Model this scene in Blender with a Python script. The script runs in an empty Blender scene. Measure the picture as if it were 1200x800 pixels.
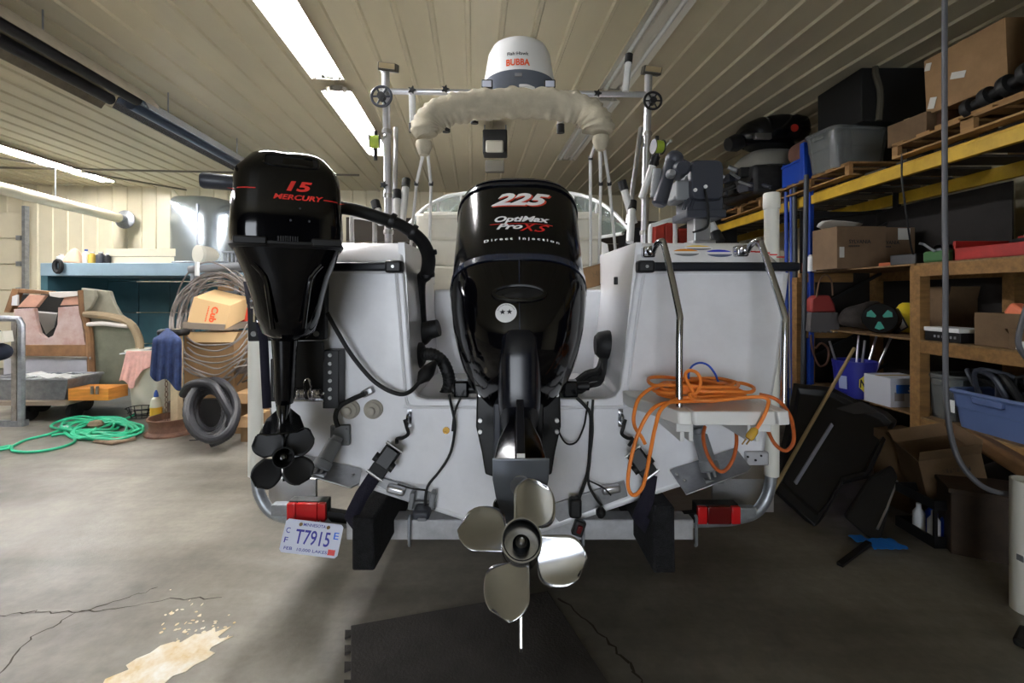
import bpy, bmesh, math, random
from mathutils import Vector, Matrix
from mathutils.bvhtree import BVHTree
random.seed(7)
V = Vector
PI = math.pi
S = bpy.context.scene
COL = S.collection

# ---------------------------------------------------------------- camera
EYE = 1.6            # camera height in metres
FPX = 540.0          # focal length in pixels of the 1200 x 800 frame
HOR = 345.0          # pixel row of the horizon
cam_d = bpy.data.cameras.new('camera')
cam_d.sensor_width = 36
cam_d.lens = FPX / 1200 * 36
cam_d.shift_y = -(400 - HOR) / 1200
cam_d.clip_start = 0.05
cam_d.clip_end = 100
cam = bpy.data.objects.new('camera', cam_d)
cam.location = (0, 0, EYE)
cam.rotation_euler = (PI / 2, 0, 0)
COL.objects.link(cam)
S.camera = cam
# ---------------------------------------------------------------- world, exposure
w = bpy.data.worlds.new('world')
S.world = w
w.use_nodes = True
w.node_tree.nodes['Background'].inputs[0].default_value = (0.86, 0.92, 1, 1)
w.node_tree.nodes['Background'].inputs[1].default_value = 4.5   # overcast daylight, enters by the added door behind the camera
S.view_settings.view_transform = 'Standard'
S.view_settings.look = 'None'
S.view_settings.gamma = 1
S.view_settings.use_curve_mapping = False
S.view_settings.exposure = 1.1
TUBE_POWER = 80.0    # emission of the fluorescent tubes
ROOM_YAW = math.radians(4.76)   # the hall is turned a little against boat and camera


def P(px, py, d):
    return V(((px - 600) / FPX * d, d, EYE - (py - HOR) / FPX * d))


def PF(px, py):
    d = FPX * EYE / (py - HOR)
    return V(((px - 600) / FPX * d, d, 0))


def R(u, v, z):
    c, s = math.cos(ROOM_YAW), math.sin(ROOM_YAW)
    return V((u * c - v * s, u * s + v * c, z))


# ---------------------------------------------------------------- materials
MATS = {}


def lin(c):
    return tuple(((x / 255) / 12.92 if x / 255 <= 0.04045 else ((x / 255 + 0.055) / 1.055) ** 2.4) for x in c) + (1.0,)


def mat(name, col, rough=0.5, metal=0.0, var=None, bump=None, coat=0.0, emit=0.0, trans=0.0, alpha=1.0, col2=None, ior=1.45, stretch=None):
    """Procedural material; var=(scale, amount), bump=(scale, strength)."""
    if name in MATS:
        return MATS[name]
    m = bpy.data.materials.new(name)
    m.use_nodes = True
    nt = m.node_tree
    b = nt.nodes['Principled BSDF']
    b.inputs['Base Color'].default_value = lin(col)
    b.inputs['Roughness'].default_value = rough
    b.inputs['Metallic'].default_value = metal
    b.inputs['Coat Weight'].default_value = coat
    b.inputs['Coat Roughness'].default_value = 0.04
    b.inputs['Transmission Weight'].default_value = trans
    b.inputs['Alpha'].default_value = alpha
    b.inputs['IOR'].default_value = ior
    if emit:
        b.inputs['Emission Color'].default_value = lin(col)
        b.inputs['Emission Strength'].default_value = emit
    if var or bump:
        tc = nt.nodes.new('ShaderNodeTexCoord')
        src = tc.outputs['Object']
        if stretch:
            mp = nt.nodes.new('ShaderNodeMapping')
            mp.inputs['Scale'].default_value = stretch
            nt.links.new(src, mp.inputs[0])
            src = mp.outputs[0]
    if var:
        n = nt.nodes.new('ShaderNodeTexNoise')
        n.inputs['Scale'].default_value = var[0]
        n.inputs['Detail'].default_value = 5
        n.inputs['Roughness'].default_value = 0.65
        nt.links.new(src, n.inputs['Vector'])
        r = nt.nodes.new('ShaderNodeValToRGB')
        c = lin(col)
        lo = lin(col2) if col2 else tuple(x * (1 - var[1]) for x in c[:3]) + (1,)
        hi = c if col2 else tuple(min(1, x * (1 + var[1] * 0.6)) for x in c[:3]) + (1,)
        r.color_ramp.elements[0].position = 0.36
        r.color_ramp.elements[1].position = 0.64
        r.color_ramp.elements[0].color = lo
        r.color_ramp.elements[1].color = hi
        nt.links.new(n.outputs[0], r.inputs[0])
        nt.links.new(r.outputs[0], b.inputs['Base Color'])
    if bump:
        n2 = nt.nodes.new('ShaderNodeTexNoise')
        n2.inputs['Scale'].default_value = bump[0]
        n2.inputs['Detail'].default_value = 4
        nt.links.new(src, n2.inputs['Vector'])
        bp = nt.nodes.new('ShaderNodeBump')
        bp.inputs['Strength'].default_value = bump[1]
        bp.inputs['Distance'].default_value = 0.01
        nt.links.new(n2.outputs[0], bp.inputs['Height'])
        nt.links.new(bp.outputs[0], b.inputs['Normal'])
    MATS[name] = m
    return m


GEL = mat('white_gelcoat', (240, 240, 242), 0.22, var=(2.5, 0.05), coat=0.3)
GELW = mat('weathered_gelcoat', (234, 234, 238), 0.3, var=(3, 0.07), coat=0.2)
BLK = mat('black_gloss_paint', (5, 5, 8), 0.09)
BLKS = mat('black_satin_cowl', (9, 10, 13), 0.16)
SLATE = mat('slate_blue_gloss', (34, 42, 62), 0.16, coat=0.8)
BLKP = mat('black_plastic', (20, 20, 22), 0.45)
BLKR = mat('black_rubber', (23, 23, 24), 0.6, var=(20, 0.25))
NAVYR = mat('navy_rubber', (20, 24, 34), 0.4)
CARPET = mat('black_bunk_carpet', (26, 26, 29), 0.95, var=(30, 0.5), bump=(160, 0.8))
CHROME = mat('polished_steel', (188, 189, 193), 0.2, 1.0, var=(6, 0.1))
STEEL = mat('brushed_steel', (176, 175, 172), 0.32, 1.0, var=(12, 0.15))
TAB = mat('dull_stainless_plate', (165, 166, 168), 0.38, 0.9, var=(7, 0.2))
ALU = mat('aluminium_tube', (200, 200, 204), 0.28, 0.9)
WALU = mat('white_anodised_tube', (212, 212, 210), 0.35, 0.1)
GALV = mat('galvanised_steel', (156, 160, 165), 0.42, 0.7, var=(14, 0.2))
GREYP = mat('grey_plastic', (128, 130, 133), 0.45)
DGREYP = mat('dark_grey_plastic', (54, 57, 66), 0.4)
WPL = mat('white_plastic', (222, 222, 220), 0.35)
CREAM = mat('cream_vinyl', (226, 222, 208), 0.5, var=(6, 0.05))
CANVAS = mat('khaki_canvas', (176, 168, 148), 0.9, var=(8, 0.12), bump=(60, 0.3))
GLASS = mat('tinted_glass', (205, 228, 220), 0.03, trans=0.9, alpha=0.6)
RED = mat('red_lens', (196, 26, 30), 0.22, coat=0.4)
DRED = mat('dark_red_lens', (92, 12, 14), 0.25, coat=0.4)
ORANGE = mat('orange_cord_jacket', (243, 138, 56), 0.5, var=(10, 0.12))
WHITEINK = mat('white_print', (236, 236, 238), 0.4)
REDINK = mat('red_print', (214, 42, 36), 0.4)
ORINK = mat('orange_print', (233, 92, 44), 0.4)
BLKINK = mat('black_print', (30, 30, 38), 0.5)
BLUEINK = mat('blue_print', (52, 50, 160), 0.45)
GREYINK = mat('grey_print', (120, 122, 126), 0.5)
PLATEW = mat('plate_white', (214, 218, 236), 0.35)
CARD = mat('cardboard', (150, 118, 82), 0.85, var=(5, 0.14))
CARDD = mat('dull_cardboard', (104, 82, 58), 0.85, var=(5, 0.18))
WOOD = mat('pine_lumber', (138, 102, 58), 0.75, var=(4, 0.25), stretch=(1, 6, 6))
WOODP = mat('pallet_wood', (150, 114, 70), 0.8, var=(5, 0.25), stretch=(5, 1, 5))
YELLOW = mat('rack_yellow', (196, 158, 46), 0.5, var=(4, 0.18))
BLUEP = mat('rack_blue', (20, 56, 140), 0.45, var=(6, 0.15))
CEILM = mat('cream_ceiling_steel', (198, 188, 160), 0.42, var=(0.9, 0.10), stretch=(1, 0.2, 1))
WALLM = mat('cream_wall_steel', (222, 212, 184), 0.45, var=(0.8, 0.06))
EMIT = mat('lit_tube', (250, 250, 255), 0.5, emit=TUBE_POWER)
TUBEOFF = mat('unlit_tube', (215, 215, 210), 0.4)
FIXW = mat('fixture_enamel', (205, 200, 186), 0.4)
GRIMESHADE = mat('grime_shade_black', (20, 20, 20), 0.6, var=(6, 0.4))  # black for grimy parts and for painted shade on rack, console and cabinets


# ---------------------------------------------------------------- mesh builder
def spline(pts, k=6, closed=False):
    pts = [V(p) for p in pts]
    n = len(pts)
    out = []
    rng = n if closed else n - 1
    for i in range(rng):
        if closed:
            a, b, c, d = pts[(i - 1) % n], pts[i], pts[(i + 1) % n], pts[(i + 2) % n]
        else:
            a, b, c, d = pts[max(i - 1, 0)], pts[i], pts[i + 1], pts[min(i + 2, n - 1)]
        for j in range(k):
            t = j / k
            out.append(0.5 * ((2 * b) + (c - a) * t + (2 * a - 5 * b + 4 * c - d) * t * t + (3 * b - a - 3 * c + d) * t ** 3))
    if not closed:
        out.append(pts[-1])
    return out


class G:
    def __init__(s):
        s.bm = bmesh.new()

    def faces(s, vs, fs):
        bv = [s.bm.verts.new(v) for v in vs]
        for f in fs:
            try:
                s.bm.faces.new([bv[i] for i in f])
            except ValueError:
                pass
        return s

    def bx(s, x0, x1, y0, y1, z0, z1):
        return s.box(((x0 + x1) / 2, (y0 + y1) / 2, (z0 + z1) / 2), (x1 - x0, y1 - y0, z1 - z0))

    def box(s, c, size, rot=None):
        M = rot if isinstance(rot, Matrix) else (Matrix.Rotation(rot or 0, 3, 'Z'))
        c = V(c)
        vs = [c + M @ V((sx * size[0] / 2, sy * size[1] / 2, sz * size[2] / 2)) for sz in (-1, 1) for sy in (-1, 1) for sx in (-1, 1)]
        return s.faces(vs, [(0, 2, 3, 1), (4, 5, 7, 6), (0, 1, 5, 4), (2, 6, 7, 3), (0, 4, 6, 2), (1, 3, 7, 5)])

    def beam(s, a, b, w, h, up=(0, 0, 1)):
        a, b = V(a), V(b)
        d = (b - a).normalized()
        x = d.cross(V(up)).normalized()
        z = x.cross(d)
        vs = [p + x * (sx * w / 2) + z * (sz * h / 2) for p in (a, b) for sx, sz in ((-1, -1), (1, -1), (1, 1), (-1, 1))]
        return s.faces(vs, [(0, 1, 2, 3), (7, 6, 5, 4), (0, 4, 5, 1), (1, 5, 6, 2), (2, 6, 7, 3), (3, 7, 4, 0)])

    def loft(s, loops, cap=True, closed=True):
        n = len(loops[0])
        rows = [[s.bm.verts.new(p) for p in lp] for lp in loops]
        for a, b in zip(rows, rows[1:]):
            for i in range(n if closed else n - 1):
                j = (i + 1) % n
                try:
                    s.bm.faces.new((a[i], a[j], b[j], b[i]))
                except ValueError:
                    pass
        if cap and closed:
            s.bm.faces.new(list(reversed(rows[0])))
            s.bm.faces.new(rows[-1])
        return s

    def tube(s, pts, r, n=8, closed=False, smooth=0, cap=True):
        if smooth:
            m = len(pts)
            pts2 = spline(pts, smooth, closed)
            if isinstance(r, (list, tuple)):
                r = [r[min(int(i / smooth), m - 1)] * (1 - (i / smooth) % 1) + r[min(int(i / smooth) + 1, m - 1)] * ((i / smooth) % 1) for i in range(len(pts2))]
            pts = pts2
        pts = [V(p) for p in pts]
        m = len(pts)
        up = V((0, 0, 1))
        loops = []
        for i, p in enumerate(pts):
            if closed:
                t = pts[(i + 1) % m] - pts[i - 1]
            else:
                t = pts[min(i + 1, m - 1)] - pts[max(i - 1, 0)]
            t = t.normalized() if t.length > 1e-9 else V((0, 0, 1))
            x = t.cross(up)
            if x.length < 0.05:
                x = t.cross(V((1, 0.3, 0)))
            x.normalize()
            up = x.cross(t)
            rr = r[min(i, len(r) - 1)] if isinstance(r, (list, tuple)) else r
            loops.append([p + (x * math.cos(a) + up * math.sin(a)) * rr for a in [2 * PI * k / n for k in range(n)]])
        if closed:
            loops.append(loops[0])
            return s.loft(loops, cap=False)
        return s.loft(loops, cap=cap)

    def cyl(s, a, b, r, r2=None, n=16):
        return s.tube([a, b], [r, r if r2 is None else r2], n)

    def lathe(s, prof, o=(0, 0, 0), ax=(0, 0, 1), n=28, cap=True):
        o, ax = V(o), V(ax).normalized()
        x = ax.cross(V((0.13, 0.2, 1)) if abs(ax.z) < 0.9 else V((1, 0, 0))).normalized()
        y = ax.cross(x)
        loops = [[o + ax * h + (x * math.cos(a) + y * math.sin(a)) * max(r, 1e-4) for a in [2 * PI * k / n for k in range(n)]] for r, h in prof]
        return s.loft(loops, cap=cap)

    def prism(s, poly, vec):
        vec = V(vec)
        poly = [V(p) for p in poly]
        return s.loft([poly, [p + vec for p in poly]])

    def grid(s, rows):
        return s.loft(rows, cap=False, closed=False)

    def ball(s, c, r, n=14, sc=(1, 1, 1)):
        c = V(c)
        k = n // 2
        loops = []
        for i in range(k + 1):
            t = PI * i / k
            rr = max(math.sin(t), 1e-3)
            loops.append([c + V((math.cos(a) * rr * r * sc[0], math.sin(a) * rr * r * sc[1], -math.cos(t) * r * sc[2])) for a in [2 * PI * j / n for j in range(n)]])
        return s.loft(loops)


ORG = {}


def world_origin(o):
    return ORG[o.name]


def tag(o, label=None, cat=None, group=None, kind=None):
    if label:
        o['label'] = label
    if cat:
        o['category'] = cat
    if group:
        o['group'] = group
    if kind:
        o['kind'] = kind
    return o


def finish(me, sharp=35):
    for p in me.polygons:
        p.use_smooth = True
    me.set_sharp_from_angle(angle=math.radians(sharp))


def obj(name, g, m, parent=None, label=None, cat=None, group=None, kind=None, bevel=0, sub=0, solid=0, sharp=35, fix=True, seg=2):
    bm = g.bm
    if fix:
        bmesh.ops.recalc_face_normals(bm, faces=bm.faces[:])
    me = bpy.data.meshes.new(name)
    if parent:
        org = world_origin(parent)
    else:
        xs = [v.co for v in bm.verts]
        org = V(((min(v.x for v in xs) + max(v.x for v in xs)) / 2, (min(v.y for v in xs) + max(v.y for v in xs)) / 2, min(v.z for v in xs)))
    bmesh.ops.translate(bm, verts=bm.verts[:], vec=-org)
    bm.to_mesh(me)
    bm.free()
    me.materials.append(m)
    finish(me, sharp)
    o = bpy.data.objects.new(name, me)
    COL.objects.link(o)
    if parent:
        o.parent = parent
    else:
        o.location = org
    ORG[o.name] = org
    if solid:
        md = o.modifiers.new('solid', 'SOLIDIFY')
        md.thickness = solid
        md.offset = 0
    if bevel:
        md = o.modifiers.new('bevel', 'BEVEL')
        md.width = bevel
        md.segments = seg
        md.limit_method = 'ANGLE'
        md.angle_limit = math.radians(32)
    if sub:
        md = o.modifiers.new('sub', 'SUBSURF')
        md.levels = sub
        md.render_levels = sub
    return tag(o, label, cat, group, kind)


def thing(name, loc, label, cat, group=None, kind=None):
    o = bpy.data.objects.new(name, None)
    COL.objects.link(o)
    o.location = V(loc)
    o.empty_display_size = 0.1
    ORG[o.name] = V(loc)
    return tag(o, label, cat, group, kind)


def clone(root, loc, label=None, group=None, rotz=0):
    r = root.copy()
    COL.objects.link(r)
    r.location = V(loc)
    r.rotation_euler = (0, 0, rotz)
    ORG[r.name] = V(loc)
    if label:
        r['label'] = label
    if group:
        r['group'] = group
    for ch in list(root.children):
        c = ch.copy()
        COL.objects.link(c)
        c.parent = r
        for gch in ch.children:
            d = gch.copy()
            COL.objects.link(d)
            d.parent = c
    return r


def bvh_of(o):
    me = o.data
    org = ORG[o.name]
    return BVHTree.FromPolygons([v.co + org for v in me.vertices], [tuple(p.vertices) for p in me.polygons])


def text(name, s, o, xd, yd, h, m, parent, wid=None, shear=0.0, bold=0.0, space=1.0, proj=None, lift=0.002, depth=0.0006, align='CENTER', arc=0.0):
    """Flat lettering centred at o, capital height about h; proj=(bvh, dir) drapes it on a surface."""
    cu = bpy.data.curves.new(name, 'FONT')
    cu.body = s
    cu.size = 1
    cu.shear = shear
    cu.offset = bold
    cu.space_character = space
    cu.resolution_u = 3
    cu.align_x = align
    tmp = bpy.data.objects.new('tmp', cu)
    COL.objects.link(tmp)
    me = bpy.data.meshes.new_from_object(tmp.evaluated_get(bpy.context.evaluated_depsgraph_get()))
    bpy.data.objects.remove(tmp)
    o, xd, yd = V(o), V(xd).normalized(), V(yd).normalized()
    nd = xd.cross(yd)
    xs = [v.co.x for v in me.vertices]
    ys = [v.co.y for v in me.vertices]
    x0, x1, y0, y1 = min(xs), max(xs), min(ys), max(ys)
    sy = h / (y1 - y0)
    sx = (wid / (x1 - x0)) if wid else sy
    bm = bmesh.new()
    bm.from_mesh(me)
    bpy.data.meshes.remove(me)
    bmesh.ops.triangulate(bm, faces=bm.faces[:])
    if proj:
        bmesh.ops.subdivide_edges(bm, edges=[e for e in bm.edges if e.calc_length() > 0.35], cuts=2)
        bmesh.ops.triangulate(bm, faces=bm.faces[:])
    for v in bm.verts:
        lx = (v.co.x - (x0 + x1) / 2) * sx
        p = o + xd * lx + yd * ((v.co.y - (y0 + y1) / 2) * sy - arc * lx * lx)
        if proj:
            hit = proj[0].ray_cast(p - V(proj[1]) * 0.6, V(proj[1]))
            if hit[0] is None:
                hit = proj[0].find_nearest(p)
            p = hit[0] - V(proj[1]) * lift
        else:
            p = p + nd * lift
        v.co = p
    g = G()
    g.bm.free()
    g.bm = bm
    return obj(name, g, m, parent, fix=False)


def marks(o, xd, yd, wid, h, n, m, parent):
    """row of illegible print: small dark strokes"""
    o, xd, yd = V(o), V(xd).normalized(), V(yd).normalized()
    nd = xd.cross(yd)
    g = G()
    st = wid / n
    for k in range(n):
        c = o + xd * (-wid / 2 + st * (k + 0.5)) + nd * 0.002
        g.prism([c + xd * (sx * st * 0.36) + yd * (sy * h * (0.5 if k % 3 else 0.42)) for sx, sy in ((-1, -1), (1, -1), (1, 1), (-1, 1))], nd * 0.001)
    return obj('print_marks', g, m, parent, kind='stuff')


def se(a, b, e, n=40, c=(0, 0)):
    """superellipse loop"""
    out = []
    for k in range(n):
        t = 2 * PI * k / n
        ct, st = math.cos(t), math.sin(t)
        out.append((c[0] + a * math.copysign(abs(ct) ** (2 / e), ct), c[1] + b * math.copysign(abs(st) ** (2 / e), st)))
    return out


def rot2(p, a):
    return (p[0] * math.cos(a) - p[1] * math.sin(a), p[0] * math.sin(a) + p[1] * math.cos(a))


# ================================================================ THE HALL
def floor_material():
    m = bpy.data.materials.new('shop_concrete')
    m.use_nodes = True
    nt = m.node_tree
    L = nt.links.new
    N = nt.nodes.new
    b = nt.nodes['Principled BSDF']
    tc = N('ShaderNodeTexCoord')

    def noise(scale, detail, stretch=None):
        n = N('ShaderNodeTexNoise')
        n.inputs['Scale'].default_value = scale
        n.inputs['Detail'].default_value = detail
        n.inputs['Roughness'].default_value = 0.6
        if stretch:
            mp = N('ShaderNodeMapping')
            mp.inputs['Scale'].default_value = stretch[0]
            mp.inputs['Rotation'].default_value = (0, 0, stretch[1])
            L(tc.outputs['Object'], mp.inputs[0])
            L(mp.outputs[0], n.inputs['Vector'])
        else:
            L(tc.outputs['Object'], n.inputs['Vector'])
        return n

    def ramp(src, p0, c0, p1, c1):
        r = N('ShaderNodeValToRGB')
        r.color_ramp.elements[0].position = p0
        r.color_ramp.elements[1].position = p1
        r.color_ramp.elements[0].color = c0
        r.color_ramp.elements[1].color = c1
        L(src, r.inputs[0])
        return r

    def mul(a, b_, f=1.0):
        x = N('ShaderNodeMixRGB')
        x.blend_type = 'MULTIPLY'
        x.inputs[0].default_value = f
        L(a, x.inputs[1])
        L(b_, x.inputs[2])
        return x.outputs[0]
    base = ramp(noise(0.55, 6).outputs[0], 0.34, lin((94, 90, 82)), 0.66, lin((166, 161, 149)))
    streak = ramp(noise(1.1, 5, ((0.35, 2.2, 1), 0.5)).outputs[0], 0.35, (0.62, 0.61, 0.6, 1), 0.6, (1, 1, 1, 1))
    fine = ramp(noise(24, 4).outputs[0], 0.3, (0.82, 0.82, 0.82, 1), 0.7, (1, 1, 1, 1))
    oil = ramp(noise(0.8, 4, ((1, 1, 1), 2.1)).outputs[0], 0.30, (0.45, 0.43, 0.40, 1), 0.46, (1, 1, 1, 1))
    c = mul(base.outputs[0], streak.outputs[0])
    c = mul(c, fine.outputs[0])
    c = mul(c, oil.outputs[0])
    L(c, b.inputs['Base Color'])
    rr = ramp(noise(0.9, 5).outputs[0], 0.3, (0.3, 0.3, 0.3, 1), 0.7, (0.52, 0.52, 0.52, 1))
    L(rr.outputs[0], b.inputs['Roughness'])
    bp = N('ShaderNodeBump')
    bp.inputs['Strength'].default_value = 0.12
    bp.inputs['Distance'].default_value = 0.01
    L(noise(40, 5).outputs[0], bp.inputs['Height'])
    L(bp.outputs[0], b.inputs['Normal'])
    return m


U0, U1, V0, V1, CEIL = -13.5, 5.4, -6.5, 10.9, 4.0
FLOORM = floor_material()
g = G()
g.prism([R(U0, V0, 0), R(U1, V0, 0), R(U1, V1, 0), R(U0, V1, 0)], (0, 0, -0.15))
floor = obj('floor', g, FLOORM, kind='structure')
ORG[floor.name] = ORG[floor.name]

CRACKM = mat('dark_crack', (62, 56, 48), 0.9)


def ribbon(pts, w, z, name, m, parent, kind=None):
    g = G()
    rows = []
    pts = [V(p) for p in pts]
    for i, p in enumerate(pts):
        t = (pts[min(i + 1, len(pts) - 1)] - pts[max(i - 1, 0)]).normalized()
        nrm = V((-t.y, t.x, 0))
        ww = w * random.uniform(0.4, 1.2)
        rows.append([V((p.x, p.y, z)) + nrm * ww / 2, V((p.x, p.y, z)) - nrm * ww / 2])
    g.grid(rows)
    return obj(name, g, m, parent, kind=kind)


def jag(pts, k=5, amp=0.012):
    out = []
    pts = [PF(*p) for p in pts]
    for a, b in zip(pts, pts[1:]):
        for i in range(k):
            p = a.lerp(b, i / k)
            out.append(p + V((random.uniform(-amp, amp), random.uniform(-amp, amp), 0)))
    out.append(pts[-1])
    return out


ribbon(jag([(0, 790), (40, 745), (90, 718), (150, 700), (185, 688)], 7), 0.008, 0.0012, 'crack', CRACKM, floor)
ribbon(jag([(0, 721), (45, 716), (90, 718), (130, 713), (200, 702), (260, 700)], 7), 0.007, 0.0012, 'crack', CRACKM, floor)
ribbon(jag([(655, 700), (700, 740), (735, 775), (752, 800)], 7), 0.014, 0.0012, 'crack', CRACKM, floor)

# pale spill of dried foam
SPILL = mat('dried_cream_spill', (246, 242, 230), 0.8, var=(7, 0.3), col2=(220, 194, 142), bump=(30, 0.5))
spill = thing('floor_spill', PF(195, 775), 'dried cream and tan spill on the concrete at the bottom edge', 'spill')


def blot(cpx, cpy, rx, ry, n, rot, z=0.0025, seed=1):
    rnd = random.Random(seed)
    c = PF(cpx, cpy)
    pts = []
    for k in range(n):
        t = 2 * PI * k / n
        r = rnd.uniform(0.72, 1.12)
        x, y = rot2((math.cos(t) * rx * r, math.sin(t) * ry * r), rot)
        pts.append(V((c.x + x, c.y + y, z)))
    return pts


g = G()
g.prism(blot(196, 776, 0.13, 0.24, 34, -0.75, seed=3), (0, 0, -0.002))
obj('spill_patch', g, SPILL, spill)
g = G()
rnd = random.Random(5)
for i in range(60):
    px, py = rnd.gauss(225, 20), rnd.gauss(735, 14)
    g.prism(blot(px, py, rnd.uniform(0.003, 0.012), rnd.uniform(0.003, 0.012), 6, 0, 0.002, i), (0, 0, -0.0015))
obj('spill_flakes', g, SPILL, spill, kind='stuff')


# ribbed steel sheet: profile along one axis
def rib_profile(width=0.915, pitch=0.305, h=0.024):
    pts = []
    n = int(round(width / pitch))
    for i in range(n):
        o = i * pitch
        pts += [(o, 0), (o + 0.014, h), (o + 0.044, h), (o + 0.058, 0)]
    pts.append((width, 0))
    return pts


g = G()
g.prism([R(U0, V0, CEIL + 0.03), R(U1, V0, CEIL + 0.03), R(U1, V1, CEIL + 0.03), R(U0, V1, CEIL + 0.03)], (0, 0, 0.1))
ceiling = obj('ceiling', g, CEILM, kind='structure')
prof = rib_profile()
k = 0
u = U0
first = None
while u < U1 - 0.01:
    wid = min(0.915, U1 - u)
    pr = [p for p in prof if p[0] <= wid]
    if first is None:
        g = G()
        g.grid([[R(u + a, V0, CEIL - h) for a, h in pr], [R(u + a, V1, CEIL - h) for a, h in pr]])
        first = obj('panel', g, CEILM, ceiling, fix=False, sharp=20)
    else:
        c = first.copy()
        COL.objects.link(c)
        c.location = R(u - U0, 0, 0)
    u += 0.915


def wall_panels(name, a, b, z0, z1, inward, m):
    """vertical ribbed sheets from point a to b (2D world), ribs towards `inward`"""
    a, b = V((a.x, a.y, 0)), V((b.x, b.y, 0))
    d = (b - a)
    ln = d.length
    d.normalize()
    iw = V(inward)
    g = G()
    g.prism([a - iw * 0.02 + V((0, 0, z0)), b - iw * 0.02 + V((0, 0, z0)), b - iw * 0.02 + V((0, 0, z1)), a - iw * 0.02 + V((0, 0, z1))], -iw * 0.1)
    wo = obj(name, g, m, kind='structure')
    s = 0
    f = None
    while s < ln - 0.01:
        wid = min(0.915, ln - s)
        if f is None or wid < 0.9:
            pr = [p for p in prof if p[0] <= wid]
            g = G()
            g.grid([[a + d * (s + x) + iw * h + V((0, 0, z0)) for x, h in pr], [a + d * (s + x) + iw * h + V((0, 0, z1)) for x, h in pr]])
            q = obj('panel', g, m, wo, fix=False, sharp=20)
            f = f or q
        else:
            c = f.copy()
            COL.objects.link(c)
            c.location = d * s
        s += 0.915
    return wo


cy, sy_ = math.cos(ROOM_YAW), math.sin(ROOM_YAW)
wall_panels('wall_back', R(U0, V1, 0), R(U1, V1, 0), 0, CEIL, (sy_, -cy, 0), WALLM)
wall_panels('wall_right', R(U1, V0, 0), R(U1, V1, 0), 0, CEIL, (-cy, -sy_, 0), WALLM)
wall_panels('wall_left', R(U0, V0, 0), R(U0, V1, 0), 0, CEIL, (cy, sy_, 0), WALLM)
# front wall behind the camera with an unseen open door, added to daylight the transom
FRONTM = mat('brown_grey_wall', (74, 74, 76), 0.6, var=(1, 0.1))
DU0, DU1, DZ = -3.6, 0.0, 2.9
wall_panels('wall_front', R(U0, V0, 0), R(DU0, V0, 0), 0, CEIL, (-sy_, cy, 0), FRONTM)
wall_panels('wall_front', R(DU1, V0, 0), R(U1, V0, 0), 0, CEIL, (-sy_, cy, 0), FRONTM)
wall_panels('wall_front', R(DU0, V0, 0), R(DU1, V0, 0), DZ, CEIL, (-sy_, cy, 0), FRONTM)
pl_d = bpy.data.lights.new('added_door_portal', 'AREA')  # guides sky light through the added door
pl_d.shape = 'RECTANGLE'
pl_d.size = DU1 - DU0
pl_d.size_y = DZ
pl_d.cycles.is_portal = True
pl_o = bpy.data.objects.new('added_door_portal', pl_d)
pl_o.location = R((DU0 + DU1) / 2, V0 - 0.05, DZ / 2)
pl_o.rotation_euler = (PI / 2, 0, ROOM_YAW + PI)
COL.objects.link(pl_o)

# sectional overhead door in the back wall, far left
DOORM = mat('cream_door_steel', (214, 204, 178), 0.45, var=(0.7, 0.08))
door = thing('door_1', R(-11.3, 10.8, 0), 'cream sectional overhead door at the far left of the back wall', None, kind='structure')
for i in range(6):
    g = G()
    z = 0.02 + i * 0.56
    g.prism([R(-13.3, 10.78, z), R(-9.66, 10.78, z), R(-9.66, 10.78, z + 0.545), R(-13.3, 10.78, z + 0.545)], R(0, 0.05, 0))
    obj('door_section', g, DOORM, door, bevel=0.008)
for i in range(1, 6):
    for uu in (-12.9, -11.2, -9.75):
        g = G()
        z = 0.02 + i * 0.56
        c = R(uu, 10.76, z)
        g.box(c, (0.09, 0.04, 0.1), ROOM_YAW)
        obj('hinge', g, GALV, door)
g = G()
g.beam(R(-9.6, 10.74, 0), R(-9.6, 10.74, 3.5), 0.07, 0.09, up=(0, 1, 0))
obj('door_track', g, GALV, door)


# dark sheet of door panels, added for the shade behind the boat
BACKSHADE = mat('back_shade_brown', (64, 56, 46), 0.6, var=(0.7, 0.15))
back_shade = thing('back_shade_sheet', R(1.0, 10.8, 0), 'dark brown panel sheet added on the back wall for the shade behind the boat', None, kind='structure')
for i in range(6):
    for j in range(4):
        g = G()
        z = 0.02 + i * 0.56
        ua, ub = -2.9 + j * 1.9, -2.9 + (j + 1) * 1.9 - 0.02
        g.prism([R(ua, 10.78, z), R(ub, 10.78, z), R(ub, 10.78, z + 0.545), R(ua, 10.78, z + 0.545)], R(0, 0.05, 0))
        obj('door_section', g, BACKSHADE, back_shade, bevel=0.008)

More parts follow.
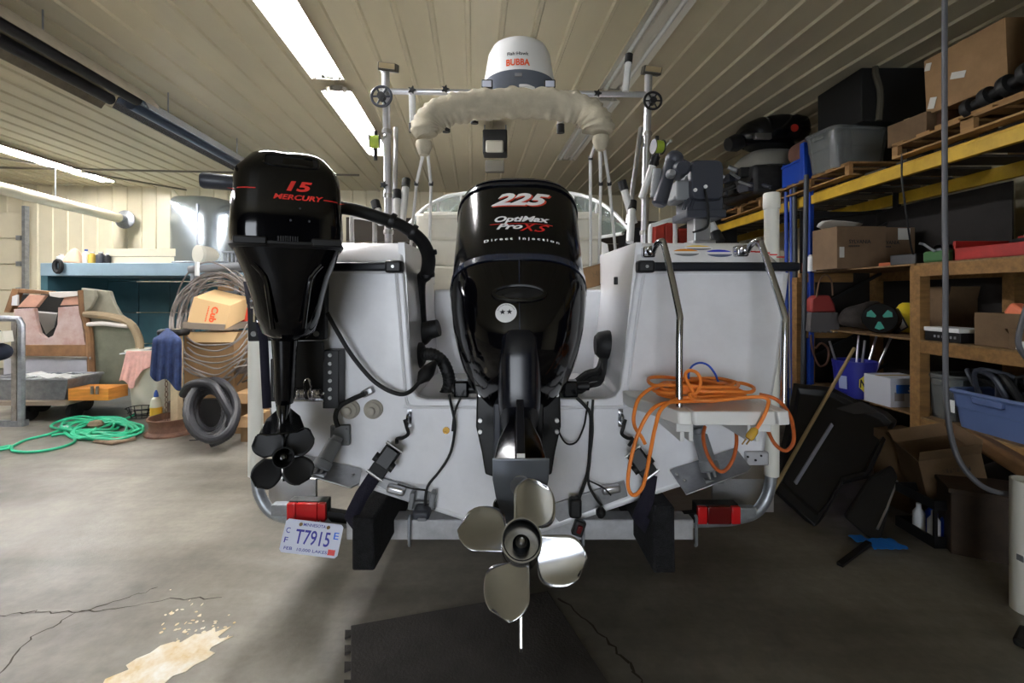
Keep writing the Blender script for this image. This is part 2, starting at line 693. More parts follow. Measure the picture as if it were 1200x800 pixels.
# fluorescent fixtures
def strip_light(u, v0, v1, lit, label, z=3.9):
    t = thing('ceiling_light', R(u, (v0 + v1) / 2, z), label, 'ceiling light', 'eight foot fluorescent strip lights')
    g = G()
    loops = []
    for v in (v0, v1):
        loops.append([R(u - 0.17, v, z + 0.0), R(u - 0.06, v, z + 0.07), R(u + 0.06, v, z + 0.07), R(u + 0.17, v, z + 0.0), R(u + 0.165, v, z + 0.004), R(u + 0.055, v, z + 0.062), R(u - 0.055, v, z + 0.062), R(u - 0.165, v, z + 0.004)])
    g.loft(loops)
    obj('reflector', g, FIXW, t)
    g = G()
    g.loft([[R(u - 0.05, v, z + 0.06), R(u - 0.035, v, z + 0.02), R(u + 0.035, v, z + 0.02), R(u + 0.05, v, z + 0.06)] for v in (v0, v1)])
    obj('ballast_cover', g, FIXW, t)
    for s in (-1, 1):
        g = G()
        g.cyl(R(u + s * 0.09, v0 + 0.03, z + 0.015), R(u + s * 0.09, v1 - 0.03, z + 0.015), 0.019, n=10)
        obj('tube', g, EMIT if lit else TUBEOFF, t)
        for vv in (v0, v1 - 0.03):
            g = G()
            g.bx(-0.02, 0.02, -0.0, 0.03, -0.02, 0.04)
            bmesh.ops.transform(g.bm, matrix=Matrix.Translation(R(u + s * 0.09, vv, z + 0.015)) @ Matrix.Rotation(ROOM_YAW, 4, 'Z'), verts=g.bm.verts[:])
            obj('lamp_holder', g, FIXW, t)
    for vv in (v0 + 0.3, v1 - 0.3):
        g = G()
        g.cyl(R(u, vv, z + 0.06), R(u, vv, CEIL), 0.006, n=6)
        obj('hanger', g, GALV, t)
    return t


strip_light(-1.55, 2.64, 5.08, True, 'lit fluorescent strip light overhead, cut by the top edge left of the boat arch')
strip_light(-1.55, 5.36, 7.80, True, 'lit fluorescent strip light glowing just left of the arch upright')
strip_light(-7.45, 7.72, 10.1, True, 'lit fluorescent strip light near the far left overhead door')
strip_light(-7.45, 4.95, 7.35, True, 'lit fluorescent strip light cut by the left edge of the photo')
strip_light(-7.45, 2.2, 4.64, True, 'lit fluorescent strip light left of the frame in the far row')
strip_light(1.57, 2.64, 5.08, False, 'unlit fluorescent strip light right of the radar dome, cut by the top edge')
strip_light(1.57, 5.36, 7.80, False, 'unlit fluorescent strip light behind the right end of the folded canopy')

# ================================================================ THE BOAT
XB = 0.04        # boat centre line
YT = 2.1         # transom plane
boat = thing('motor_boat', (XB, 5.0, 0.45), 'white fibreglass motor boat standing stern first on its trailer', 'boat')


def T(px, py, d=YT):
    return P(px, py, d)


# hull shell: y, sheer half beam, sheer z, chine half beam, chine z, keel z
HS = [(2.10, 1.205, 1.70, 1.09, 0.86, 0.50), (3.2, 1.225, 1.70, 1.10, 0.86, 0.50), (4.6, 1.22, 1.73, 1.08, 0.88, 0.50), (6.0, 1.12, 1.80, 0.92, 0.96, 0.53), (7.3, 0.80, 1.88, 0.56, 1.12, 0.64), (8.3, 0.38, 1.95, 0.22, 1.38, 0.92), (8.9, 0.03, 2.0, 0.02, 1.75, 1.55)]
g = G()
loops = []
for y, sb, sz, cb, cz, kz in HS:
    loops.append([V((XB - sb, y, sz)), V((XB - (sb * 0.55 + cb * 0.45), y, (sz * 0.5 + cz * 0.5))), V((XB - cb, y, cz)), V((XB, y, kz)), V((XB + cb, y, cz)), V((XB + (sb * 0.55 + cb * 0.45), y, (sz * 0.5 + cz * 0.5))), V((XB + sb, y, sz))])
g.grid(loops)
obj('hull', g, GEL, boat, solid=0.03, sharp=25)

# transom board with the engine notch
front = []
for a, b in [(-1.205, 1.70), (-1.175, 1.28), (-1.09, 0.86), (0.0, 0.50), (1.09, 0.86), (1.175, 1.28), (1.205, 1.70)]:
    front.append(V((XB + a, YT, b)))
# notch from right to left, rounded corners
NL = [(0.53, 1.70), (0.50, 1.5), (0.455, 1.17), (0.43, 1.135), (0.39, 1.122), (-0.43, 1.122), (-0.475, 1.135), (-0.495, 1.17), (-0.52, 1.5), (-0.535, 1.70)]
for a, b in NL:
    front.append(V((XB + a, YT, b)))
g = G()
g.prism(front, (0, 0.05, 0))
transom = obj('transom', g, GELW, boat, bevel=0.008)
# raised lip round the notch
g = G()
lip = [V((XB + a * 1.06, YT - 0.004, 1.122 + (b - 1.122) if b > 1.2 else b - 0.035)) for a, b in NL]
g.tube(lip, 0.008, 6, smooth=2)
obj('notch_moulding', g, GELW, boat)

# stern quarter blocks beside the engine well (upper slanted face carries the decals)
for sgn, x_in, x_out in ((-1, -0.54, -1.205), (1, 0.53, 1.225)):
    zz = 1.70
    prof = [(YT - 0.012, 1.705), (YT - 0.012, 1.745), (YT + 0.03, 1.80), (YT + 0.10, 1.845), (3.0, 1.86), (3.0, 1.66), (YT + 0.05, 1.66)]
    g = G()
    xa, xb_ = sorted((XB + x_in, XB + x_out))
    n = 7
    loops = []
    for i in range(n):
        t = i / (n - 1)
        x = xa + (xb_ - xa) * t
        drop = 0.0
        inset = 0.0
        if (sgn > 0 and i == n - 1) or (sgn < 0 and i == 0):
            drop, inset = 0.07, 0.03
        loops.append([V((x, y + inset, z - (drop if z > 1.75 else 0))) for y, z in prof])
    g.loft(loops)
    obj('stern_quarter', g, GEL, boat, bevel=0.012)
    # engine well side
    g = G()
    bt = [(0.53, 1.70), (0.455, 1.15)] if sgn > 0 else [(-0.535, 1.70), (-0.495, 1.15)]
    th = 0.03 * sgn
    g.loft([[V((XB + bt[0][0], y, 1.84)), V((XB + bt[1][0], y, 1.12)), V((XB + bt[1][0] + th, y, 1.12)), V((XB + bt[0][0] + th, y, 1.84))] for y in (YT + 0.02, 2.86)])
    obj('engine_well_side', g, GEL, boat)
    # vertical corner moulding on the transom face
    # black rub rail
    g = G()
    x0, x1 = sorted((XB + x_in + sgn * 0.01, XB + x_out + sgn * 0.025))
    g.bx(x0, x1, YT - 0.045, YT + 0.01, 1.705, 1.745)
    rr = obj('rub_rail', g, NAVYR, boat, bevel=0.012, seg=3)
    g = G()
    xe = x0 if sgn > 0 else x1
    g.box((xe + sgn * 0.02, YT - 0.022, 1.725), (0.075, 0.062, 0.055))
    cap = obj('rail_end_cap', g, BLKP, rr, bevel=0.01)
    g = G()
    g.cyl((xe + sgn * 0.02, YT - 0.05, 1.725), (xe + sgn * 0.02, YT - 0.058, 1.725), 0.007, n=10)
    obj('screw', g, STEEL, rr)

g = G()
g.bx(XB - 0.52, XB + 0.52, 2.84, 2.9, 1.1, 1.63)
obj('well_bulkhead', g, GEL, boat, bevel=0.012)
g = G()
g.bx(XB - 0.5, XB + 0.5, YT + 0.04, 2.86, 1.09, 1.115)
obj('well_floor', g, GEL, boat)
# cockpit sole, inner gunwales, cuddy with foredeck
g = G()
g.bx(XB - 1.1, XB + 1.1, 2.9, 5.2, 1.0, 1.03)
obj('cockpit_sole', g, CREAM, boat)
for sgn in (-1, 1):
    g = G()
    loops = []
    for y, a, z in ((2.98, 1.225, 1.71), (4.0, 1.225, 1.72), (5.3, 1.18, 1.77)):
        loops.append([V((XB + sgn * a, y, z)), V((XB + sgn * a, y, z + 0.05)), V((XB + sgn * (a - 0.2), y, z + 0.06)), V((XB + sgn * (a - 0.2), y, 1.05)), V((XB + sgn * (a - 0.17), y, 1.05)), V((XB + sgn * (a - 0.17), y, z))])
    g.loft(loops)
    obj('gunwale', g, GEL, boat, bevel=0.01)
g = G()
loops = []
for y, a, z, zt in ((5.2, 1.12, 1.72, 2.27), (6.0, 1.08, 1.76, 2.3), (7.0, 0.82, 1.84, 2.2), (8.0, 0.45, 1.9, 2.05), (8.7, 0.1, 1.96, 2.0)):
    loops.append([V((XB - a, y, z)), V((XB - a * 0.93, y, zt - 0.1)), V((XB - a * 0.7, y, zt)), V((XB + a * 0.7, y, zt)), V((XB + a * 0.93, y, zt - 0.1)), V((XB + a, y, z))])
g.loft(loops)
obj('cuddy', g, GEL, boat, bevel=0.03)
# windshield: curved frame and panes
wp = [(476, 268, 4.75), (492, 249, 4.95), (512, 235, 5.15), (540, 227, 5.3), (608, 223, 5.36), (672, 227, 5.3), (700, 236, 5.15), (720, 250, 4.95), (736, 268, 4.75)]
wtop = [P(*p) for p in wp]
wbot = [V((p.x + (0.0 if abs(p.x - XB) > 1 else 0), p.y + 0.22, 2.26)) for p in wtop]
wtop[0].z = 2.28
wtop[-1].z = 2.28
g = G()
g.tube(wtop, 0.022, 8, smooth=4)
ws = obj('windshield_frame', g, WALU, boat)
g = G()
g.tube(wbot, 0.02, 8, smooth=4)
obj('windshield_sill', g, WALU, boat)
for i in (2, 3, 5, 6):
    g = G()
    g.cyl(wtop[i], wbot[i], 0.016, n=8)
    obj('windshield_mullion', g, WALU, ws)
st, sb_ = spline(wtop, 3), spline(wbot, 3)
for i in range(8):
    g = G()
    g.grid([[st[3 * i + k], sb_[3 * i + k]] for k in range(4)])
    obj('windshield_pane', g, GLASS, ws, solid=0.006)


# helm seats
def boat_seat(px, d, label):
    b = P(px, 300, d)
    t = thing('helm_seat', (b.x, b.y, 1.03), label, 'seat', 'cream helm seats')
    x = b.x
    g = G()
    g.bx(x - 0.27, x + 0.27, d - 0.03, d + 0.55, 1.45, 1.58)
    obj('seat_cushion', g, CREAM, t, bevel=0.04, seg=3)
    for i in range(3):
        g = G()
        z = 1.62 + i * 0.2
        g.bx(x - 0.27, x + 0.27, d - 0.02 + i * 0.0, d + 0.10, z, z + 0.205)
        obj('back_cushion', g, CREAM, t, bevel=0.025, seg=3)
    g = G()
    g.tube([(x - 0.2, d - 0.05, 2.2), (x + 0.2, d - 0.05, 2.2)], 0.028, 8)
    obj('grab_roll', g, CREAM, t)
    g = G()
    g.bx(x - 0.24, x + 0.24, d + 0.02, d + 0.5, 1.03, 1.46)
    obj('seat_box', g, WPL, t, bevel=0.02)


boat_seat(529, 3.55, 'cream padded helm seat seen left of the big engine cowl')
boat_seat(664, 3.55, 'cream padded companion seat peeking out right of the big engine cowl')

# stern rails
for pts, d, lab in (([(413, 276), (412, 258), (416, 254), (436, 257), (439, 262), (439, 278)], 2.6, 'l'), ([(762, 290), (762, 267), (768, 263), (788, 257), (791, 260), (791, 280)], 2.75, 'r')):
    g = G()
    q = [P(a, b, d) for a, b in pts]
    q[0].z = 1.85
    q[-1].z = 1.85
    g.tube(q, 0.013, 8, smooth=3)
    obj('stern_rail', g, WALU, boat)
# oval warning decals on the right quarter
decs = [(806, 296, 17, 5.2, (232, 150, 40), 'orange'), (824, 289.5, 17, 5.5, (226, 190, 40), 'yellow'), (845, 297, 17, 5.2, (36, 50, 205), 'blue')]
for px, py, rx, ry, colr, nm in decs:
    s = FPX / YT
    c = T(px, py, YT)
    yy = YT + 0.03
    # the slanted face goes from (y -0.012, z 1.745) to (0.03, 1.80)
    slope = V((0, 0.042, 0.055)).normalized()
    base = V((c.x, 0, 0))
    zmid = c.z
    f = (zmid - 1.745) / 0.055
    pc = V((c.x, YT - 0.012 + 0.042 * f - 0.003, zmid))
    if f > 1:
        slope = V((0, 0.07, 0.045)).normalized()
        f2 = (zmid - 1.80) / 0.045
        pc = V((c.x, YT + 0.03 + 0.07 * f2 - 0.003, zmid))
    nrm = V((1, 0, 0)).cross(slope)
    def ell(k0, k1, sx, sy, off):
        n = 28
        return [pc + nrm * off + V((1, 0, 0)) * (sx * math.cos(2 * PI * t / n)) + slope * (sy * math.sin(2 * PI * t / n)) for t in range(k0, k1 + 1)]
    rxm, rym = rx / s, ry / s * 1.25
    g = G()
    g.prism(ell(0, 27, rxm, rym, 0.001), nrm * 0.001)
    dc = obj('warning_decal', g, WHITEINK, boat)
    g = G()
    g.prism(ell(2, 12, rxm * 0.96, rym * 0.96, 0.0022), nrm * 0.0004)
    obj('decal_header', g, mat('decal_' + nm, colr, 0.4), dc)
    g = G()
    g.prism(ell(15, 27, rxm * 0.9, rym * 0.85, 0.0022), nrm * 0.0004)
    obj('decal_print', g, GREYINK if nm != 'blue' else mat('slate_print', (90, 100, 130), 0.5), dc)
# registration sticker outline and red stripe label
g = G()
cc = T(889, 293)
for dx in range(5):
    a = V((cc.x - 0.02 + dx * 0.033, YT + 0.022, 1.798 - dx * dx * 0.0016))
    g.box(a, (0.036, 0.002, 0.006))
obj('capacity_label_stripe', g, REDINK, boat)
# drain, thru hull fittings on the transom
for px, py, r in ((411, 479, 0.043), (438, 479, 0.043)):
    g = G()
    c = T(px, py)
    g.lathe([(r, 0), (r, 0.012), (r * 0.82, 0.02), (r * 0.8, 0.03), (r * 0.45, 0.04), (r * 0.42, 0.055), (r * 0.2, 0.06)], c, (0, -1, 0), 24)
    obj('through_hull_cap', g, mat('aged_nylon', (178, 172, 160), 0.5, var=(20, 0.15)), boat)
g = G()
c = T(523, 504)
g.lathe([(0.016, 0), (0.016, 0.006), (0.008, 0.006), (0.008, 0.001)], c, (0, -1, 0), 16)
obj('drain_plug', g, mat('brass', (150, 118, 60), 0.35, 1.0), boat)
# small vent on right well moulding
g = G()
g.box(T(721, 329, YT) + V((0, -0.01, 0)), (0.016, 0.02, 0.035))
obj('switch', g, BLKP, boat, bevel=0.003)
# zinc / transducer mount bar plates under the keel line
for pts, lab in (([(441, 566), (447, 558), (512, 578), (505, 602)], 'l'), ([(640, 592), (731, 562), (735, 580), (655, 610)], 'r')):
    g = G()
    g.prism([T(a, b, YT - 0.004) for a, b in pts], (0, -0.012, 0))
    pl = obj('transducer_plate', g, TAB, boat, bevel=0.002)
for px, py, rot in ((464, 574, 0.25), (716, 573, -0.15)):
    g = G()
    M = Matrix.Rotation(rot, 3, 'Y')
    g.box(T(px, py, YT - 0.03), (0.085, 0.035, 0.036), M)
    obj('zinc_anode', g, ALU, boat, bevel=0.012, seg=3)


# trim tabs
def trim_tab(corners, act0, act1, plate_pts, label_side):
    g = G()
    # the plate leaves the transom's lower edge and points aft
    g.prism(corners, (0, 0, -0.006))
    t = obj('trim_tab', g, TAB, boat, bevel=0.002)
    g = G()
    d = (act1 - act0)
    g.tube([act0, act0 + d * 0.1, act0 + d * 0.12, act0 + d * 0.62, act0 + d * 0.64, act0 + d * 0.82, act0 + d * 0.84], [0.024, 0.024, 0.032, 0.034, 0.040, 0.040, 0.02], 18)
    ac = obj('tab_actuator', g, GREYP, t)
    g = G()
    for s in (-0.013, 0.013):
        g.cyl(act0 + d * 0.8 + V((s, 0, 0)), act1 + V((s, 0, 0)), 0.007, n=8)
    g.box(act1, (0.075, 0.03, 0.014))
    obj('actuator_clevis', g, TAB, ac)
    g = G()
    g.box(act0 + V((0, 0.03, 0)), (0.085, 0.02, 0.09))
    for sx in (-0.03, 0.03):
        for sz in (-0.03, 0.03):
            g.cyl(act0 + V((sx, 0.022, sz)), act0 + V((sx, 0.012, sz)), 0.007, n=8)
    obj('actuator_base', g, GREYP, t, bevel=0.004)
    for q in plate_pts:
        g = G()
        g.cyl(q, q + V((0, 0, 0.006)), 0.007, n=8)
        obj('bolt', g, STEEL, t)


def tabq(px, py, d):
    return P(px, py, d)


# left tab: far edge on transom, near edge toward camera
lt = [tabq(345, 529, 2.09), tabq(424, 549, 2.09), tabq(421, 566, 1.97), tabq(411, 571, 1.93), tabq(336, 549, 1.93)]
trim_tab(lt, P(396, 512, 2.05), P(371, 556, 1.96), [P(414, 556, 2.02), P(395, 549, 2.05)], 'l')
rt = [tabq(785, 550, 2.09), tabq(862, 524, 2.09), tabq(880, 547, 1.95), tabq(876, 552, 1.93), tabq(804, 579, 1.93)]
trim_tab(rt, P(818, 503, 2.05), P(836, 563, 1.96), [P(793, 556, 2.04), P(802, 563, 2.0)], 'r')
# hydraulic line for left tab
g = G()
g.tube([T(396, 500, 2.04), T(393, 488, 2.04), T(398, 476, 2.04), T(412, 468, 2.04), T(428, 461, 2.05)], 0.011, 8, smooth=4)
hl = obj('tab_hose', g, BLKR, boat)
g = G()
g.box(T(431, 459, YT - 0.012), (0.06, 0.028, 0.035), Matrix.Rotation(-0.5, 3, 'Y'))
obj('hose_fitting', g, ALU, boat, bevel=0.008)
# grey junction box on the right lower transom
g = G()
g.box(T(884, 535, YT + 0.01), (0.105, 0.06, 0.062))
jb = obj('junction_box', g, mat('light_grey_box', (176, 176, 180), 0.45), boat, bevel=0.008)
for dx, dz in ((-0.03, 0.0), (0.005, -0.015), (0.03, 0.005)):
    g = G()
    c = T(884, 535, YT - 0.02) + V((dx, 0, dz))
    g.cyl(c, c + V((0, -0.004, 0)), 0.005, n=8)
    obj('screw', g, BLKP, jb)
# stern eyes
EYEL, EYER = T(480, 489, YT), T(727, 489, YT)
for e in (EYEL, EYER):
    g = G()
    g.tube([e + V((0, 0, 0.022)), e + V((0, -0.035, 0.02)), e + V((0, -0.045, 0)), e + V((0, -0.035, -0.02)), e + V((0, 0, -0.022))], 0.007, 8, smooth=3)
    g.box(e + V((0, -0.003, 0)), (0.022, 0.006, 0.08))
    obj('stern_eye', g, CHROME, boat)

# rigging tube grommets in the well sides
g = G()
c = V((XB - 0.525, 2.45, 1.40))
g.lathe([(0.06, 0), (0.06, 0.01), (0.045, 0.022), (0.045, 0.0)], c, (1, 0, 0), 20)
obj('rigging_grommet', g, BLKR, boat)

# ---------------- tie-down straps
def strap(eye, hook_px, ratchet, tail, label, side):
    t = thing('ratchet_strap', (tail[-1].x, tail[-1].y, tail[-1].z), label, 'strap', 'tie-down straps at the stern')
    g = G()
    e = eye + V((0, -0.045, -0.008))
    g.tube([e + V((-0.012 * side, 0, 0.01)), e + V((0.0, -0.012, -0.02)), e + V((0.006 * side, -0.01, -0.05)), e + V((-0.02 * side, -0.005, -0.07)), e + V((-0.045 * side, 0, -0.075)), hook_px], 0.008, 8, smooth=4)
    obj('hook', g, BLKP, t)
    a, b = ratchet
    g = G()
    g.beam(a, b, 0.075, 0.02, up=(0, -1, 0))
    obj('ratchet_frame', g, GRIMESHADE, t, bevel=0.004)
    m = (a + b) / 2
    d = (b - a).normalized()
    xx = d.cross(V((0, -1, 0))).normalized()
    g = G()
    g.cyl(m - xx * 0.05 + V((0, -0.02, 0)), m + xx * 0.05 + V((0, -0.02, 0)), 0.02, n=14)
    obj('ratchet_spool', g, GRIMESHADE, t)
    g = G()
    g.beam(m - d * 0.07 + V((0, -0.03, 0)), m + d * 0.01 + V((0, -0.045, 0)), 0.06, 0.012, up=(0, -1, 0))
    obj('ratchet_handle', g, BLKP, t, bevel=0.003)
    for pp in (a, b):
        g = G()
        g.cyl(pp - xx * 0.042 + V((0, -0.012, 0)), pp + xx * 0.042 + V((0, -0.012, 0)), 0.007, n=8)
        obj('ratchet_pin', g, STEEL, t)
    g = G()
    pts = [b] + tail
    rows = []
    for p, q in zip(pts, pts[1:]):
        for k in range(4):
            rows.append(p.lerp(q, k / 4))
    rows.append(pts[-1])
    grid = []
    for i, p in enumerate(rows):
        dd = (rows[min(i + 1, len(rows) - 1)] - rows[max(0, i - 1)]).normalized()
        x2 = dd.cross(V((0.25 * side, -1, 0))).normalized()
        grid.append([p - x2 * 0.03, p + x2 * 0.03])
    g.grid(grid)
    obj('webbing', g, mat('navy_webbing', (26, 24, 40), 0.85, bump=(150, 0.4)), t, solid=0.006)


strap(EYEL, T(465, 519, 2.04), (T(463, 523, 2.03), T(440, 556, 2.02)), [T(424, 580, 2.02), T(412, 604, 2.0), T(428, 625, 2.1)], 'dark ratchet strap hooked to the stern eye left of the big engine', 1)
strap(EYER, T(737, 522, 2.04), (T(741, 528, 2.03), T(762, 556, 2.02)), [T(758, 585, 2.0), T(749, 606, 2.0), T(770, 630, 2.15)], 'dark ratchet strap hooked to the stern eye right of the big engine', -1)

# ================================================================ TRAILER
tr = thing('boat_trailer', (XB, 4.0, 0), 'galvanised boat trailer carrying the white motor boat', 'trailer')
g = G()
g.bx(XB - 0.86, XB + 0.86, 2.28, 2.38, 0.385, 0.485)
obj('rear_crossmember', g, mat('white_galvanised', (188, 188, 190), 0.45, 0.35, var=(8, 0.2)), tr, bevel=0.006)
for px in (480, 683, 815):
    g = G()
    c = P(px, 620, 2.27)
    g.tube([c + V((0, 0, 0.07)), c + V((0, -0.012, 0.06)), c + V((0, -0.012, -0.07)), c + V((0, 0, -0.08))], 0.008, 6)
    obj('u_bolt', g, GALV, tr)
for sgn in (-1, 1):
    g = G()
    g.bx(XB + sgn * 0.72 - 0.04, XB + sgn * 0.72 + 0.04, 2.3, 7.2, 0.34, 0.46)
    obj('frame_rail', g, GALV, tr)
    # guide-on: bent galvanised pipe and white PVC sleeve
    xs = -1.335 if sgn < 0 else 1.352
    q = [V((XB + sgn * 0.80, 2.36, 0.43)), V((xs - sgn * 0.22, 2.38, 0.435)), V((xs - sgn * 0.09, 2.39, 0.47)), V((xs - sgn * 0.02, 2.40, 0.56)), V((xs, 2.40, 0.68))]
    g = G()
    g.tube(q[:1] + spline(q[1:], 5) + [V((xs, 2.40, 2.0))], 0.028, 14)
    obj('guide_pipe', g, GALV, tr)
    g = G()
    g.lathe([(0.036, 0), (0.036, 1.43), (0.0, 1.43)], (xs, 2.40, 0.66), (0, 0, 1), 20)
    sl = obj('guide_sleeve', g, mat('white_pvc', (226, 224, 214), 0.4), tr)
    g = G()
    g.lathe([(0.041, 0), (0.041, 0.075), (0.036, 0.083), (0.0, 0.085)], (xs, 2.40, 2.045), (0, 0, 1), 20)
    obj('sleeve_cap', g, mat('white_pvc', (226, 224, 214), 0.4), sl)
# carpeted bunks
for pf, xr, top in (((412, 438, 606, 669), 1, 0), ((766, 791, 592, 672), -1, 0)):
    x0, x1, y0, y1 = pf
    a = [P(x0, y0, 1.98), P(x1, y0 + 2, 1.98), P(x1 + 1, y1, 1.98), P(x0, y1, 1.98)]
    lean = V((0.07 * xr, 0, 0))
    b = [p + V((0.0, 2.6, 0.02)) + lean for p in a]
    g = G()
    mid = [p.lerp(q, 0.06) + V((0, 0, 0)) for p, q in zip(a, b)]
    g.loft([a, mid, b])
    obj('bunk', g, CARPET, tr, bevel=0.01)
    g = G()
    g.beam(a[0].lerp(a[3], 0.85) + V((0.05, 0.55, 0)), V((a[0].x + 0.05, 2.53, 0.36)), 0.06, 0.06)
    obj('bunk_bracket', g, GALV, tr)
# wheels
TYRE = mat('tyre_rubber', (24, 24, 24), 0.75, var=(12, 0.3))
for sgn in (-1, 1):
    for yy in (3.7, 4.55):
        g = G()
        g.lathe([(0.2, 0.0), (0.31, 0.0), (0.335, 0.03), (0.335, 0.18), (0.31, 0.21), (0.2, 0.21)], (XB + sgn * 0.98 - 0.105, yy, 0.336), (1, 0, 0), 32)
        wheel = obj('tyre', g, TYRE, tr)
        g = G()
        g.lathe([(0.2, 0.02), (0.17, 0.09), (0.06, 0.12), (0.02, 0.12)], (XB + sgn * 0.98 - 0.105, yy, 0.336), (1, 0, 0), 24)
        obj('wheel_rim', g, GALV, wheel)
for yy in (3.7, 4.55):
    g = G()
    g.cyl((XB - 0.9, yy, 0.336), (XB + 0.9, yy, 0.336), 0.035)
    obj('axle', g, GALV, tr)
# diamond plate fenders
DIAM = bpy.data.materials.new('diamond_plate')
DIAM.use_nodes = True
nt = DIAM.node_tree
b_ = nt.nodes['Principled BSDF']
b_.inputs['Base Color'].default_value = lin((196, 196, 198))
b_.inputs['Metallic'].default_value = 0.85
b_.inputs['Roughness'].default_value = 0.35
tc_ = nt.nodes.new('ShaderNodeTexCoord')
mp_ = nt.nodes.new('ShaderNodeMapping')
mp_.inputs['Rotation'].default_value = (0.7, 0.78, 0.78)
nt.links.new(tc_.outputs['Object'], mp_.inputs[0])
vo_ = nt.nodes.new('ShaderNodeTexChecker')
vo_.inputs['Scale'].default_value = 70
nt.links.new(mp_.outputs[0], vo_.inputs[0])
bp_ = nt.nodes.new('ShaderNodeBump')
bp_.inputs['Strength'].default_value = 0.5
bp_.inputs['Distance'].default_value = 0.004
nt.links.new(vo_.outputs['Fac'], bp_.inputs['Height'])
nt.links.new(bp_.outputs[0], b_.inputs['Normal'])
for sgn, xa, xb2 in ((-1, P(326, 560, 2.6).x, P(379, 560, 2.6).x), (1, P(818, 560, 2.7).x, P(884, 560, 2.7).x)):
    g = G()
    pr = [(2.5, 0.42), (2.5, 0.60), (2.72, 0.68), (3.2, 0.80), (5.0, 0.80), (5.4, 0.55), (5.38, 0.55), (4.98, 0.78), (3.21, 0.78), (2.74, 0.66), (2.52, 0.585), (2.52, 0.42)]
    g.loft([[V((x, y, z)) for y, z in pr] for x in (xa, xb2)])
    obj('fender', g, DIAM, tr)
# tail lights
for px0, px1, py0, py1, d, m1, m2 in ((337, 382, 588, 611, 2.3, RED, RED), (817, 867, 592, 614, 2.32, RED, DRED)):
    a, b = P(px0, py1, d), P(px1, py0, d)
    g = G()
    g.bx(a.x, b.x, d + 0.01, d + 0.07, a.z, b.z)
    box = obj('tail_light', g, BLKP, tr, bevel=0.005)
    wdt = (b.x - a.x)
    for k, (f0, f1) in enumerate(((0.0, 0.22), (0.235, 0.78), (0.795, 1.0))):
        g = G()
        g.bx(a.x + wdt * f0, a.x + wdt * f1, d - 0.012, d + 0.012, a.z + 0.004, b.z - 0.004)
        obj('lens', g, m1 if k != 1 else m2, box, bevel=0.004)
    g = G()
    sgn = -1 if px0 < 600 else 1
    xo = a.x - 0.09 if sgn < 0 else b.x
    g.bx(xo, xo + 0.09, d + 0.01, d + 0.06, a.z + 0.02, b.z - 0.02)
    obj('lamp_bracket', g, GALV, tr, bevel=0.006)
    g = G()
    xc = (a.x + b.x) / 2
    g.beam((xc, d + 0.04, a.z + 0.03), (XB + sgn * 0.72, d + 0.04, 0.45), 0.04, 0.05)
    obj('lamp_arm', g, GRIMESHADE, tr)
# licence plate
pc = [P(334, 608, 2.24), P(401, 616, 2.24), P(394, 656, 2.20), P(331, 643, 2.20)]
ex = (pc[1] - pc[0]).normalized()
ey = ((pc[0] - pc[3]) - ex * (pc[0] - pc[3]).dot(ex)).normalized()
cen = sum(pc, V((0, 0, 0))) / 4
W2, H2 = 0.14, 0.073
nz = ex.cross(ey)
g = G()
pl = [cen + ex * x + ey * y for x, y in ((-W2 + .012, -H2), (W2 - .012, -H2), (W2, -H2 + .012), (W2, H2 - .012), (W2 - .012, H2), (-W2 + .012, H2), (-W2, H2 - .012), (-W2, -H2 + .012))]
g.prism(pl, -nz * 0.003)
plate = obj('license_plate', g, PLATEW, tr, label='white Minnesota trailer plate with blue lettering')
def on_plate(s, x, y, h, wd, m=BLUEINK, bold=0.01):
    text('plate_lettering', s, cen + ex * x + ey * y, ex, ey, h, m, plate, wid=wd, bold=bold, lift=0.0015)
on_plate('MINNESOTA', 0.003, 0.056, 0.014, 0.108)
on_plate('T7915', 0.005, 0.002, 0.064, 0.168, bold=0.012)
on_plate('C', -0.118, 0.024, 0.024, 0.02)
on_plate('F', -0.118, -0.018, 0.024, 0.018)
on_plate('E', 0.116, 0.022, 0.03, 0.024, mat('plate_sticker_blue', (40, 110, 230), 0.4))
on_plate('10,000 LAKES.', 0.018, -0.054, 0.015, 0.15)
on_plate('FEB', -0.1, -0.052, 0.013, 0.04)
g = G()
g.box(cen + ex * 0.108 + ey * -0.05 + nz * 0.001, (0.034, 0.002, 0.024), Matrix((ex, -nz, ey)).transposed())
obj('validation_sticker', g, REDINK, plate)
for x in (-0.064, 0.07):
    g = G()
    q = cen + ex * x + ey * 0.055
    g.cyl(q, q + nz * 0.006, 0.008, n=12)
    obj('plate_bolt', g, mat('rusty_bolt', (120, 98, 70), 0.6, 0.6), plate)
g = G()
g.beam(cen + ey * 0.02 - nz * 0.01, V((cen.x + 0.05, 2.33, 0.46)), 0.06, 0.012, up=(0, -1, 0.2))
obj('plate_bracket', g, GALV, tr)

# ================================================================ BIG OUTBOARD
TH = math.radians(34)
c_, s_ = math.cos(TH), math.sin(TH)
EU, EV, EW = V((1, 0, 0)), V((0, -c_, s_)), V((0, s_, c_))
HUB = V((XB - 0.012, 1.33, EYE - (632 - HOR) / FPX * 1.33))
EO = HUB - EV * 0.30


def E(u, v, w_):
    return EO + EU * u + EV * v + EW * w_


def WO(py, va):
    k = (HOR - py) / FPX
    return (k * (EO.y - c_ * va) - (EO.z - EYE) - s_ * va) / (c_ - k * s_)


def HW(px, v, w_):
    """half width in metres of px pixels at that engine height"""
    return px / FPX * E(0, v, w_).y


big = thing('outboard_motor', (EO.x, EO.y, EO.z - 0.3), 'big glossy black outboard lettered 225 tilted up at the centre of the transom', 'outboard motor')


def sect(w_, a, va, vf, e):
    c0 = (va + vf) / 2
    return [E(u, v, w_) for u, v in se(a, (va - vf) / 2, e, 44, (0, c0))]


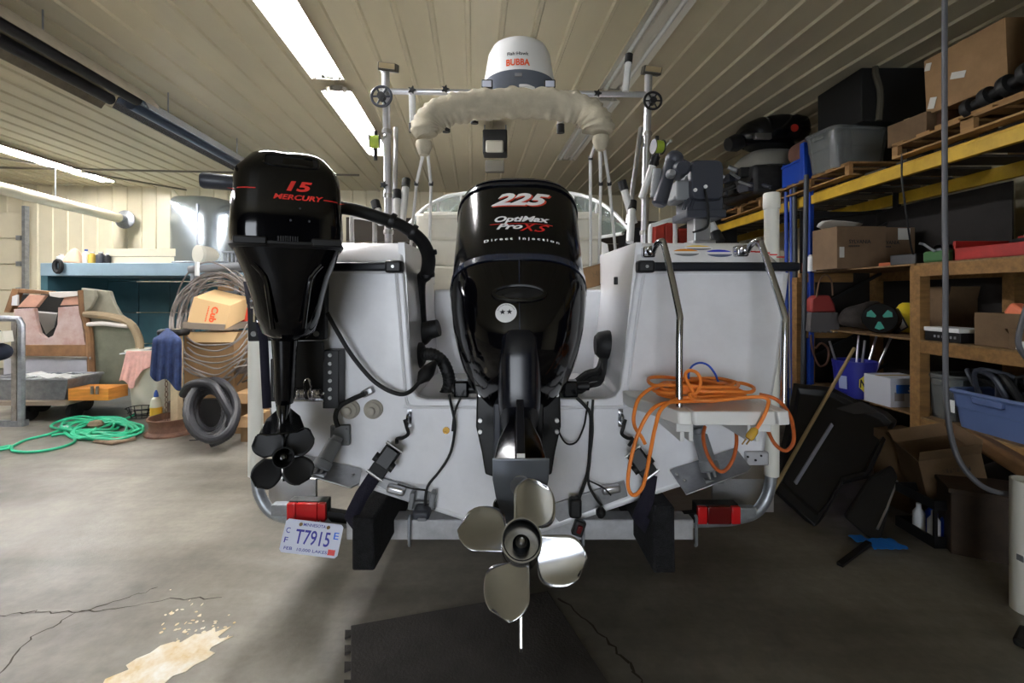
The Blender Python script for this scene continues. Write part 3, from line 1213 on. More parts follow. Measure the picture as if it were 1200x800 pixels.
w_seam = WO(297, 0.34)
w_top = WO(207, 0.30)
# lower cowl
lows = []
for py, hw, va, vf, e in ((443, 33, 0.20, -0.16, 2.4), (432, 42, 0.25, -0.22, 2.4), (405, 58, 0.30, -0.28, 2.5), (375, 68, 0.335, -0.32, 2.6), (345, 74, 0.35, -0.34, 2.7), (318, 77, 0.35, -0.35, 2.8), (304, 77, 0.345, -0.35, 2.9)):
    ww = WO(py, va)
    lows.append(sect(ww, HW(hw, 0, ww), va, vf, e))
lows.append(sect(w_seam, HW(76, 0, w_seam), 0.34, -0.345, 2.9))
g = G()
g.loft(lows)
lower = obj('lower_cowl', g, BLK, big, sharp=60)
# slate band under the seam
g = G()
w1 = WO(304, 0.346)
g.loft([sect(w1, HW(77.8, 0, w1), 0.351, -0.353, 2.9), sect(w_seam - 0.004, HW(77, 0, w_seam), 0.347, -0.35, 2.9)])
obj('cowl_band', g, SLATE, big, sharp=60)
# upper cowl
ups = []
for dw, hw, va, vf, e in ((0.004, 74.5, 0.335, -0.34, 2.9), (0.02, 75.5, 0.338, -0.345, 2.9)):
    ups.append(sect(w_seam + dw, HW(hw, 0, w_seam), va, vf, e))
for py, hw, va, vf, e in ((260, 72, 0.335, -0.34, 2.9), (230, 69, 0.325, -0.335, 3.0), (218, 68, 0.318, -0.33, 3.0)):
    ww = WO(py, va)
    ups.append(sect(ww, HW(hw, 0, ww), va, vf, e))
g = G()
g.loft(ups)
upper = obj('upper_cowl', g, BLKS, big, sharp=60)
# top cap with grip slot
wc = WO(218, 0.318)
g = G()
capl = []
for dw, hw, va, vf, e in ((0.004, 69, 0.327, -0.335, 3.0), (0.02, 69, 0.327, -0.335, 3.0)):
    capl.append(sect(wc + dw, HW(hw, 0, wc), va, vf, e))
w2 = wc + 0.022
capl += [sect(w2, HW(64, 0, w2), 0.27, -0.30, 3.0), sect(w2 + 0.03, HW(63, 0, w2), 0.262, -0.30, 3.0), sect(w2 + 0.032, HW(66.5, 0, w2), 0.31, -0.325, 3.0), sect(w2 + 0.05, HW(65, 0, w2), 0.302, -0.32, 3.0), sect(w2 + 0.068, HW(60, 0, w2), 0.265, -0.30, 2.9), sect(w2 + 0.078, HW(48, 0, w2), 0.17, -0.25, 2.8)]
g.loft(capl)
obj('cowl_cap', g, mat('navy_black_gloss', (16, 19, 28), 0.18, coat=0.7), big, sharp=50)
bvU = bvh_of(upper)
bvL = bvh_of(lower)


def etext(s, px, py, hpx, wpx, m, shear=0.0, bold=0.02, va=0.335, lift=0.003, arc=0.0, space=1.0, on=None):
    ww = WO(py, va)
    d = E(0, va, ww).y
    x = (px - 600) / FPX * d - EO.x
    wa, wb = WO(py - hpx / 2, va), WO(py + hpx / 2, va)
    return text('lettering', s, E(x, va, ww), EU, EW, wa - wb, m, on or upper, wid=wpx / FPX * d, shear=shear, bold=bold, space=space, proj=(bvU if on is None else bvL, -EV), lift=lift, arc=arc)


etext('225', 612.2, 233.0, 16, 71, mat('red_shadow_print', (206, 62, 40), 0.4), shear=0.45, bold=0.045, lift=0.002)
etext('225', 610.5, 232.0, 15.5, 70, WHITEINK, shear=0.45, bold=0.04, lift=0.0032)
etext('OptiMax', 612, 257.5, 9.2, 65, WHITEINK, shear=0.3, bold=0.035)
etext('Pro', 597, 265.5, 6.6, 31, WHITEINK, shear=0.35, bold=0.035, lift=0.003)
etext('X', 619, 266.5, 9, 20, REDINK, shear=0.35, bold=0.02, lift=0.0034)
etext('S', 635, 267.5, 8.5, 19, REDINK, shear=0.55, bold=0.01, lift=0.0034)
etext('_________', 611, 262.3, 0.7, 74, REDINK, lift=0.0026, bold=0)
etext('D i r e c t   I n j e c t i o n', 611.5, 280.4, 4.0, 89, WHITEINK, bold=0.03, arc=0.25)
# centre seam on lower cowl
g = G()
pts = []
for py in (302, 315, 330, 350, 370, 390):
    va = 0.35
    ww = WO(py, va)
    h = bvL.ray_cast(E(0, 0.8, ww), -EV)
    pts.append(h[0] + EV * 0.0005)
g.tube(pts, 0.0022, 6, smooth=2)
obj('cowl_seam', g, SLATE, lower)
# exhaust idle port: oval ring
wp_ = WO(343, 0.35)
rimc = bvL.ray_cast(E(0, 0.8, wp_), -EV)[0]
ring = []
for k in range(36):
    t = 2 * PI * k / 36
    q = E(0.098 * math.cos(t), 0.8, wp_ + 0.034 * math.sin(t))
    h = bvL.ray_cast(q, -EV)[0]
    ring.append(h)
g = G()
g.tube(ring, 0.010, 8, closed=True)
obj('port_rim', g, BLKS, lower)
g = G()
inner = []
for f, dp in ((1.0, 0.0015), (0.8, -0.004), (0.5, 0.001), (0.0, 0.0018)):
    inner.append([rimc.lerp(p, f) + EV * (dp + 0.002) for p in ring])
g.loft(inner)
obj('port_recess', g, mat('matte_black', (8, 8, 9), 0.7), lower)
# round sticker
ws_ = WO(367, 0.335)
d_ = E(0, 0.335, ws_).y
sx = (593 - 600) / FPX * d_ - EO.x


def drape(poly, m, name, lift):
    pts = []
    for a, b in poly:
        h = bvL.ray_cast(E(sx + a, 0.8, ws_ + b), -EV)[0]
        pts.append(h + EV * lift)
    c0 = sum(pts, V((0, 0, 0))) / len(pts)
    ch = bvL.ray_cast(c0 + EV * 0.4, -EV)[0] + EV * lift
    g = G()
    g.loft([pts, [ch.lerp(p, 0.5) for p in pts], [ch.lerp(p, 0.01) for p in pts]])
    return obj(name, g, m, lower)


drape([(0.04 * math.cos(2 * PI * k / 28), 0.038 * math.sin(2 * PI * k / 28)) for k in range(28)], WHITEINK, 'round_sticker', 0.003)
star = []
for q in (-1, 1):
    st_ = [(q * 0.013 + (0.012 if k % 2 == 0 else 0.005) * math.cos(PI * k / 5 + PI / 2), 0.002 + (0.012 if k % 2 == 0 else 0.005) * math.sin(PI * k / 5 + PI / 2)) for k in range(10)]
    drape(st_, BLKINK, 'sticker_star', 0.0048)
for k in range(18):
    t = PI * (0.12 + 0.76 * k / 17)
    drape([(0.034 * math.cos(t + dx) * f, 0.032 * math.sin(t + dx) * f) for f, dx in ((0.92, -0.03), (1.02, -0.03), (1.02, 0.03), (0.92, 0.03))], BLKINK, 'sticker_print', 0.0045)

# driveshaft housing: long glossy aft face
g = G()
loops = []
for py, hw, va, vf, e in ((386, 22, 0.325, -0.1, 4), (392, 27, 0.33, -0.12, 4), (420, 27.5, 0.295, -0.12, 4), (450, 26.5, 0.25, -0.12, 4), (470, 25, 0.225, -0.10, 4), (477, 23, 0.21, -0.10, 4)):
    ww = WO(py, va)
    loops.append(sect(ww, HW(hw, va, ww), va, vf, e))
g.loft(loops)
mid = obj('driveshaft_housing', g, mat('deep_navy_gloss', (12, 15, 25), 0.24), big, sharp=40)
# lower leg and fin
w_av = 0.215       # anti-ventilation plate height
g = G()
loops = []
wt = WO(470, 0.2)
for f, a, va, vf in ((0, 0.055, 0.0, -0.17), (0.35, 0.05, 0.02, -0.17), (0.7, 0.05, 0.06, -0.18), (1, 0.052, 0.12, -0.2)):
    loops.append(sect(wt + (w_av - wt) * f, a, va, vf, 2.5))
g.loft(loops)
leg = obj('lower_leg', g, BLK, big, sharp=50)
g = G()
wtf = WO(466, 0.222)
tw = 0.0135
fin = [E(0, 0.226, wtf), E(0, 0.27, WO(537, 0.27)), E(0, 0.05, WO(537, 0.27)), E(0, 0.0, wtf)]
g.prism([p - EU * tw for p in fin], EU * 2 * tw)
obj('trailing_fin', g, mat('deep_navy_gloss', (12, 15, 25), 0.24), big, bevel=0.003)
# curved splash wings either side of the fin
for s in (-1, 1):
    g = G()
    out = [(0.012, WO(478, 0.17), 0.17), (0.045, WO(492, 0.15), 0.13), (0.078, WO(512, 0.12), 0.10), (0.094, WO(535, 0.10), 0.09), (0.092, w_av + 0.01, 0.12), (0.012, w_av + 0.01, 0.16)]
    g.prism([E(s * u, v, ww) for u, ww, v in out], EV * -0.03)
    obj('splash_wing', g, BLK, big, bevel=0.008)
# anti-ventilation plate, tipped so its underside shows
g = G()
pl = []
AV = [(-0.09, 0.30), (0.09, 0.30), (0.091, 0.22), (0.082, 0.14), (0.06, 0.06), (0.04, 0.0), (0.02, -0.06), (-0.02, -0.06), (-0.04, 0.0), (-0.06, 0.06), (-0.082, 0.14), (-0.091, 0.22)]
TIP = math.tan(math.radians(28))
AVO = WO(539, 0.30) - 0.35 * TIP    # plate offset so that its aft edge sits low
for u, v in AV:
    pl.append(E(u, v, AVO + (v + 0.05) * TIP))
g.prism(pl, EW * 0.007)
avp = obj('anti_ventilation_plate', g, mat('grey_metallic_plate', (116, 120, 126), 0.35, 0.6), big, bevel=0.002)
g = G()
ov = [E(0.034 * math.cos(2 * PI * k / 24), 0.20 + 0.042 * math.sin(2 * PI * k / 24), AVO - 0.0015 + (0.20 + 0.042 * math.sin(2 * PI * k / 24) + 0.05) * TIP) for k in range(24)]
g.prism(ov, -EW * 0.004)
obj('anode', g, TAB, avp)
g = G()
g.prism([E(u, v, AVO + (v + 0.05) * TIP + 0.0085) for u, v in ((-0.013, 0.30), (0.013, 0.30), (0.013, 0.2), (-0.013, 0.2))], EW * 0.012)
obj('fin_foot', g, WPL, big)
# torpedo gearcase and skeg
g = G()
g.lathe([(0.012, -0.34), (0.04, -0.30), (0.06, -0.22), (0.066, -0.1), (0.066, 0.06), (0.062, 0.12)], EO, EV, 28)
obj('gearcase', g, BLK, big)
g = G()
loops = []
for f, a, va, vf in ((0, 0.03, -0.02, -0.2), (0.5, 0.04, 0.0, -0.22), (1, 0.06, 0.04, -0.26)):
    loops.append(sect(w_av * (1 - f) + 0.02 * f, a, va, vf, 2.2))
g.loft(loops)
obj('gearcase_strut', g, BLK, big, sharp=50)
for s in (-1, 1):
    g = G()
    q = [(0.0, 0.17, 0.03), (0.0, 0.175, 0.10), (0.03, 0.17, 0.115), (0.05, 0.16, 0.09), (0.052, 0.15, 0.05), (0.03, 0.15, 0.02)]
    g.prism([E(s * (0.045 + u), v - 0.12, w_av - 0.14 + ww - 0.02) for u, v, ww in q], EV * -0.05)
    obj('water_intake_cover', g, BLK, big, bevel=0.006)
g = G()
sk = [E(0, 0.08, -0.05), E(0, 0.02, -0.27), E(0, -0.02, -0.28), E(0, -0.16, -0.05)]
g.prism([p - EU * 0.006 for p in sk], EU * 0.012)
obj('skeg', g, STEEL, big, bevel=0.003)


# propellers
def propeller(name, C, U, Wv, A, rh, R_, n, phase, pitch, cm, skew, mhub, mblade, parent, hublen, rake=0.0, thick=0.006, nut=STEEL, ear=False):
    pr = obj(name, hub_g(C, A, rh, hublen), mhub, parent)
    for k in range(n):
        phi = phase + 2 * PI * k / n
        g = G()
        rows = []
        nr, nc = 13, 11
        for i in range(nr if not ear else 0):
            t = i / (nr - 1)
            r = rh * 0.92 + (R_ - rh * 0.92) * t
            ch = cm * (0.66 + 0.5 * t) * math.sqrt(max(0.0, 1 - t ** 4)) + 0.004
            ac = phi + skew * t ** 1.4
            row = []
            for j in range(nc):
                x = (2 * j / (nc - 1) - 1)
                a = ac + x * ch / 2 / max(r, 0.5 * R_)
                ax = -(a - ac) * pitch / (2 * PI) * (0.6 + 0.4 * t) + rake * t * t + 0.006 * x * x
                row.append(C + U * (r * math.cos(a)) + Wv * (r * math.sin(a)) + A * (ax - hublen * 0.5))
            rows.append(row)
        nr2, nc2 = 17, 13
        for i in range(nr2 if ear else 0):
            t = i / (nr2 - 1)
            r = rh * 0.92 + (R_ - rh * 0.92) * t
            e0 = 0.022 - 0.055 * max(0.0, (t - 0.55) / 0.45) ** 2.6
            ch = (0.05 + 0.205 * t - 0.105 * t * t) * math.sqrt(max(0.0, 1 - t ** 4.2)) + 0.003
            row = []
            for j in range(nc2):
                nn_ = e0 - ch * j / (nc2 - 1)
                a = phi + math.asin(max(-0.95, min(0.95, nn_ / r)))
                ax = nn_ * 0.55 * (1 - 0.25 * t) - 0.02 + 0.25 * nn_ * nn_ / 0.1 + rake * t * t
                row.append(C + U * (r * math.cos(a)) + Wv * (r * math.sin(a)) + A * (ax - hublen * 0.35))
            rows.append(row)
        g.grid(rows)
        obj('blade', g, mblade, pr, solid=thick, sharp=60)
    g = G()
    g.lathe([(rh * 0.45, -hublen * 0.6), (rh * 0.45, -0.06 * hublen / 0.12), (rh * 0.3, -0.045 * hublen / 0.12), (rh * 0.3, -0.03 * hublen / 0.12), (rh * 0.16, -0.028 * hublen / 0.12)], C, A, 20)
    h = obj('inner_hub', g, BLKS, pr)
    g = G()
    g.lathe([(rh * 0.16, -0.05), (rh * 0.16, -0.016), (rh * 0.08, -0.012)], C, A, 8)
    obj('prop_nut', g, nut, pr)
    return pr


def hub_g(C, A, rh, ln):
    g = G()
    g.lathe([(rh * 0.94, -ln), (rh * 0.94, -0.05 * ln), (rh, 0.0), (rh * 0.93, 0.0), (rh * 0.86, -0.05 * ln), (rh * 0.86, -ln * 0.9), (0.001, -ln * 0.9)], C, A, 36, cap=False)
    return g


AX = (EV + V((0, 0, 0.10))).normalized()
PW = AX.cross(V((1, 0, 0))) * -1
if PW.z < 0:
    PW = -PW
propeller('propeller', HUB, EU, PW, AX, 0.0595, 0.196, 4, math.radians(90), 0.42, 0.165, 0.05, CHROME, CHROME, big, 0.13, rake=0.02, thick=0.004, ear=True)

# clamp brackets, swivel, steering arm
for s in (-1, 1):
    g = G()
    pts = [(s * 0.135, 437), (s * 0.18, 447), (s * 0.185, 500), (s * 0.16, 530), (s * 0.145, 556), (s * 0.10, 560), (s * 0.10, 437)]
    q = [V((EO.x + a, 2.0, P(600, py, 2.0).z)) for a, py in pts]
    g.prism(q, (0, 0.095, 0))
    cb = obj('clamp_bracket', g, BLKS, big, bevel=0.008)
    for py in (462, 492, 505):
        g = G()
        c = V((EO.x + s * 0.166, 1.992, P(600, py, 2.0).z))
        g.cyl(c + V((0, 0.02, 0)), c + V((0, -0.006, 0)), 0.009, n=10)
        obj('mount_bolt', g, STEEL, cb)
    g = G()
    g.bx(EO.x + s * 0.075, EO.x + s * 0.105, 1.94, 2.05, P(0, 540, 2).z, P(0, 430, 2).z)
    obj('tilt_bracket', g, DGREYP if s < 0 else BLKS, big, bevel=0.006)
g = G()
g.bx(EO.x - 0.1, EO.x + 0.1, 2.0, 2.5, 1.16, 1.3)
obj('swivel_bracket', g, BLKP, big, bevel=0.02)
g = G()
g.bx(EO.x - 0.13, EO.x + 0.13, 2.03, 2.09, P(0, 550, 2).z, P(0, 470, 2).z)
obj('tilt_ram_housing', g, GRIMESHADE, big, bevel=0.01)
g = G()
g.cyl(P(530, 456, 2.2), P(690, 452, 2.2), 0.022, n=14)
sa = obj('steering_cylinder', g, BLKP, big)
for px in (541, 668):
    g = G()
    g.box(P(px, 455, 2.19), (0.07, 0.07, 0.08))
    obj('cylinder_end', g, BLKS, sa, bevel=0.01)
g = G()
g.lathe([(0.03, -0.07), (0.05, -0.05), (0.055, 0), (0.045, 0.05), (0.02, 0.07)], P(566, 440, 2.1), (1, 0.1, 0.1), 16)
obj('boot', g, BLKR, big)

# rigging hoses from the right well side to the engine
rig = thing('rigging_hoses', P(690, 450, 2.3), 'bundle of black rigging hoses entering the well right of the big engine', 'hose bundle')
for k in range(5):
    g = G()
    o = V((0, 0.02 * k, 0.016 * (k % 3)))
    g.tube([P(652, 452, 2.25) + o, P(670, 462 - k, 2.25) + o, P(690, 452 - 2 * k, 2.3) + o, P(705, 445 - 2 * k, 2.4) + o, V((XB + 0.47, 2.48, 1.32)) + o], 0.014, 8, smooth=4)
    obj('hose', g, BLKR, rig)
g = G()
g.lathe([(0.075, -0.02), (0.08, 0), (0.07, 0.05), (0.05, 0.07)], V((XB + 0.475, 2.47, 1.33)), (-1, 0, 0), 20)
obj('boot', g, BLKR, rig)
g = G()
g.tube([P(655, 465, 2.1), P(652, 495, 2.07), P(662, 518, 2.06), P(675, 518, 2.06), P(684, 500, 2.06), P(687, 485, 2.06), P(689, 470, 2.07)], 0.0045, 6, smooth=5)
obj('loose_wire', g, BLKR, rig)

# transducer cables right: down from the well to the plate
tcab = thing('transducer_cables', T(685, 600, 2.05), 'black transducer cables running down the transom right of the big engine', 'cable')
g = G()
g.tube([T(676, 466, 2.07), T(686, 476, 2.06), T(692, 486, 2.06), T(692, 510, 2.06), T(690, 545, 2.06), T(686, 563, 2.06), T(678, 585, 2.05), T(676, 600, 2.04)], 0.008, 8, smooth=4)
g.tube([T(695, 468, 2.07), T(694, 486, 2.055), T(694, 510, 2.055), T(689, 560, 2.05), T(696, 580, 2.05), T(705, 592, 2.05)], 0.006, 8, smooth=4)
g.tube([T(688, 562, 2.05), T(697, 566, 2.05), T(708, 572, 2.05), T(716, 580, 2.05)], 0.004, 6, smooth=4)
obj('cable', g, BLKR, tcab)
g = G()
g.box(T(674, 594, 2.045), (0.055, 0.05, 0.085))
q = obj('transducer', g, BLKP, tcab, bevel=0.012)
g = G()
g.box(T(678, 618, 2.05), (0.05, 0.035, 0.07), Matrix.Rotation(0.35, 3, 'Y'))
q = obj('speed_sensor', g, BLKP, tcab, bevel=0.008)
g = G()
g.box(T(679, 620, 2.03), (0.022, 0.02, 0.035), Matrix.Rotation(0.35, 3, 'Y'))
obj('paddle_wheel', g, DRED, q, bevel=0.004)
g = G()
g.lathe([(0.012, 0), (0.022, 0.015), (0.022, 0.03), (0.01, 0.045)], T(704, 606, 2.05), (0, 0, 1), 14)
obj('plug', g, BLKP, tcab)
# left depth transducer with cable
tl = thing('depth_transducer', T(495, 600, 2.03), 'grey depth transducer on a bracket low on the transom left of the propeller', 'transducer')
g = G()
for s in (-1, 1):
    g.box(T(495 + s * 12, 585, 2.06), (0.022, 0.05, 0.075), Matrix.Rotation(0.15, 3, 'Y'))
g.box(T(496, 592, 2.07), (0.11, 0.012, 0.04))
obj('bracket', g, GREYP, tl, bevel=0.005)
g = G()
g.box(T(495, 599, 2.03), (0.075, 0.09, 0.04))
obj('sensor_body', g, DGREYP, tl, bevel=0.012)
g = G()
g.box(T(495, 606, 2.0), (0.04, 0.03, 0.025))
obj('sensor_face', g, GREYP, tl, bevel=0.005)
g = G()
g.tube([T(526, 462, 2.07), T(530, 480, 2.06), T(533, 500, 2.055), T(528, 530, 2.055), T(515, 552, 2.05), T(501, 570, 2.05), T(498, 592, 2.04)], 0.006, 8, smooth=4)
g.tube([T(540, 466, 2.07), T(533, 482, 2.06), T(530, 505, 2.055)], 0.005, 8, smooth=4)
g.tube([T(499, 574, 2.05), T(488, 573, 2.05), T(478, 571, 2.05), T(466, 567, 2.06)], 0.004, 6, smooth=3)
obj('cable', g, BLKR, tl)

# ================================================================ KICKER OUTBOARD
KP = V((-0.885, 1.83, 1.0))
KY = math.radians(25)
KA = V((math.sin(KY), -math.cos(KY), 0))     # aft
KL = V((math.cos(KY), math.sin(KY), 0))      # lateral right
kick = thing('outboard_motor', (KP.x, KP.y, 0.85), 'small black outboard lettered 15 with red stripes hanging at the left of the transom', 'outboard motor')


def K(l, a, z):
    return KP * 1.0 + KL * l + KA * a + V((0, 0, z - KP.z))


def ksect(z, l, aa, af, e, dl=0.0, n=40):
    l = l * 0.96
    return [K(x, a, z) for x, a in se(l, (aa - af) / 2, e, n, (dl, (aa + af) / 2))]


def KZ(py, a=0.25):
    return EYE - (py - HOR) / FPX * K(0, a, 1).y


# upper cowl
g = G()
L_ = []
for py, l, aa, af, e in ((284, 0.196, 0.25, -0.20, 5), (272, 0.199, 0.256, -0.21, 5), (240, 0.195, 0.25, -0.205, 5), (205, 0.188, 0.235, -0.20, 5), (194, 0.182, 0.225, -0.195, 5)):
    L_.append(ksect(KZ(py), l, aa, af, e))
L_.append(ksect(KZ(174), 0.135, 0.185, -0.16, 4.5))
L_.append(ksect(KZ(168), 0.118, 0.15, -0.13, 4))
g.loft(L_)
ku = obj('upper_cowl', g, BLK, kick, sharp=28)
bvK = bvh_of(ku)
# handle slot on the slanted face
g = G()
pts = []
for a, b in se(0.088, 0.5, 5, 28, (0.012, 0)):
    z = KZ(185) + b * 0.046
    h = bvK.ray_cast(K(a, 0.7, z), -KA)[0]
    pts.append(h + KA * 0.001)
ct = sum(pts, V((0, 0, 0))) / len(pts)
g.loft([[p for p in pts], [p.lerp(ct, 0.1) - KA * 0.0 for p in pts], [p.lerp(ct, 0.99) for p in pts]])
obj('handle_recess', g, mat('matte_black', (8, 8, 9), 0.7), ku)
g = G()
g.tube(pts, 0.0045, 6, closed=True)
obj('recess_rim', g, BLKS, ku)


def ktext(s, px, py, hpx, wpx, m, shear=0.25, bold=0.03):
    z = KZ(py)
    d = K(0, 0.25, 1).y
    x = ((px - 600) / FPX * d - K(0, 0.25, 1).x) / KL.x
    text('lettering', s, K(x, 0.25, z), KL, V((0, 0, 1)), hpx / FPX * d, m, ku, wid=wpx / FPX * d / KL.x * 0.98, shear=shear, bold=bold, proj=(bvK, -KA), lift=0.0025)


REDB = mat('bright_red_print', (226, 52, 44), 0.4)
ktext('15', 348.5, 217, 12.5, 26, REDB, bold=0.04)
ktext('MERCURY', 348, 230.5, 6.5, 50, REDB, bold=0.035)
for lx0, lx1, py in ((-0.19, -0.10, 222.5), (0.115, 0.19, 231)):
    g = G()
    rows = []
    for k in range(6):
        x = lx0 + (lx1 - lx0) * k / 5
        row = []
        for dz in (-0.002, 0.002):
            h = bvK.ray_cast(K(x, 0.7, KZ(py) + dz - (x - lx0) * 0.0), -KA)[0]
            row.append((h or K(x, 0.2, KZ(py))) + KA * 0.002)
        rows.append(row)
    g.grid(rows)
    obj('red_stripe', g, REDB, ku)
for px, py in ((340, 258), (358, 258), (349, 243)):
    z = KZ(py)
    x = ((px - 600) / FPX * K(0, 0.25, 1).y - K(0, 0.25, 1).x) / KL.x
    h = bvK.ray_cast(K(x, 0.7, z), -KA)[0]
    g = G()
    g.cyl(h, h + KA * 0.004, 0.004, n=8)
    obj('rivet', g, DGREYP, ku)
# seam band with latch
g = G()
g.loft([ksect(KZ(290), 0.192, 0.247, -0.20, 5), ksect(KZ(286), 0.201, 0.258, -0.212, 5), ksect(KZ(283), 0.2, 0.257, -0.21, 5)])
obj('cowl_band', g, BLKP, kick, sharp=30)
for x in (-0.115, 0.125):
    g = G()
    g.box(K(x, 0.255, KZ(283)), (0.1, 0.02, 0.028), KY)
    obj('band_bumper', g, BLKP, kick, bevel=0.005)
g = G()
for k in range(9):
    g.box(K(-0.03 + k * 0.0075, 0.263, KZ(280)), (0.004, 0.012, 0.016), KY)
obj('cowl_latch', g, BLKP, kick)
# lower cowl tapering to the leg
g = G()
L_ = []
for py, l, aa, af, e in ((289, 0.19, 0.245, -0.20, 4.5), (303, 0.178, 0.235, -0.19, 3.6), (322, 0.155, 0.22, -0.17, 3.2), (345, 0.135, 0.205, -0.15, 3), (372, 0.118, 0.18, -0.12, 2.8), (392, 0.098, 0.155, -0.10, 2.6), (402, 0.06, 0.12, -0.07, 2.5)):
    L_.append(ksect(KZ(py, 0.2), l, aa, af, e))
g.loft(L_)
obj('lower_cowl', g, BLK, kick, sharp=50)
g = G()
for s in (-1, 1):
    g.tube([K(s * 0.11, 0.214, KZ(310, .2)), K(s * 0.075, 0.215, KZ(325, .2)), K(s * 0.062, 0.21, KZ(350, .2)), K(s * 0.05, 0.19, KZ(385, .2))], 0.008, 8, smooth=3)
obj('housing_rib', g, BLK, kick)
g = G()
L_ = []
for py, l, aa, af in ((398, 0.05, 0.10, -0.06), (430, 0.043, 0.09, -0.055), (468, 0.04, 0.085, -0.05), (476, 0.034, 0.075, -0.05)):
    L_.append(ksect(KZ(py, 0.1), l, aa, af, 2.6, dl=-0.015))
g.loft(L_)
obj('leg', g, BLK, kick, sharp=50)
# anti-ventilation plate and gearcase
zc = KZ(497, 0.1)
g = G()
q = [(-0.075, 0.16), (-0.05, 0.185), (0.05, 0.185), (0.075, 0.16), (0.06, 0.02), (0.02, -0.10), (-0.02, -0.10), (-0.06, 0.02)]
g.prism([K(l - 0.02, a, zc + 0.012 - a * 0.1) for l, a in q], (0, 0, -0.007))
obj('anti_ventilation_plate', g, BLKS, kick, bevel=0.003)
g = G()
L_ = []
for z, l, aa, af in ((KZ(474, 0.1), 0.03, 0.07, -0.05), (KZ(492, 0.1), 0.022, 0.1, -0.05), (zc - 0.02, 0.018, 0.09, -0.07), (KZ(537, 0.1), 0.03, 0.06, -0.1)):
    L_.append(ksect(z, l, aa, af, 2.2, dl=-0.02))
g.loft(L_)
obj('gearcase_strut', g, BLKS, kick, sharp=50)
zp = EYE - (537 - HOR) / FPX * 1.66
KC = K(-0.02, 0.17, zp)
KC.x = (332 - 600) / FPX * KC.y
g = G()
g.lathe([(0.005, -0.22), (0.022, -0.18), (0.034, -0.1), (0.034, 0.0)], KC - KA * 0.08, KA, 20)
obj('gearcase', g, BLKS, kick)
g = G()
sk = [KC + KA * a + V((0, 0, z)) for a, z in ((-0.1, -0.02), (-0.08, -0.115), (-0.11, -0.12), (-0.22, -0.02))]
g.prism([p - KL * 0.004 for p in sk], KL * 0.008)
obj('skeg', g, BLKS, kick)
KAX = (KA + V((0, 0, 0.26))).normalized()
KWV = (V((0, 0, 1)) - KAX * KAX.z).normalized()
MBLK = mat('black_prop_paint', (17, 17, 20), 0.5)
propeller('propeller', KC, KL, KWV, KAX, 0.037, 0.125, 4, math.radians(40), 0.16, 0.118, 0.1, MBLK, MBLK, kick, 0.09, thick=0.004)
# hanging steering grip, strap, mount plate
g = G()
g.lathe([(0.026, -0.05), (0.03, 0), (0.03, 0.09), (0.024, 0.1)], K(-0.205, -0.05, KZ(199)), -KL, 16)
obj('tiller_grip', g, DGREYP, kick)
g = G()
rows = []
for px, py, d in ((290, 330, 1.98), (294, 355, 1.93), (304, 375, 1.84), (309, 400, 1.82), (311, 440, 1.82), (313, 478, 1.82)):
    c = P(px, py, d)
    rows.append([c - KL * 0.016, c + KL * 0.016])
g.grid(rows)
obj('tie_strap', g, mat('navy_webbing', (26, 24, 40), 0.85), kick, solid=0.004)
g = G()
g.cyl(K(-0.13, 0.05, KZ(352, 0)), K(-0.06, 0.05, KZ(352, 0)), 0.03, n=14)
g.cyl(K(-0.10, 0.07, KZ(335, 0)), K(-0.10, 0.07, KZ(375, 0)), 0.02, n=12)
obj('clamp_screw', g, CHROME, kick)
# auxiliary bracket: thing of its own on the transom
br = thing('kicker_bracket', P(345, 470, 2.05), 'black spring assisted bracket holding the small outboard on the transom', 'bracket')
g = G()
g.prism([P(288, 290, 2.02), P(382, 300, 2.02), P(380, 398, 2.02), P(290, 400, 2.02)], (0, 0.045, 0))
obj('motor_board', g, BLKP, br, bevel=0.006)
for px, py in ((298, 391), (371, 391)):
    g = G()
    c = P(px, py, 2.018)
    g.cyl(c, c + V((0, -0.008, 0)), 0.012, n=12)
    obj('board_bolt', g, STEEL, br)
for x0, x1, y0, y1 in ((379, 398, 410, 478), (318, 330, 420, 470)):
    g = G()
    a, b = P(x0, y1, 2.03), P(x1, y0, 2.03)
    g.bx(a.x, b.x, 2.02, 2.1, a.z, b.z)
    pl_ = obj('transom_plate', g, BLKP, br, bevel=0.004)
    if x0 > 350:
        for k in range(6):
            c = P(387, 416 + k * 10, 2.018)
            g = G()
            g.cyl(c, c + V((0, -0.006, 0)), 0.008, n=10)
            obj('plate_bolt', g, STEEL, pl_)
g = G()
g.prism([P(342, 400, 2.0), P(378, 400, 2.0), P(384, 470, 2.06), P(340, 470, 2.06)], (0, 0.02, 0))
obj('link_arm', g, GRIMESHADE, br, bevel=0.004)
for cx in (352, 370):
    g = G()
    pts = []
    a, b = P(cx - 7, 461, 2.0), P(cx + 7, 461, 2.0)
    for k in range(6 * 14 + 1):
        t = k / (6 * 14)
        c = a.lerp(b, t)
        pts.append(c + V((0, math.cos(t * 12 * PI) * 0.022, math.sin(t * 12 * PI) * 0.022)))
    g.tube(pts, 0.0042, 6)
    obj('coil_spring', g, CHROME, br)
g = G()
g.tube([P(357, 459, 1.99), P(357, 448, 1.98), P(361, 444, 1.98), P(364, 450, 1.98), P(364, 459, 1.99)], 0.005, 6, smooth=3)
g.cyl(P(343, 469, 2.0), P(380, 469, 2.0), 0.006, n=8)
obj('spring_pin', g, CHROME, br)
g = G()
g.tube([P(358, 388, 1.99), P(364, 372, 1.985), P(366, 388, 1.99), P(358, 388, 1.99)], 0.003, 6)
obj('clip', g, STEEL, br)

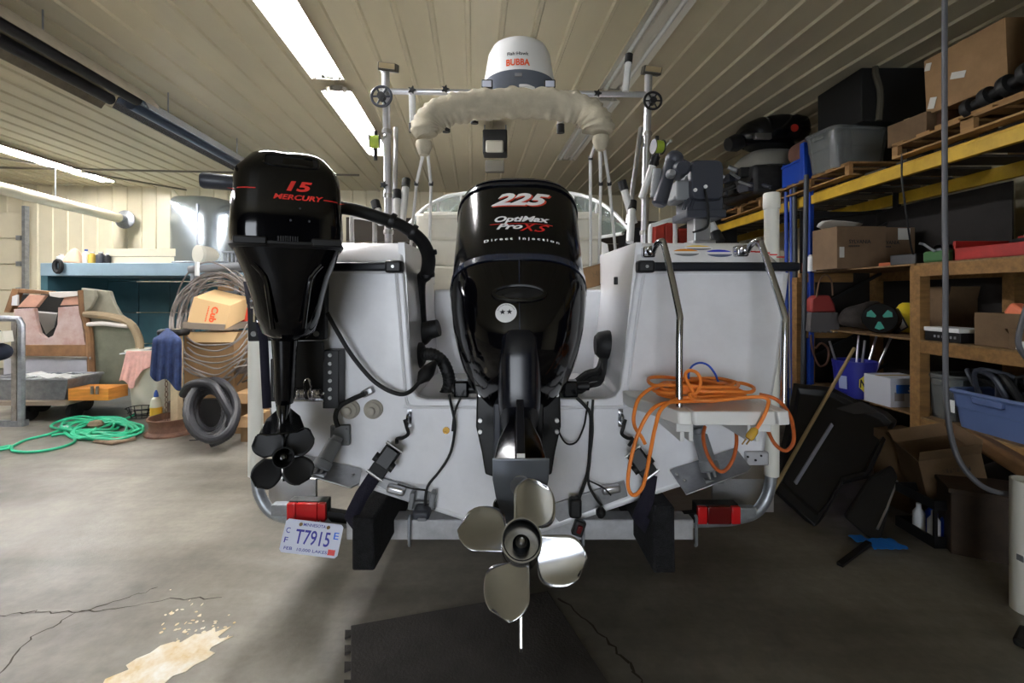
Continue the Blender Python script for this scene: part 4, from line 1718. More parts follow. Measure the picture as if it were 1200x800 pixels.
# kicker rigging hose arching into the well
kh = thing('control_hose', V((XB - 0.5, 2.45, 1.4)), 'thick black control hose arching from the small outboard into the engine well', 'hose')
g = G()
g.tube([P(398, 243, 1.95), P(420, 247, 1.98), P(445, 255, 2.02), P(470, 264, 2.08), P(492, 280, 2.15), P(502, 300, 2.25), P(500, 320, 2.35), P(492, 334, 2.4), V((XB - 0.52, 2.45, 1.40))], [0.027, 0.027, 0.028, 0.028, 0.03, 0.034, 0.034, 0.03, 0.03], 12, smooth=5)
obj('hose_sleeve', g, BLKR, kh)
for px, py, d in ((459, 259, 2.05), (484, 272, 2.12), (503, 296, 2.24), (501, 322, 2.35)):
    g = G()
    c = P(px, py, d)
    g.lathe([(0.036, -0.012), (0.038, 0), (0.036, 0.012)], c, V((1, 0.3, -0.5)) if px < 490 else V((0.1, 0.2, -1)), 14)
    obj('tape_wrap', g, BLKP, kh)
g = G()
g.lathe([(0.075, 0), (0.07, 0.02), (0.05, 0.05), (0.045, 0.1)], V((XB - 0.525, 2.45, 1.40)), (1, -0.1, 0.25), 18)
obj('boot', g, BLKR, kh)
# fuel line with primer bulb
fl = thing('fuel_line', T(430, 430, 2.05), 'black fuel line with a primer bulb swinging across the left transom', 'hose')
g = G()
g.tube([P(383, 366, 2.0), P(395, 388, 2.02), P(415, 420, 2.04), P(440, 448, 2.04), P(465, 461, 2.05), P(480, 459, 2.07), P(492, 447, 2.10)], 0.0095, 8, smooth=5)
obj('line', g, BLKR, fl)
g = G()
a, b = P(491, 448, 2.1), P(510, 424, 2.2)
d = b - a
g.tube([a, a + d * 0.15, a + d * 0.3, a + d * 0.55, a + d * 0.8, b], [0.012, 0.022, 0.034, 0.034, 0.022, 0.012], 16)
obj('primer_bulb', g, BLKR, fl)
# second hose in the well, left of the engine
h2 = thing('rigging_hose', P(515, 460, 2.4), 'black corrugated rigging tube curving down in the left of the engine well', 'hose')
g = G()
pts = spline([P(494, 416, 2.3), P(506, 415, 2.3), P(518, 423, 2.3), P(525, 438, 2.3), P(526, 452, 2.3), P(520, 466, 2.3)], 8)
g.tube(pts, [0.03 + (0.003 if k % 2 else 0) for k in range(len(pts))], 12)
obj('tube_body', g, BLKR, h2)
g = G()
g.lathe([(0.065, 0), (0.065, 0.012), (0.04, 0.03)], P(491, 416, 2.32), (1, -0.2, 0), 20)
obj('flange', g, BLKR, h2)

# ================================================================ ARCH, CANOPY, RADAR
DA = 3.3
arch = thing('fishing_arch', (XB, DA, 1.75), 'silver aluminium rod arch with crossbar spanning the boat cockpit', 'arch')
for px0, py0, px1, py1 in ((452, 84, 456, 256), (760, 88, 754, 290)):
    g = G()
    a, b = P(px0, py0, DA), P(px1, py1, DA)
    b.z = 1.76
    g.cyl(a, b, 0.027, n=16)
    up = obj('upright', g, ALU, arch)
    for f in (0.12, 0.3, 0.62, 0.8):
        q = a.lerp(b, f)
        g = G()
        g.lathe([(0.034, -0.015), (0.036, 0), (0.034, 0.015)], q, b - a, 14)
        obj('clamp_ring', g, STEEL, up)
    g = G()
    g.box(a + V((0.02, 0, 0.03)), (0.13, 0.09, 0.055), Matrix.Rotation(0.12, 3, 'Y') @ Matrix.Rotation(0.35, 3, 'X'))
    sl = obj('solar_lamp', g, mat('olive_black', (52, 46, 34), 0.4), arch, bevel=0.006)
    g = G()
    g.box(a + V((0.02, -0.05, 0.018)), (0.11, 0.012, 0.035), Matrix.Rotation(0.12, 3, 'Y') @ Matrix.Rotation(0.35, 3, 'X'))
    obj('lamp_lens', g, mat('amber_lens', (150, 132, 96), 0.3), sl)
g = G()
g.cyl(P(446, 107, DA), P(768, 111, DA), 0.021, n=16)
obj('crossbar', g, ALU, arch)
# braces
for p0, p1 in (((464, 150, 3.35), (462, 258, 3.1)), ((751, 150, 3.35), (736, 262, 3.1))):
    g = G()
    g.cyl(P(*p0), P(*p1), 0.017, n=12)
    obj('brace', g, ALU, arch)


def rod_holder(p0, p1, label, r=0.024):
    """open tube with black rubber ends"""
    a, b = P(*p0), P(*p1)
    t = thing('rod_holder', b, label, 'rod holder', 'tube rod holders of the arch')
    d = (b - a)
    g = G()
    g.lathe([(r * 0.8, 0.03), (r * 0.8, 0.0), (r, 0.0), (r, d.length), (r * 0.8, d.length)], a, d, 16)
    obj('holder_tube', g, WALU, t)
    g = G()
    g.lathe([(r * 1.18, -0.012), (r * 1.18, 0.05), (r * 1.0, 0.052)], a, d, 16)
    obj('rubber_end', g, BLKR, t)
    return t


rod_holder((484, 153, 3.32), (483, 112, 3.3), 'white tube rod holder hanging left below the arch crossbar')
rod_holder((523, 153, 3.34), (521, 110, 3.32), 'white tube rod holder mostly behind the folded canopy, left half')
rod_holder((556, 143, 3.36), (556, 112, 3.34), 'tube rod holder tip peeking out below the middle of the canopy')
rod_holder((657, 154, 3.34), (656, 112, 3.32), 'white tube rod holder hanging below the canopy right of the radar')
rod_holder((737, 66, 3.3), (733, 108, 3.28), 'tube rod holder with black end rising above the right crossbar')
rod_holder((729, 214, 3.0), (743, 262, 3.0), 'white tube rod holder leaning left with black cap, right of the cockpit')
rod_holder((768, 185, 3.05), (752, 232, 3.1), 'white tube rod holder slanting right off the right arch upright')
rod_holder((741, 238, 3.0), (738, 284, 2.9), 'short tube rod holder at the foot of the right arch upright')
rod_holder((465, 225, 3.05), (466, 258, 3.0), 'short tube rod holder at the foot of the left arch upright')
rod_holder((476, 212, 3.1), (471, 262, 3.0), 'pale tube rod holder just right of the left arch upright')
rod_holder((440, 238, 2.9), (447, 262, 2.85), 'stubby chrome rod holder beside the left stern rail')


def star_knob(px, py, d, label):
    t = thing('clamp_knob', P(px, py, d), label, 'knob', 'star knobs on the arch')
    c = P(px, py, d)
    g = G()
    pts = [c + V((0.032 * (1 if k % 2 == 0 else 0.45) * math.cos(PI * k / 5), 0, 0.032 * (1 if k % 2 == 0 else 0.45) * math.sin(PI * k / 5))) for k in range(10)]
    g.prism(pts, (0, -0.02, 0))
    obj('knob_star', g, BLKP, t, bevel=0.004)
    g = G()
    g.cyl(c, c + V((0, 0.03, 0)), 0.012, n=10)
    obj('knob_stem', g, STEEL, t)


star_knob(483, 106, DA - 0.035, 'black star knob over the left hanging rod holder')
star_knob(522, 105, DA - 0.035, 'black star knob at the left end of the canopy')
star_knob(700, 110, DA - 0.035, 'black star knob at the right end of the canopy')
star_knob(450, 217, DA - 0.035, 'star knob low on the left arch upright')


def reel(px, py, d, r, label, m):
    c = P(px, py, d)
    t = thing('reel', c, label, 'reel')
    g = G()
    g.tube([c + V((r * math.cos(2 * PI * k / 24), 0, r * math.sin(2 * PI * k / 24))) for k in range(24)], r * 0.14, 8, closed=True)
    obj('reel_rim', g, m, t)
    for k in range(6):
        g = G()
        g.cyl(c, c + V((r * math.cos(PI * k / 3), 0, r * math.sin(PI * k / 3))), r * 0.1, n=6)
        obj('spoke', g, m, t)
    g = G()
    g.cyl(c + V((0, 0.035, 0)), c + V((0, -0.02, 0)), r * 0.4, n=14)
    obj('reel_hub', g, BLKP, t)


reel(447, 113, DA - 0.05, 0.07, 'spoked planer reel on the left arch upright', DGREYP)
reel(765, 118, DA - 0.05, 0.06, 'dark planer reel on the right arch upright', BLKP)
GRN = mat('lime_line', (150, 172, 56), 0.5)
for px, py, lab in ((439, 166, 'rod reel wound with lime line left of the arch upright'), (771, 172, 'rod reel wound with lime line right of the arch upright')):
    c = P(px, py, 3.15)
    t = thing('fishing_reel', c, lab, 'reel', 'fishing reels with lime line')
    g = G()
    g.lathe([(0.05, -0.035), (0.05, -0.03), (0.035, -0.03)], c, (1, 0.2, 0), 18)
    g.lathe([(0.035, 0.03), (0.05, 0.03), (0.05, 0.035)], c, (1, 0.2, 0), 18)
    obj('reel_side', g, BLKP, t)
    g = G()
    g.lathe([(0.042, -0.028), (0.044, 0), (0.042, 0.028)], c, (1, 0.2, 0), 18)
    obj('line_spool', g, GRN, t)
    g = G()
    g.cyl(c + V((0.05, 0, 0.0)), c + V((0.075, -0.02, 0.03)), 0.006, n=6)
    g.ball(c + V((0.078, -0.025, 0.03)), 0.014, 8)
    obj('reel_handle', g, STEEL, t)
    g = G()
    g.cyl(c + V((0, 0.02, -0.12)), c + V((0.0, 0.02, 0.08)), 0.013, n=8)
    obj('reel_seat', g, BLKP, t)

# folded canopy in its boot
bim = thing('folded_canopy', (XB, 3.15, 1.75), 'khaki canvas bimini folded in its boot on thin poles', 'canopy')
mid_ = [(501, 160, 3.0), (500, 150, 3.03), (508, 138, 3.07), (528, 128.5, 3.1), (562, 123, 3.12), (604, 121, 3.13), (648, 122.5, 3.12), (680, 128, 3.09), (695, 138, 3.05), (701, 150, 3.02), (701, 156, 3.0)]
ctr = spline([P(*p) for p in mid_], 14)
rnd = random.Random(11)
loops = []
nn = len(ctr)
for i, p in enumerate(ctr):
    t = (ctr[min(i + 1, nn - 1)] - ctr[max(i - 1, 0)]).normalized()
    x = t.cross(V((0, 1, 0))).normalized()
    e = min(i, nn - 1 - i) / 10
    sc = min(1.0, 0.55 + 0.45 * e)
    wob = 1 + 0.06 * math.sin(i * 1.3) + 0.05 * math.sin(i * 0.55 + 1) + rnd.uniform(-0.02, 0.02)
    loop = []
    for k in range(18):
        a = 2 * PI * k / 18
        wr = 1 + 0.04 * math.sin(3 * a + i * 0.5)
        loop.append(p + x * math.cos(a) * 0.10 * sc * wob * wr + V((0, 1, 0)) * math.sin(a) * 0.10 * sc * wr)
    loops.append(loop)
g = G()
g.loft(loops)
obj('canvas_boot', g, CANVAS, bim, sharp=80)
for px, py in ((497, 166), (704, 160)):
    g = G()
    c = P(px, py + 5, 3.0)
    g.lathe([(0.05, 0.03), (0.055, 0), (0.04, -0.04), (0.03, -0.06)], c, (0, 0, 1), 14)
    obj('boot_end', g, CANVAS, bim)
for pts in ([(497, 176), (488, 215), (479, 262)], [(501, 178), (505, 215), (503, 262)], [(698, 168), (692, 185), (692, 262)], [(703, 166), (704, 215), (702, 268)], [(707, 166), (714, 215), (723, 270)]):
    g = G()
    q = [P(a, b, 3.02 + 0.25 * i) for i, (a, b) in enumerate(pts)]
    q[-1].z = min(q[-1].z, 1.98)
    q[-1].z = 1.80
    g.tube(q, 0.011, 8)
    po = obj('canopy_pole', g, WALU, bim)
    g = G()
    m_ = q[1]
    g.lathe([(0.016, -0.014), (0.016, 0.014)], m_, q[2] - q[1], 10)
    obj('pole_joint', g, BLKP, po)

# radar dome
rc = P(608.5, 100, 3.42)
rad = thing('radar_dome', rc, 'white radar dome with orange and navy lettering above the folded canopy', 'radar')
zb = P(0, 103, 3.42).z
zt = P(0, 56, 3.42).z
hh = zt - zb
g = G()
g.lathe([(0.262, hh * 0.04), (0.259, hh * 0.12), (0.228, hh * 0.74), (0.20, hh * 0.92), (0.13, hh * 0.99), (0.0, hh * 1.0)], (rc.x, rc.y, zb), (0, 0, 1), 48)
dome = obj('dome_cover', g, WPL, rad, sharp=50)
g = G()
g.lathe([(0.13, -0.10), (0.18, -0.095), (0.235, -0.045), (0.262, hh * 0.04)], (rc.x, rc.y, zb), (0, 0, 1), 48)
obj('dome_base', g, mat('slate_plastic', (98, 104, 114), 0.35), rad)
bvD = bvh_of(dome)
X1, Z1 = V((1, 0, 0)), V((0, 0, 1))
f_ = 3.2 / FPX
text('lettering', 'BUBBA', P(607, 75.5, 3.2), X1, Z1, 8.6 * f_, ORINK, dome, wid=27.5 * f_, bold=0.03, proj=(bvD, V((0, 1, 0))), lift=0.003)
text('lettering', 'Fish Hawk', P(607, 64.5, 3.2), X1, Z1, 4.2 * f_, BLKINK, dome, wid=25 * f_, bold=0.02, proj=(bvD, V((0, 1, 0))), lift=0.003)
g = G()
for s in (-1, 1):
    q = [P(607 + s * x, y, 3.16) for x, y in ((0.5, 63), (2, 61.5), (4, 58.8), (2.2, 60.6))]
    q = [bvD.ray_cast(p - V((0, 0.3, 0)), V((0, 1, 0)))[0] + V((0, -0.003, 0)) for p in q]
    g.faces(q, [(0, 1, 2, 3)])
obj('bird_emblem', g, BLKINK, dome)
g = G()
g.bx(rc.x - 0.2, rc.x + 0.2, rc.y - 0.14, rc.y + 0.12, zb - 0.13, zb - 0.10)
obj('dome_mount', g, BLKP, rad)
g = G()
g.tube([(rc.x + 0.0, rc.y - 0.20, zb - 0.075), (rc.x + 0.05, rc.y - 0.22, zb - 0.085), (rc.x + 0.10, rc.y - 0.20, zb - 0.095)], 0.012, 8, smooth=3)
obj('dome_cable', g, WPL, rad)
g = G()
g.box((rc.x - 0.01, rc.y - 0.252, zb - 0.02), (0.05, 0.008, 0.035), Matrix.Rotation(-0.45, 3, 'X'))
obj('rating_label', g, GREYINK, rad)
for px, lab in ((571, 'small square work lamp on the left of the radar dome'), (644, 'small square work lamp on the right of the radar dome')):
    c = P(px, 99.5, 3.2)
    t = thing('work_lamp', c, lab, 'lamp', 'work lamps beside the radar')
    g = G()
    g.box(c, (0.078, 0.05, 0.06))
    obj('lamp_body', g, BLKP, t, bevel=0.008)
    g = G()
    g.box(c + V((0, -0.027, -0.004)), (0.062, 0.008, 0.042))
    obj('lamp_lens', g, mat('lamp_glass', (206, 210, 226), 0.15), t, bevel=0.003)
    g = G()
    g.beam(c + V((0, 0.02, -0.02)), V((c.x, DA, P(0, 109, DA).z)), 0.02, 0.02)
    obj('lamp_stem', g, BLKP, t)

# radio heater box hung from the ceiling far behind
c = P(580, 176, 6.4)
t = thing('ceiling_fan_heater', c, 'small dark fan heater hung under the ceiling between canopy and big engine', 'heater')
g = G()
g.box(c + V((0, 0.1, 0.12)), (0.34, 0.3, 0.32))
obj('heater_case', g, GRIMESHADE, t, bevel=0.02)
g = G()
g.box(c + V((0, -0.1, 0.02)), (0.24, 0.14, 0.16), Matrix.Rotation(0.3, 3, 'X'))
obj('lamp_head', g, mat('khaki_grey', (150, 146, 132), 0.5), t, bevel=0.02)
g = G()
for s in (-1, 1):
    g.cyl(c + V((s * 0.15, 0.1, 0.25)), V((c.x + s * 0.15, c.y + 0.1, CEIL - 0.01)), 0.01, n=6)
obj('hanger_rods', g, GALV, t)
g = G()
g.box(c + V((0, -0.05, -0.24)), (0.26, 0.1, 0.16))
obj('pull_box', g, mat('sooty_khaki', (84, 80, 70), 0.6), t, bevel=0.01)

# ================================================================ DOWNRIGGER
dr = thing('downrigger', P(815, 277, 2.35), 'dark grey electric downrigger on a pedestal atop the right stern quarter', 'downrigger')
DD = 2.35
g = G()
a, b = P(803, 236, DD), P(838, 195, DD)
loops = []
for y, s in ((DD - 0.09, 0.94), (DD - 0.07, 1.0), (DD + 0.12, 1.0), (DD + 0.14, 0.9)):
    loops.append([V(((a.x + b.x) / 2 + x, y, (a.z + b.z) / 2 + z)) for x, z in se((b.x - a.x) / 2 * 1.08 * s, (b.z - a.z) / 2 * 1.12 * s, 6, 28)])
g.loft(loops)
obj('motor_housing', g, DGREYP, dr, bevel=0.004)
g = G()
g.prism([P(788, 234, DD - 0.05), P(806, 204, DD - 0.05), P(808, 235, DD - 0.05)], (0, 0.14, 0))
g.bx(P(788, 0, DD).x, P(812, 0, DD).x, DD - 0.06, DD + 0.1, P(0, 237, DD).z, P(0, 214, DD).z)
obj('spool_cover', g, GREYP, dr, bevel=0.01)
g = G()
a, b = P(772, 240, DD - 0.12), P(787, 190, DD - 0.1)
d = b - a
g.tube([a - d * 0.02, a + d * 0.03, a + d * 0.5, a + d * 0.97, a + d * 1.02], [0.026, 0.036, 0.035, 0.033, 0.024], 18)
obj('boom_tube', g, DGREYP, dr)
g = G()
g.ball(P(790, 187, DD - 0.09), 0.045, 14)
g.lathe([(0.035, -0.05), (0.042, -0.02), (0.042, 0.04), (0.03, 0.06)], P(795, 200, DD - 0.1), (0, -1, 0), 18)
g.box(P(797, 192, DD - 0.06), (0.09, 0.06, 0.035), Matrix.Rotation(0.5, 3, 'Y'))
obj('boom_pivot', g, DGREYP, dr)
g = G()
g.lathe([(0.018, -0.02), (0.024, 0.0), (0.014, 0.03)], P(786, 204, DD - 0.17), (0, -1, 0), 14)
g.lathe([(0.02, -0.07), (0.024, 0.0), (0.02, 0.07)], P(768.5, 215, DD - 0.1), (0.1, 0, 1), 14)
obj('boom_knob', g, GREYP, dr)
g = G()
g.bx(P(800, 0, DD).x, P(841, 0, DD).x, DD - 0.06, DD + 0.1, P(0, 250, DD).z, P(0, 233, DD).z)
g.bx(P(797, 0, DD).x, P(842, 0, DD).x, DD - 0.09, DD + 0.12, P(0, 258, DD).z, P(0, 249, DD).z)
obj('swivel_base', g, DGREYP, dr, bevel=0.006)
for k in range(5):
    g = G()
    c = P(801 + k * 3, 240, DD - 0.065)
    g.box(c, (0.006, 0.012, 0.05), Matrix.Rotation(0.3, 3, 'Y'))
    obj('cooling_rib', g, DGREYP, dr)
g = G()
g.bx(P(809, 0, DD).x, P(828, 0, DD).x, DD - 0.05, DD + 0.05, 1.85, P(0, 257, DD).z)
g.bx(P(806, 0, DD).x, P(832, 0, DD).x, DD - 0.07, DD + 0.07, 1.845, 1.87)
obj('pedestal', g, ALU, dr, bevel=0.005)
g = G()
g.tube([P(826, 222, DD - 0.1), P(828, 230, DD - 0.12), P(830, 245, DD - 0.11), P(830, 262, DD - 0.08), P(825, 268, DD - 0.06), P(812, 272, DD - 0.06)], 0.006, 6, smooth=4)
obj('power_cable', g, BLKR, dr)
for px in (823, 833):
    g = G()
    g.ball(P(px, 192, DD), 0.014, 10)
    obj('guide_roller', g, ALU, dr)
for px in (814, 826):
    g = G()
    c = P(px, 223 if px < 820 else 219, DD - 0.085)
    g.cyl(c, c + V((0, -0.012, 0)), 0.009, n=10)
    obj('toggle_switch', g, WPL, dr)
rod_holder((842, 282, 2.4), (832, 262, 2.45), 'chrome tube rod holder lying beside the downrigger pedestal', 0.026)

# ================================================================ SWIM PLATFORM WITH LADDER
sw = thing('swim_platform', (0.95, 1.9, 1.1), 'white swim platform with two stainless ladder rails, right of the transom', 'swim platform')
ZP = 1.165
plan = [(0.500, 2.09), (0.500, 1.98), (0.535, 1.93), (0.625, 1.71), (0.66, 1.70), (1.03, 1.70), (1.035, 2.09)]
PLX = mat('platform_resin', (228, 228, 226), 0.4)
for nm, poly in (('platform_step', [(0.500, 2.085), (0.500, 1.98), (0.62, 1.715), (0.645, 1.705), (0.668, 1.705), (0.668, 2.085)]), ('platform_step', [(0.674, 2.085), (0.674, 1.715), (0.68, 1.705), (0.975, 1.705), (0.982, 1.715), (0.982, 2.085)]), ('platform_step', [(0.988, 2.085), (0.988, 1.705), (1.035, 1.715), (1.035, 2.085)])):
    g = G()
    g.loft([[V((x, y, ZP - 0.05)) for x, y in poly], [V((x, y, ZP - 0.035)) for x, y in poly], [V((x * 1.0, y + 0.008, ZP)) for x, y in poly]])
    obj(nm, g, PLX, sw, bevel=0.005)
g = G()
for xa, xb3 in ((0.62, 0.68), (0.93, 0.98)):
    g = G()
    g.bx(xa, xb3, 1.74, 2.09, ZP - 0.085, ZP - 0.05)
    obj('platform_rail', g, PLX, sw, bevel=0.004)
for x in (0.665, 0.70, 0.93, 0.96):
    g = G()
    g.bx(x - 0.009, x + 0.009, 1.80, 2.09, ZP - 0.14, ZP - 0.05)
    obj('hinge_lug', g, PLX, sw, bevel=0.004)
for pts, zend in (([(766, 293, 2.05), (769, 287, 2.0), (774, 283, 1.96), (779, 290, 1.95), (795, 362, 1.83), (796.5, 376, 1.81), (796, 400, 1.80), (796, 478, 1.785)], 0), ([(877, 292, 2.05), (881, 286, 2.0), (888, 282, 1.96), (893, 289, 1.95), (917, 362, 1.83), (919.5, 378, 1.81), (919, 400, 1.80), (918, 474, 1.80)], 0)):
    q = [P(*p) for p in pts]
    q[-1].z = ZP - 0.01
    sp = spline(q[:6], 6) + q[6:]
    g = G()
    g.tube(sp, 0.0135, 14)
    rl = obj('ladder_rail', g, CHROME, sw)
    g = G()
    c = q[0] + V((-0.01, 0.05, -0.005))
    g.box(c, (0.055, 0.05, 0.05))
    g.lathe([(0.022, 0), (0.022, 0.03)], c + V((0.0, -0.02, 0)), (0.3, -1, 0.3), 14)
    obj('rail_flange', g, CHROME, rl, bevel=0.008)

# orange extension cord heaped on the platform
oc = thing('extension_cord', (0.78, 1.9, ZP), 'orange extension cord coiled on the swim platform with loops hanging down', 'cord')
rnd = random.Random(4)
g = G()
pts = []
for k in range(118):
    t = k / 118 * 2 * PI * 9
    rr = 0.75 + 0.25 * math.sin(t * 0.37 + 1)
    x = 0.775 + 0.03 * math.sin(t * 0.21) + 0.19 * rr * math.cos(t) + rnd.uniform(-0.012, 0.012)
    y = 1.90 + 0.125 * rr * math.sin(t) + rnd.uniform(-0.01, 0.01)
    z = ZP + 0.014 + 0.055 * k / 118 + 0.012 * abs(math.sin(t * 1.7))
    pts.append((x, y, z))
g.tube(pts, 0.0072, 8, smooth=3)
obj('coil', g, ORANGE, oc)
g = G()
g.tube([P(850, 470, 1.9), P(815, 470, 1.8), P(780, 472, 1.75), P(762, 482, 1.72), P(747, 510, 1.72), P(738, 545, 1.72), P(736, 570, 1.72), P(743, 580, 1.72), P(754, 568, 1.72), P(762, 530, 1.72), P(768, 500, 1.72), P(776, 478, 1.72), P(800, 466, 1.8), P(850, 466, 1.85)], 0.0072, 8, smooth=5)
g.tube([P(800, 447, 1.95), P(770, 452, 1.88), P(750, 465, 1.83), P(743, 485, 1.82), P(744, 500, 1.82), P(752, 512, 1.82), P(756, 520, 1.82)], 0.0072, 8, smooth=5)
obj('hanging_loop', g, ORANGE, oc)
g = G()
g.tube([P(800, 470, 1.8), P(815, 466, 1.78), P(808, 452, 1.77), P(803, 440, 1.77), P(808, 434, 1.77), P(817, 437, 1.77), P(821, 448, 1.77), P(816, 460, 1.77), P(808, 462, 1.77), P(815, 468, 1.75), P(840, 469, 1.73), P(870, 466, 1.73), P(890, 465, 1.72), P(900, 468, 1.71), P(899, 478, 1.69), P(893, 492, 1.685), P(886, 503, 1.685)], 0.0065, 8, smooth=5)
obj('plug_end', g, ORANGE, oc)
g = G()
a, b = P(886, 502, 1.685), P(877, 514, 1.68)
g.tube([a, a.lerp(b, 0.2), a.lerp(b, 0.8), b], [0.009, 0.014, 0.016, 0.012], 12)
pg = obj('plug_body', g, mat('clear_amber_plug', (222, 178, 70), 0.2, trans=0.3), oc)
g = G()
d = (b - a).normalized()
for o in (-0.008, 0.008):
    g.cyl(b + V((o, 0, 0)), b + d * 0.026 + V((o, 0, 0)), 0.0025, n=6)
obj('prong', g, mat('brass', (150, 118, 60), 0.35, 1.0), pg)
g = G()
g.tube([P(826, 500, 1.95), P(824, 512, 1.9), P(828, 530, 1.88), P(838, 548, 1.88), P(848, 552, 1.88), P(858, 540, 1.88), P(863, 520, 1.88), P(862, 498, 1.95)], 0.0072, 8, smooth=5)
g.tube([P(890, 462, 1.8), P(910, 468, 1.78), P(925, 485, 1.8), P(930, 505, 1.84), P(929, 520, 1.85), P(920, 528, 1.85), P(908, 520, 1.85), P(900, 505, 1.88)], 0.0072, 8, smooth=5)
obj('under_loop', g, mat('dark_orange_cord', (196, 98, 44), 0.55, var=(12, 0.25)), oc)  # loops under the platform are a darker orange than the coil
g = G()
g.tube([P(808, 448, 1.98), P(807, 438, 1.99), P(811, 429, 2.0), P(820, 425, 2.01), P(830, 428, 2.0), P(838, 438, 1.98), P(842, 448, 1.97)], 0.0045, 8, smooth=5)
obj('power_cord', g, mat('blue_cord_jacket', (40, 84, 200), 0.5), None, 'blue cord looping up behind the orange coil on the swim platform', 'cord')

# tan cardboard box in the cockpit
hb = thing('cardboard_box', P(705, 336, 2.95), 'tan cardboard box lettered in brown lying in the boat right of the big cowl', 'box')
a = P(689, 320, 2.95)
Mz = Matrix.Rotation(math.radians(-15), 3, 'Y')
cbx = P(718, 318, 3.05)
g = G()
g.box(cbx, (0.42, 0.12, 0.13), Mz)
bb = obj('box_body', g, CARD, hb, bevel=0.004)
g = G()
g.box(cbx + Mz @ V((0, -0.004, 0.068)), (0.42, 0.14, 0.006), Mz)
obj('box_flap', g, CARD, hb)
text('lettering', 'HUSKY', cbx + Mz @ V((-0.06, -0.062, 0.012)), Mz @ V((1, 0, 0)), Mz @ V((0, 0, 1)), 0.036, mat('brown_print', (132, 104, 70), 0.6), bb, wid=0.17, bold=0.03)
g = G()
g.bx(cbx.x - 0.25, cbx.x + 0.25, 2.92, 3.3, 1.45, 1.62)
obj('cooler_box', g, WPL, None, 'low white locker lid under the tan box in the cockpit', 'locker', bevel=0.02)

# ================================================================ LEFT SIDE OF THE HALL
# --- radiant tube heater under the ceiling
rh_ = thing('radiant_heater', P(100, 110, 5.2), 'dark double tube radiant heater with shiny reflector hung under the left ceiling', 'heater')
ZH = 3.62
g = G()
dk = mat('heater_black', (40, 40, 42), 0.5, 0.4, var=(5, 0.3))
for du in (-0.13, 0.13):
    g = G()
    g.cyl(R(-3.62 + du, 2.0, ZH), R(-3.62 + du, 5.1, ZH), 0.055, n=14)
    obj('burner_tube', g, dk, rh_)
g = G()
q = [(-0.3, -0.06), (-0.2, 0.09), (0.2, 0.09), (0.3, -0.06), (0.29, -0.06), (0.19, 0.08), (-0.19, 0.08), (-0.29, -0.06)]
g.loft([[R(-3.62 + a, v, ZH + b) for a, b in q] for v in (2.0, 5.2)])
obj('reflector', g, mat('sooty_reflector', (120, 112, 96), 0.4, 0.6, var=(3, 0.3)), rh_)
g = G()
g.loft([[R(-3.62 + a * 0.62, v, ZH + b * 0.8) for a, b in q] for v in (5.2, 9.2)])
obj('reflector', g, mat('bright_reflector', (190, 196, 206), 0.25, 0.9), rh_)
g = G()
g.cyl(R(-3.62, 5.2, ZH - 0.01), R(-3.62, 9.2, ZH - 0.01), 0.05, n=12)
obj('return_tube', g, mat('heat_blued_steel', (120, 130, 150), 0.3, 0.9), rh_)
for v in (2.6, 4.2, 5.8, 7.4, 9.0):
    g = G()
    g.cyl(R(-3.62, v, ZH + 0.06), R(-3.62, v, CEIL), 0.007, n=6)
    obj('hanger_chain', g, GALV, rh_)
g = G()
g.cyl(R(-3.95, 1.5, CEIL - 0.07), R(-3.95, 10.8, CEIL - 0.07), 0.028, n=10)
obj('gas_pipe', g, mat('black_iron_pipe', (52, 46, 40), 0.5), None, 'dark gas pipe running along the ceiling above the radiant heater', 'pipe')
g = G()
g.cyl(R(-9.0, 9.1, CEIL - 0.10), R(-2.2, 9.1, CEIL - 0.10), 0.02, n=8)
obj('conduit', g, mat('grey_conduit', (110, 104, 92), 0.5), None, 'thin conduit crossing the ceiling near the back wall', 'conduit')
g = G()
g.cyl(R(-9.0, 7.0, CEIL - 0.10), R(-6.3, 10.7, CEIL - 0.10), 0.018, n=8)
obj('conduit', g, mat('grey_conduit', (110, 104, 92), 0.5), None, 'thin conduit running diagonally beside the far left lights', 'conduit')
g = G()
g.tube([R(-6.55, 10.82, 2.1), R(-6.55, 10.82, CEIL - 0.2), R(-6.55, 10.6, CEIL - 0.1)], 0.03, 8)
obj('conduit', g, WALLM, None, 'cream conduit rising up the back wall left of the metal hood', 'conduit')

# --- white exhaust pipe
ex_ = thing('exhaust_pipe', P(148, 257, 10.6), 'long white exhaust pipe ending in a round wall flange at the far left', 'pipe')
a, b = P(-30, 213, 7.0), P(146, 257, 10.02)
g = G()
g.cyl(a, b.lerp(a, 0.06), 0.10, n=20)
obj('pipe_run', g, mat('aged_white_pipe', (222, 214, 190), 0.4), ex_)
g = G()
d = (b - a).normalized()
g.cyl(b.lerp(a, 0.08), b, 0.085, n=20)
obj('pipe_end', g, GALV, ex_)
g = G()
g.lathe([(0.2, -0.02), (0.2, 0.0), (0.1, 0.03)], b, -d, 24)
obj('wall_flange', g, GALV, ex_)
g = G()
q = a.lerp(b, 0.45)
g.cyl(q, V((q.x, q.y, CEIL)), 0.008, n=6)
obj('hanger', g, GALV, ex_)

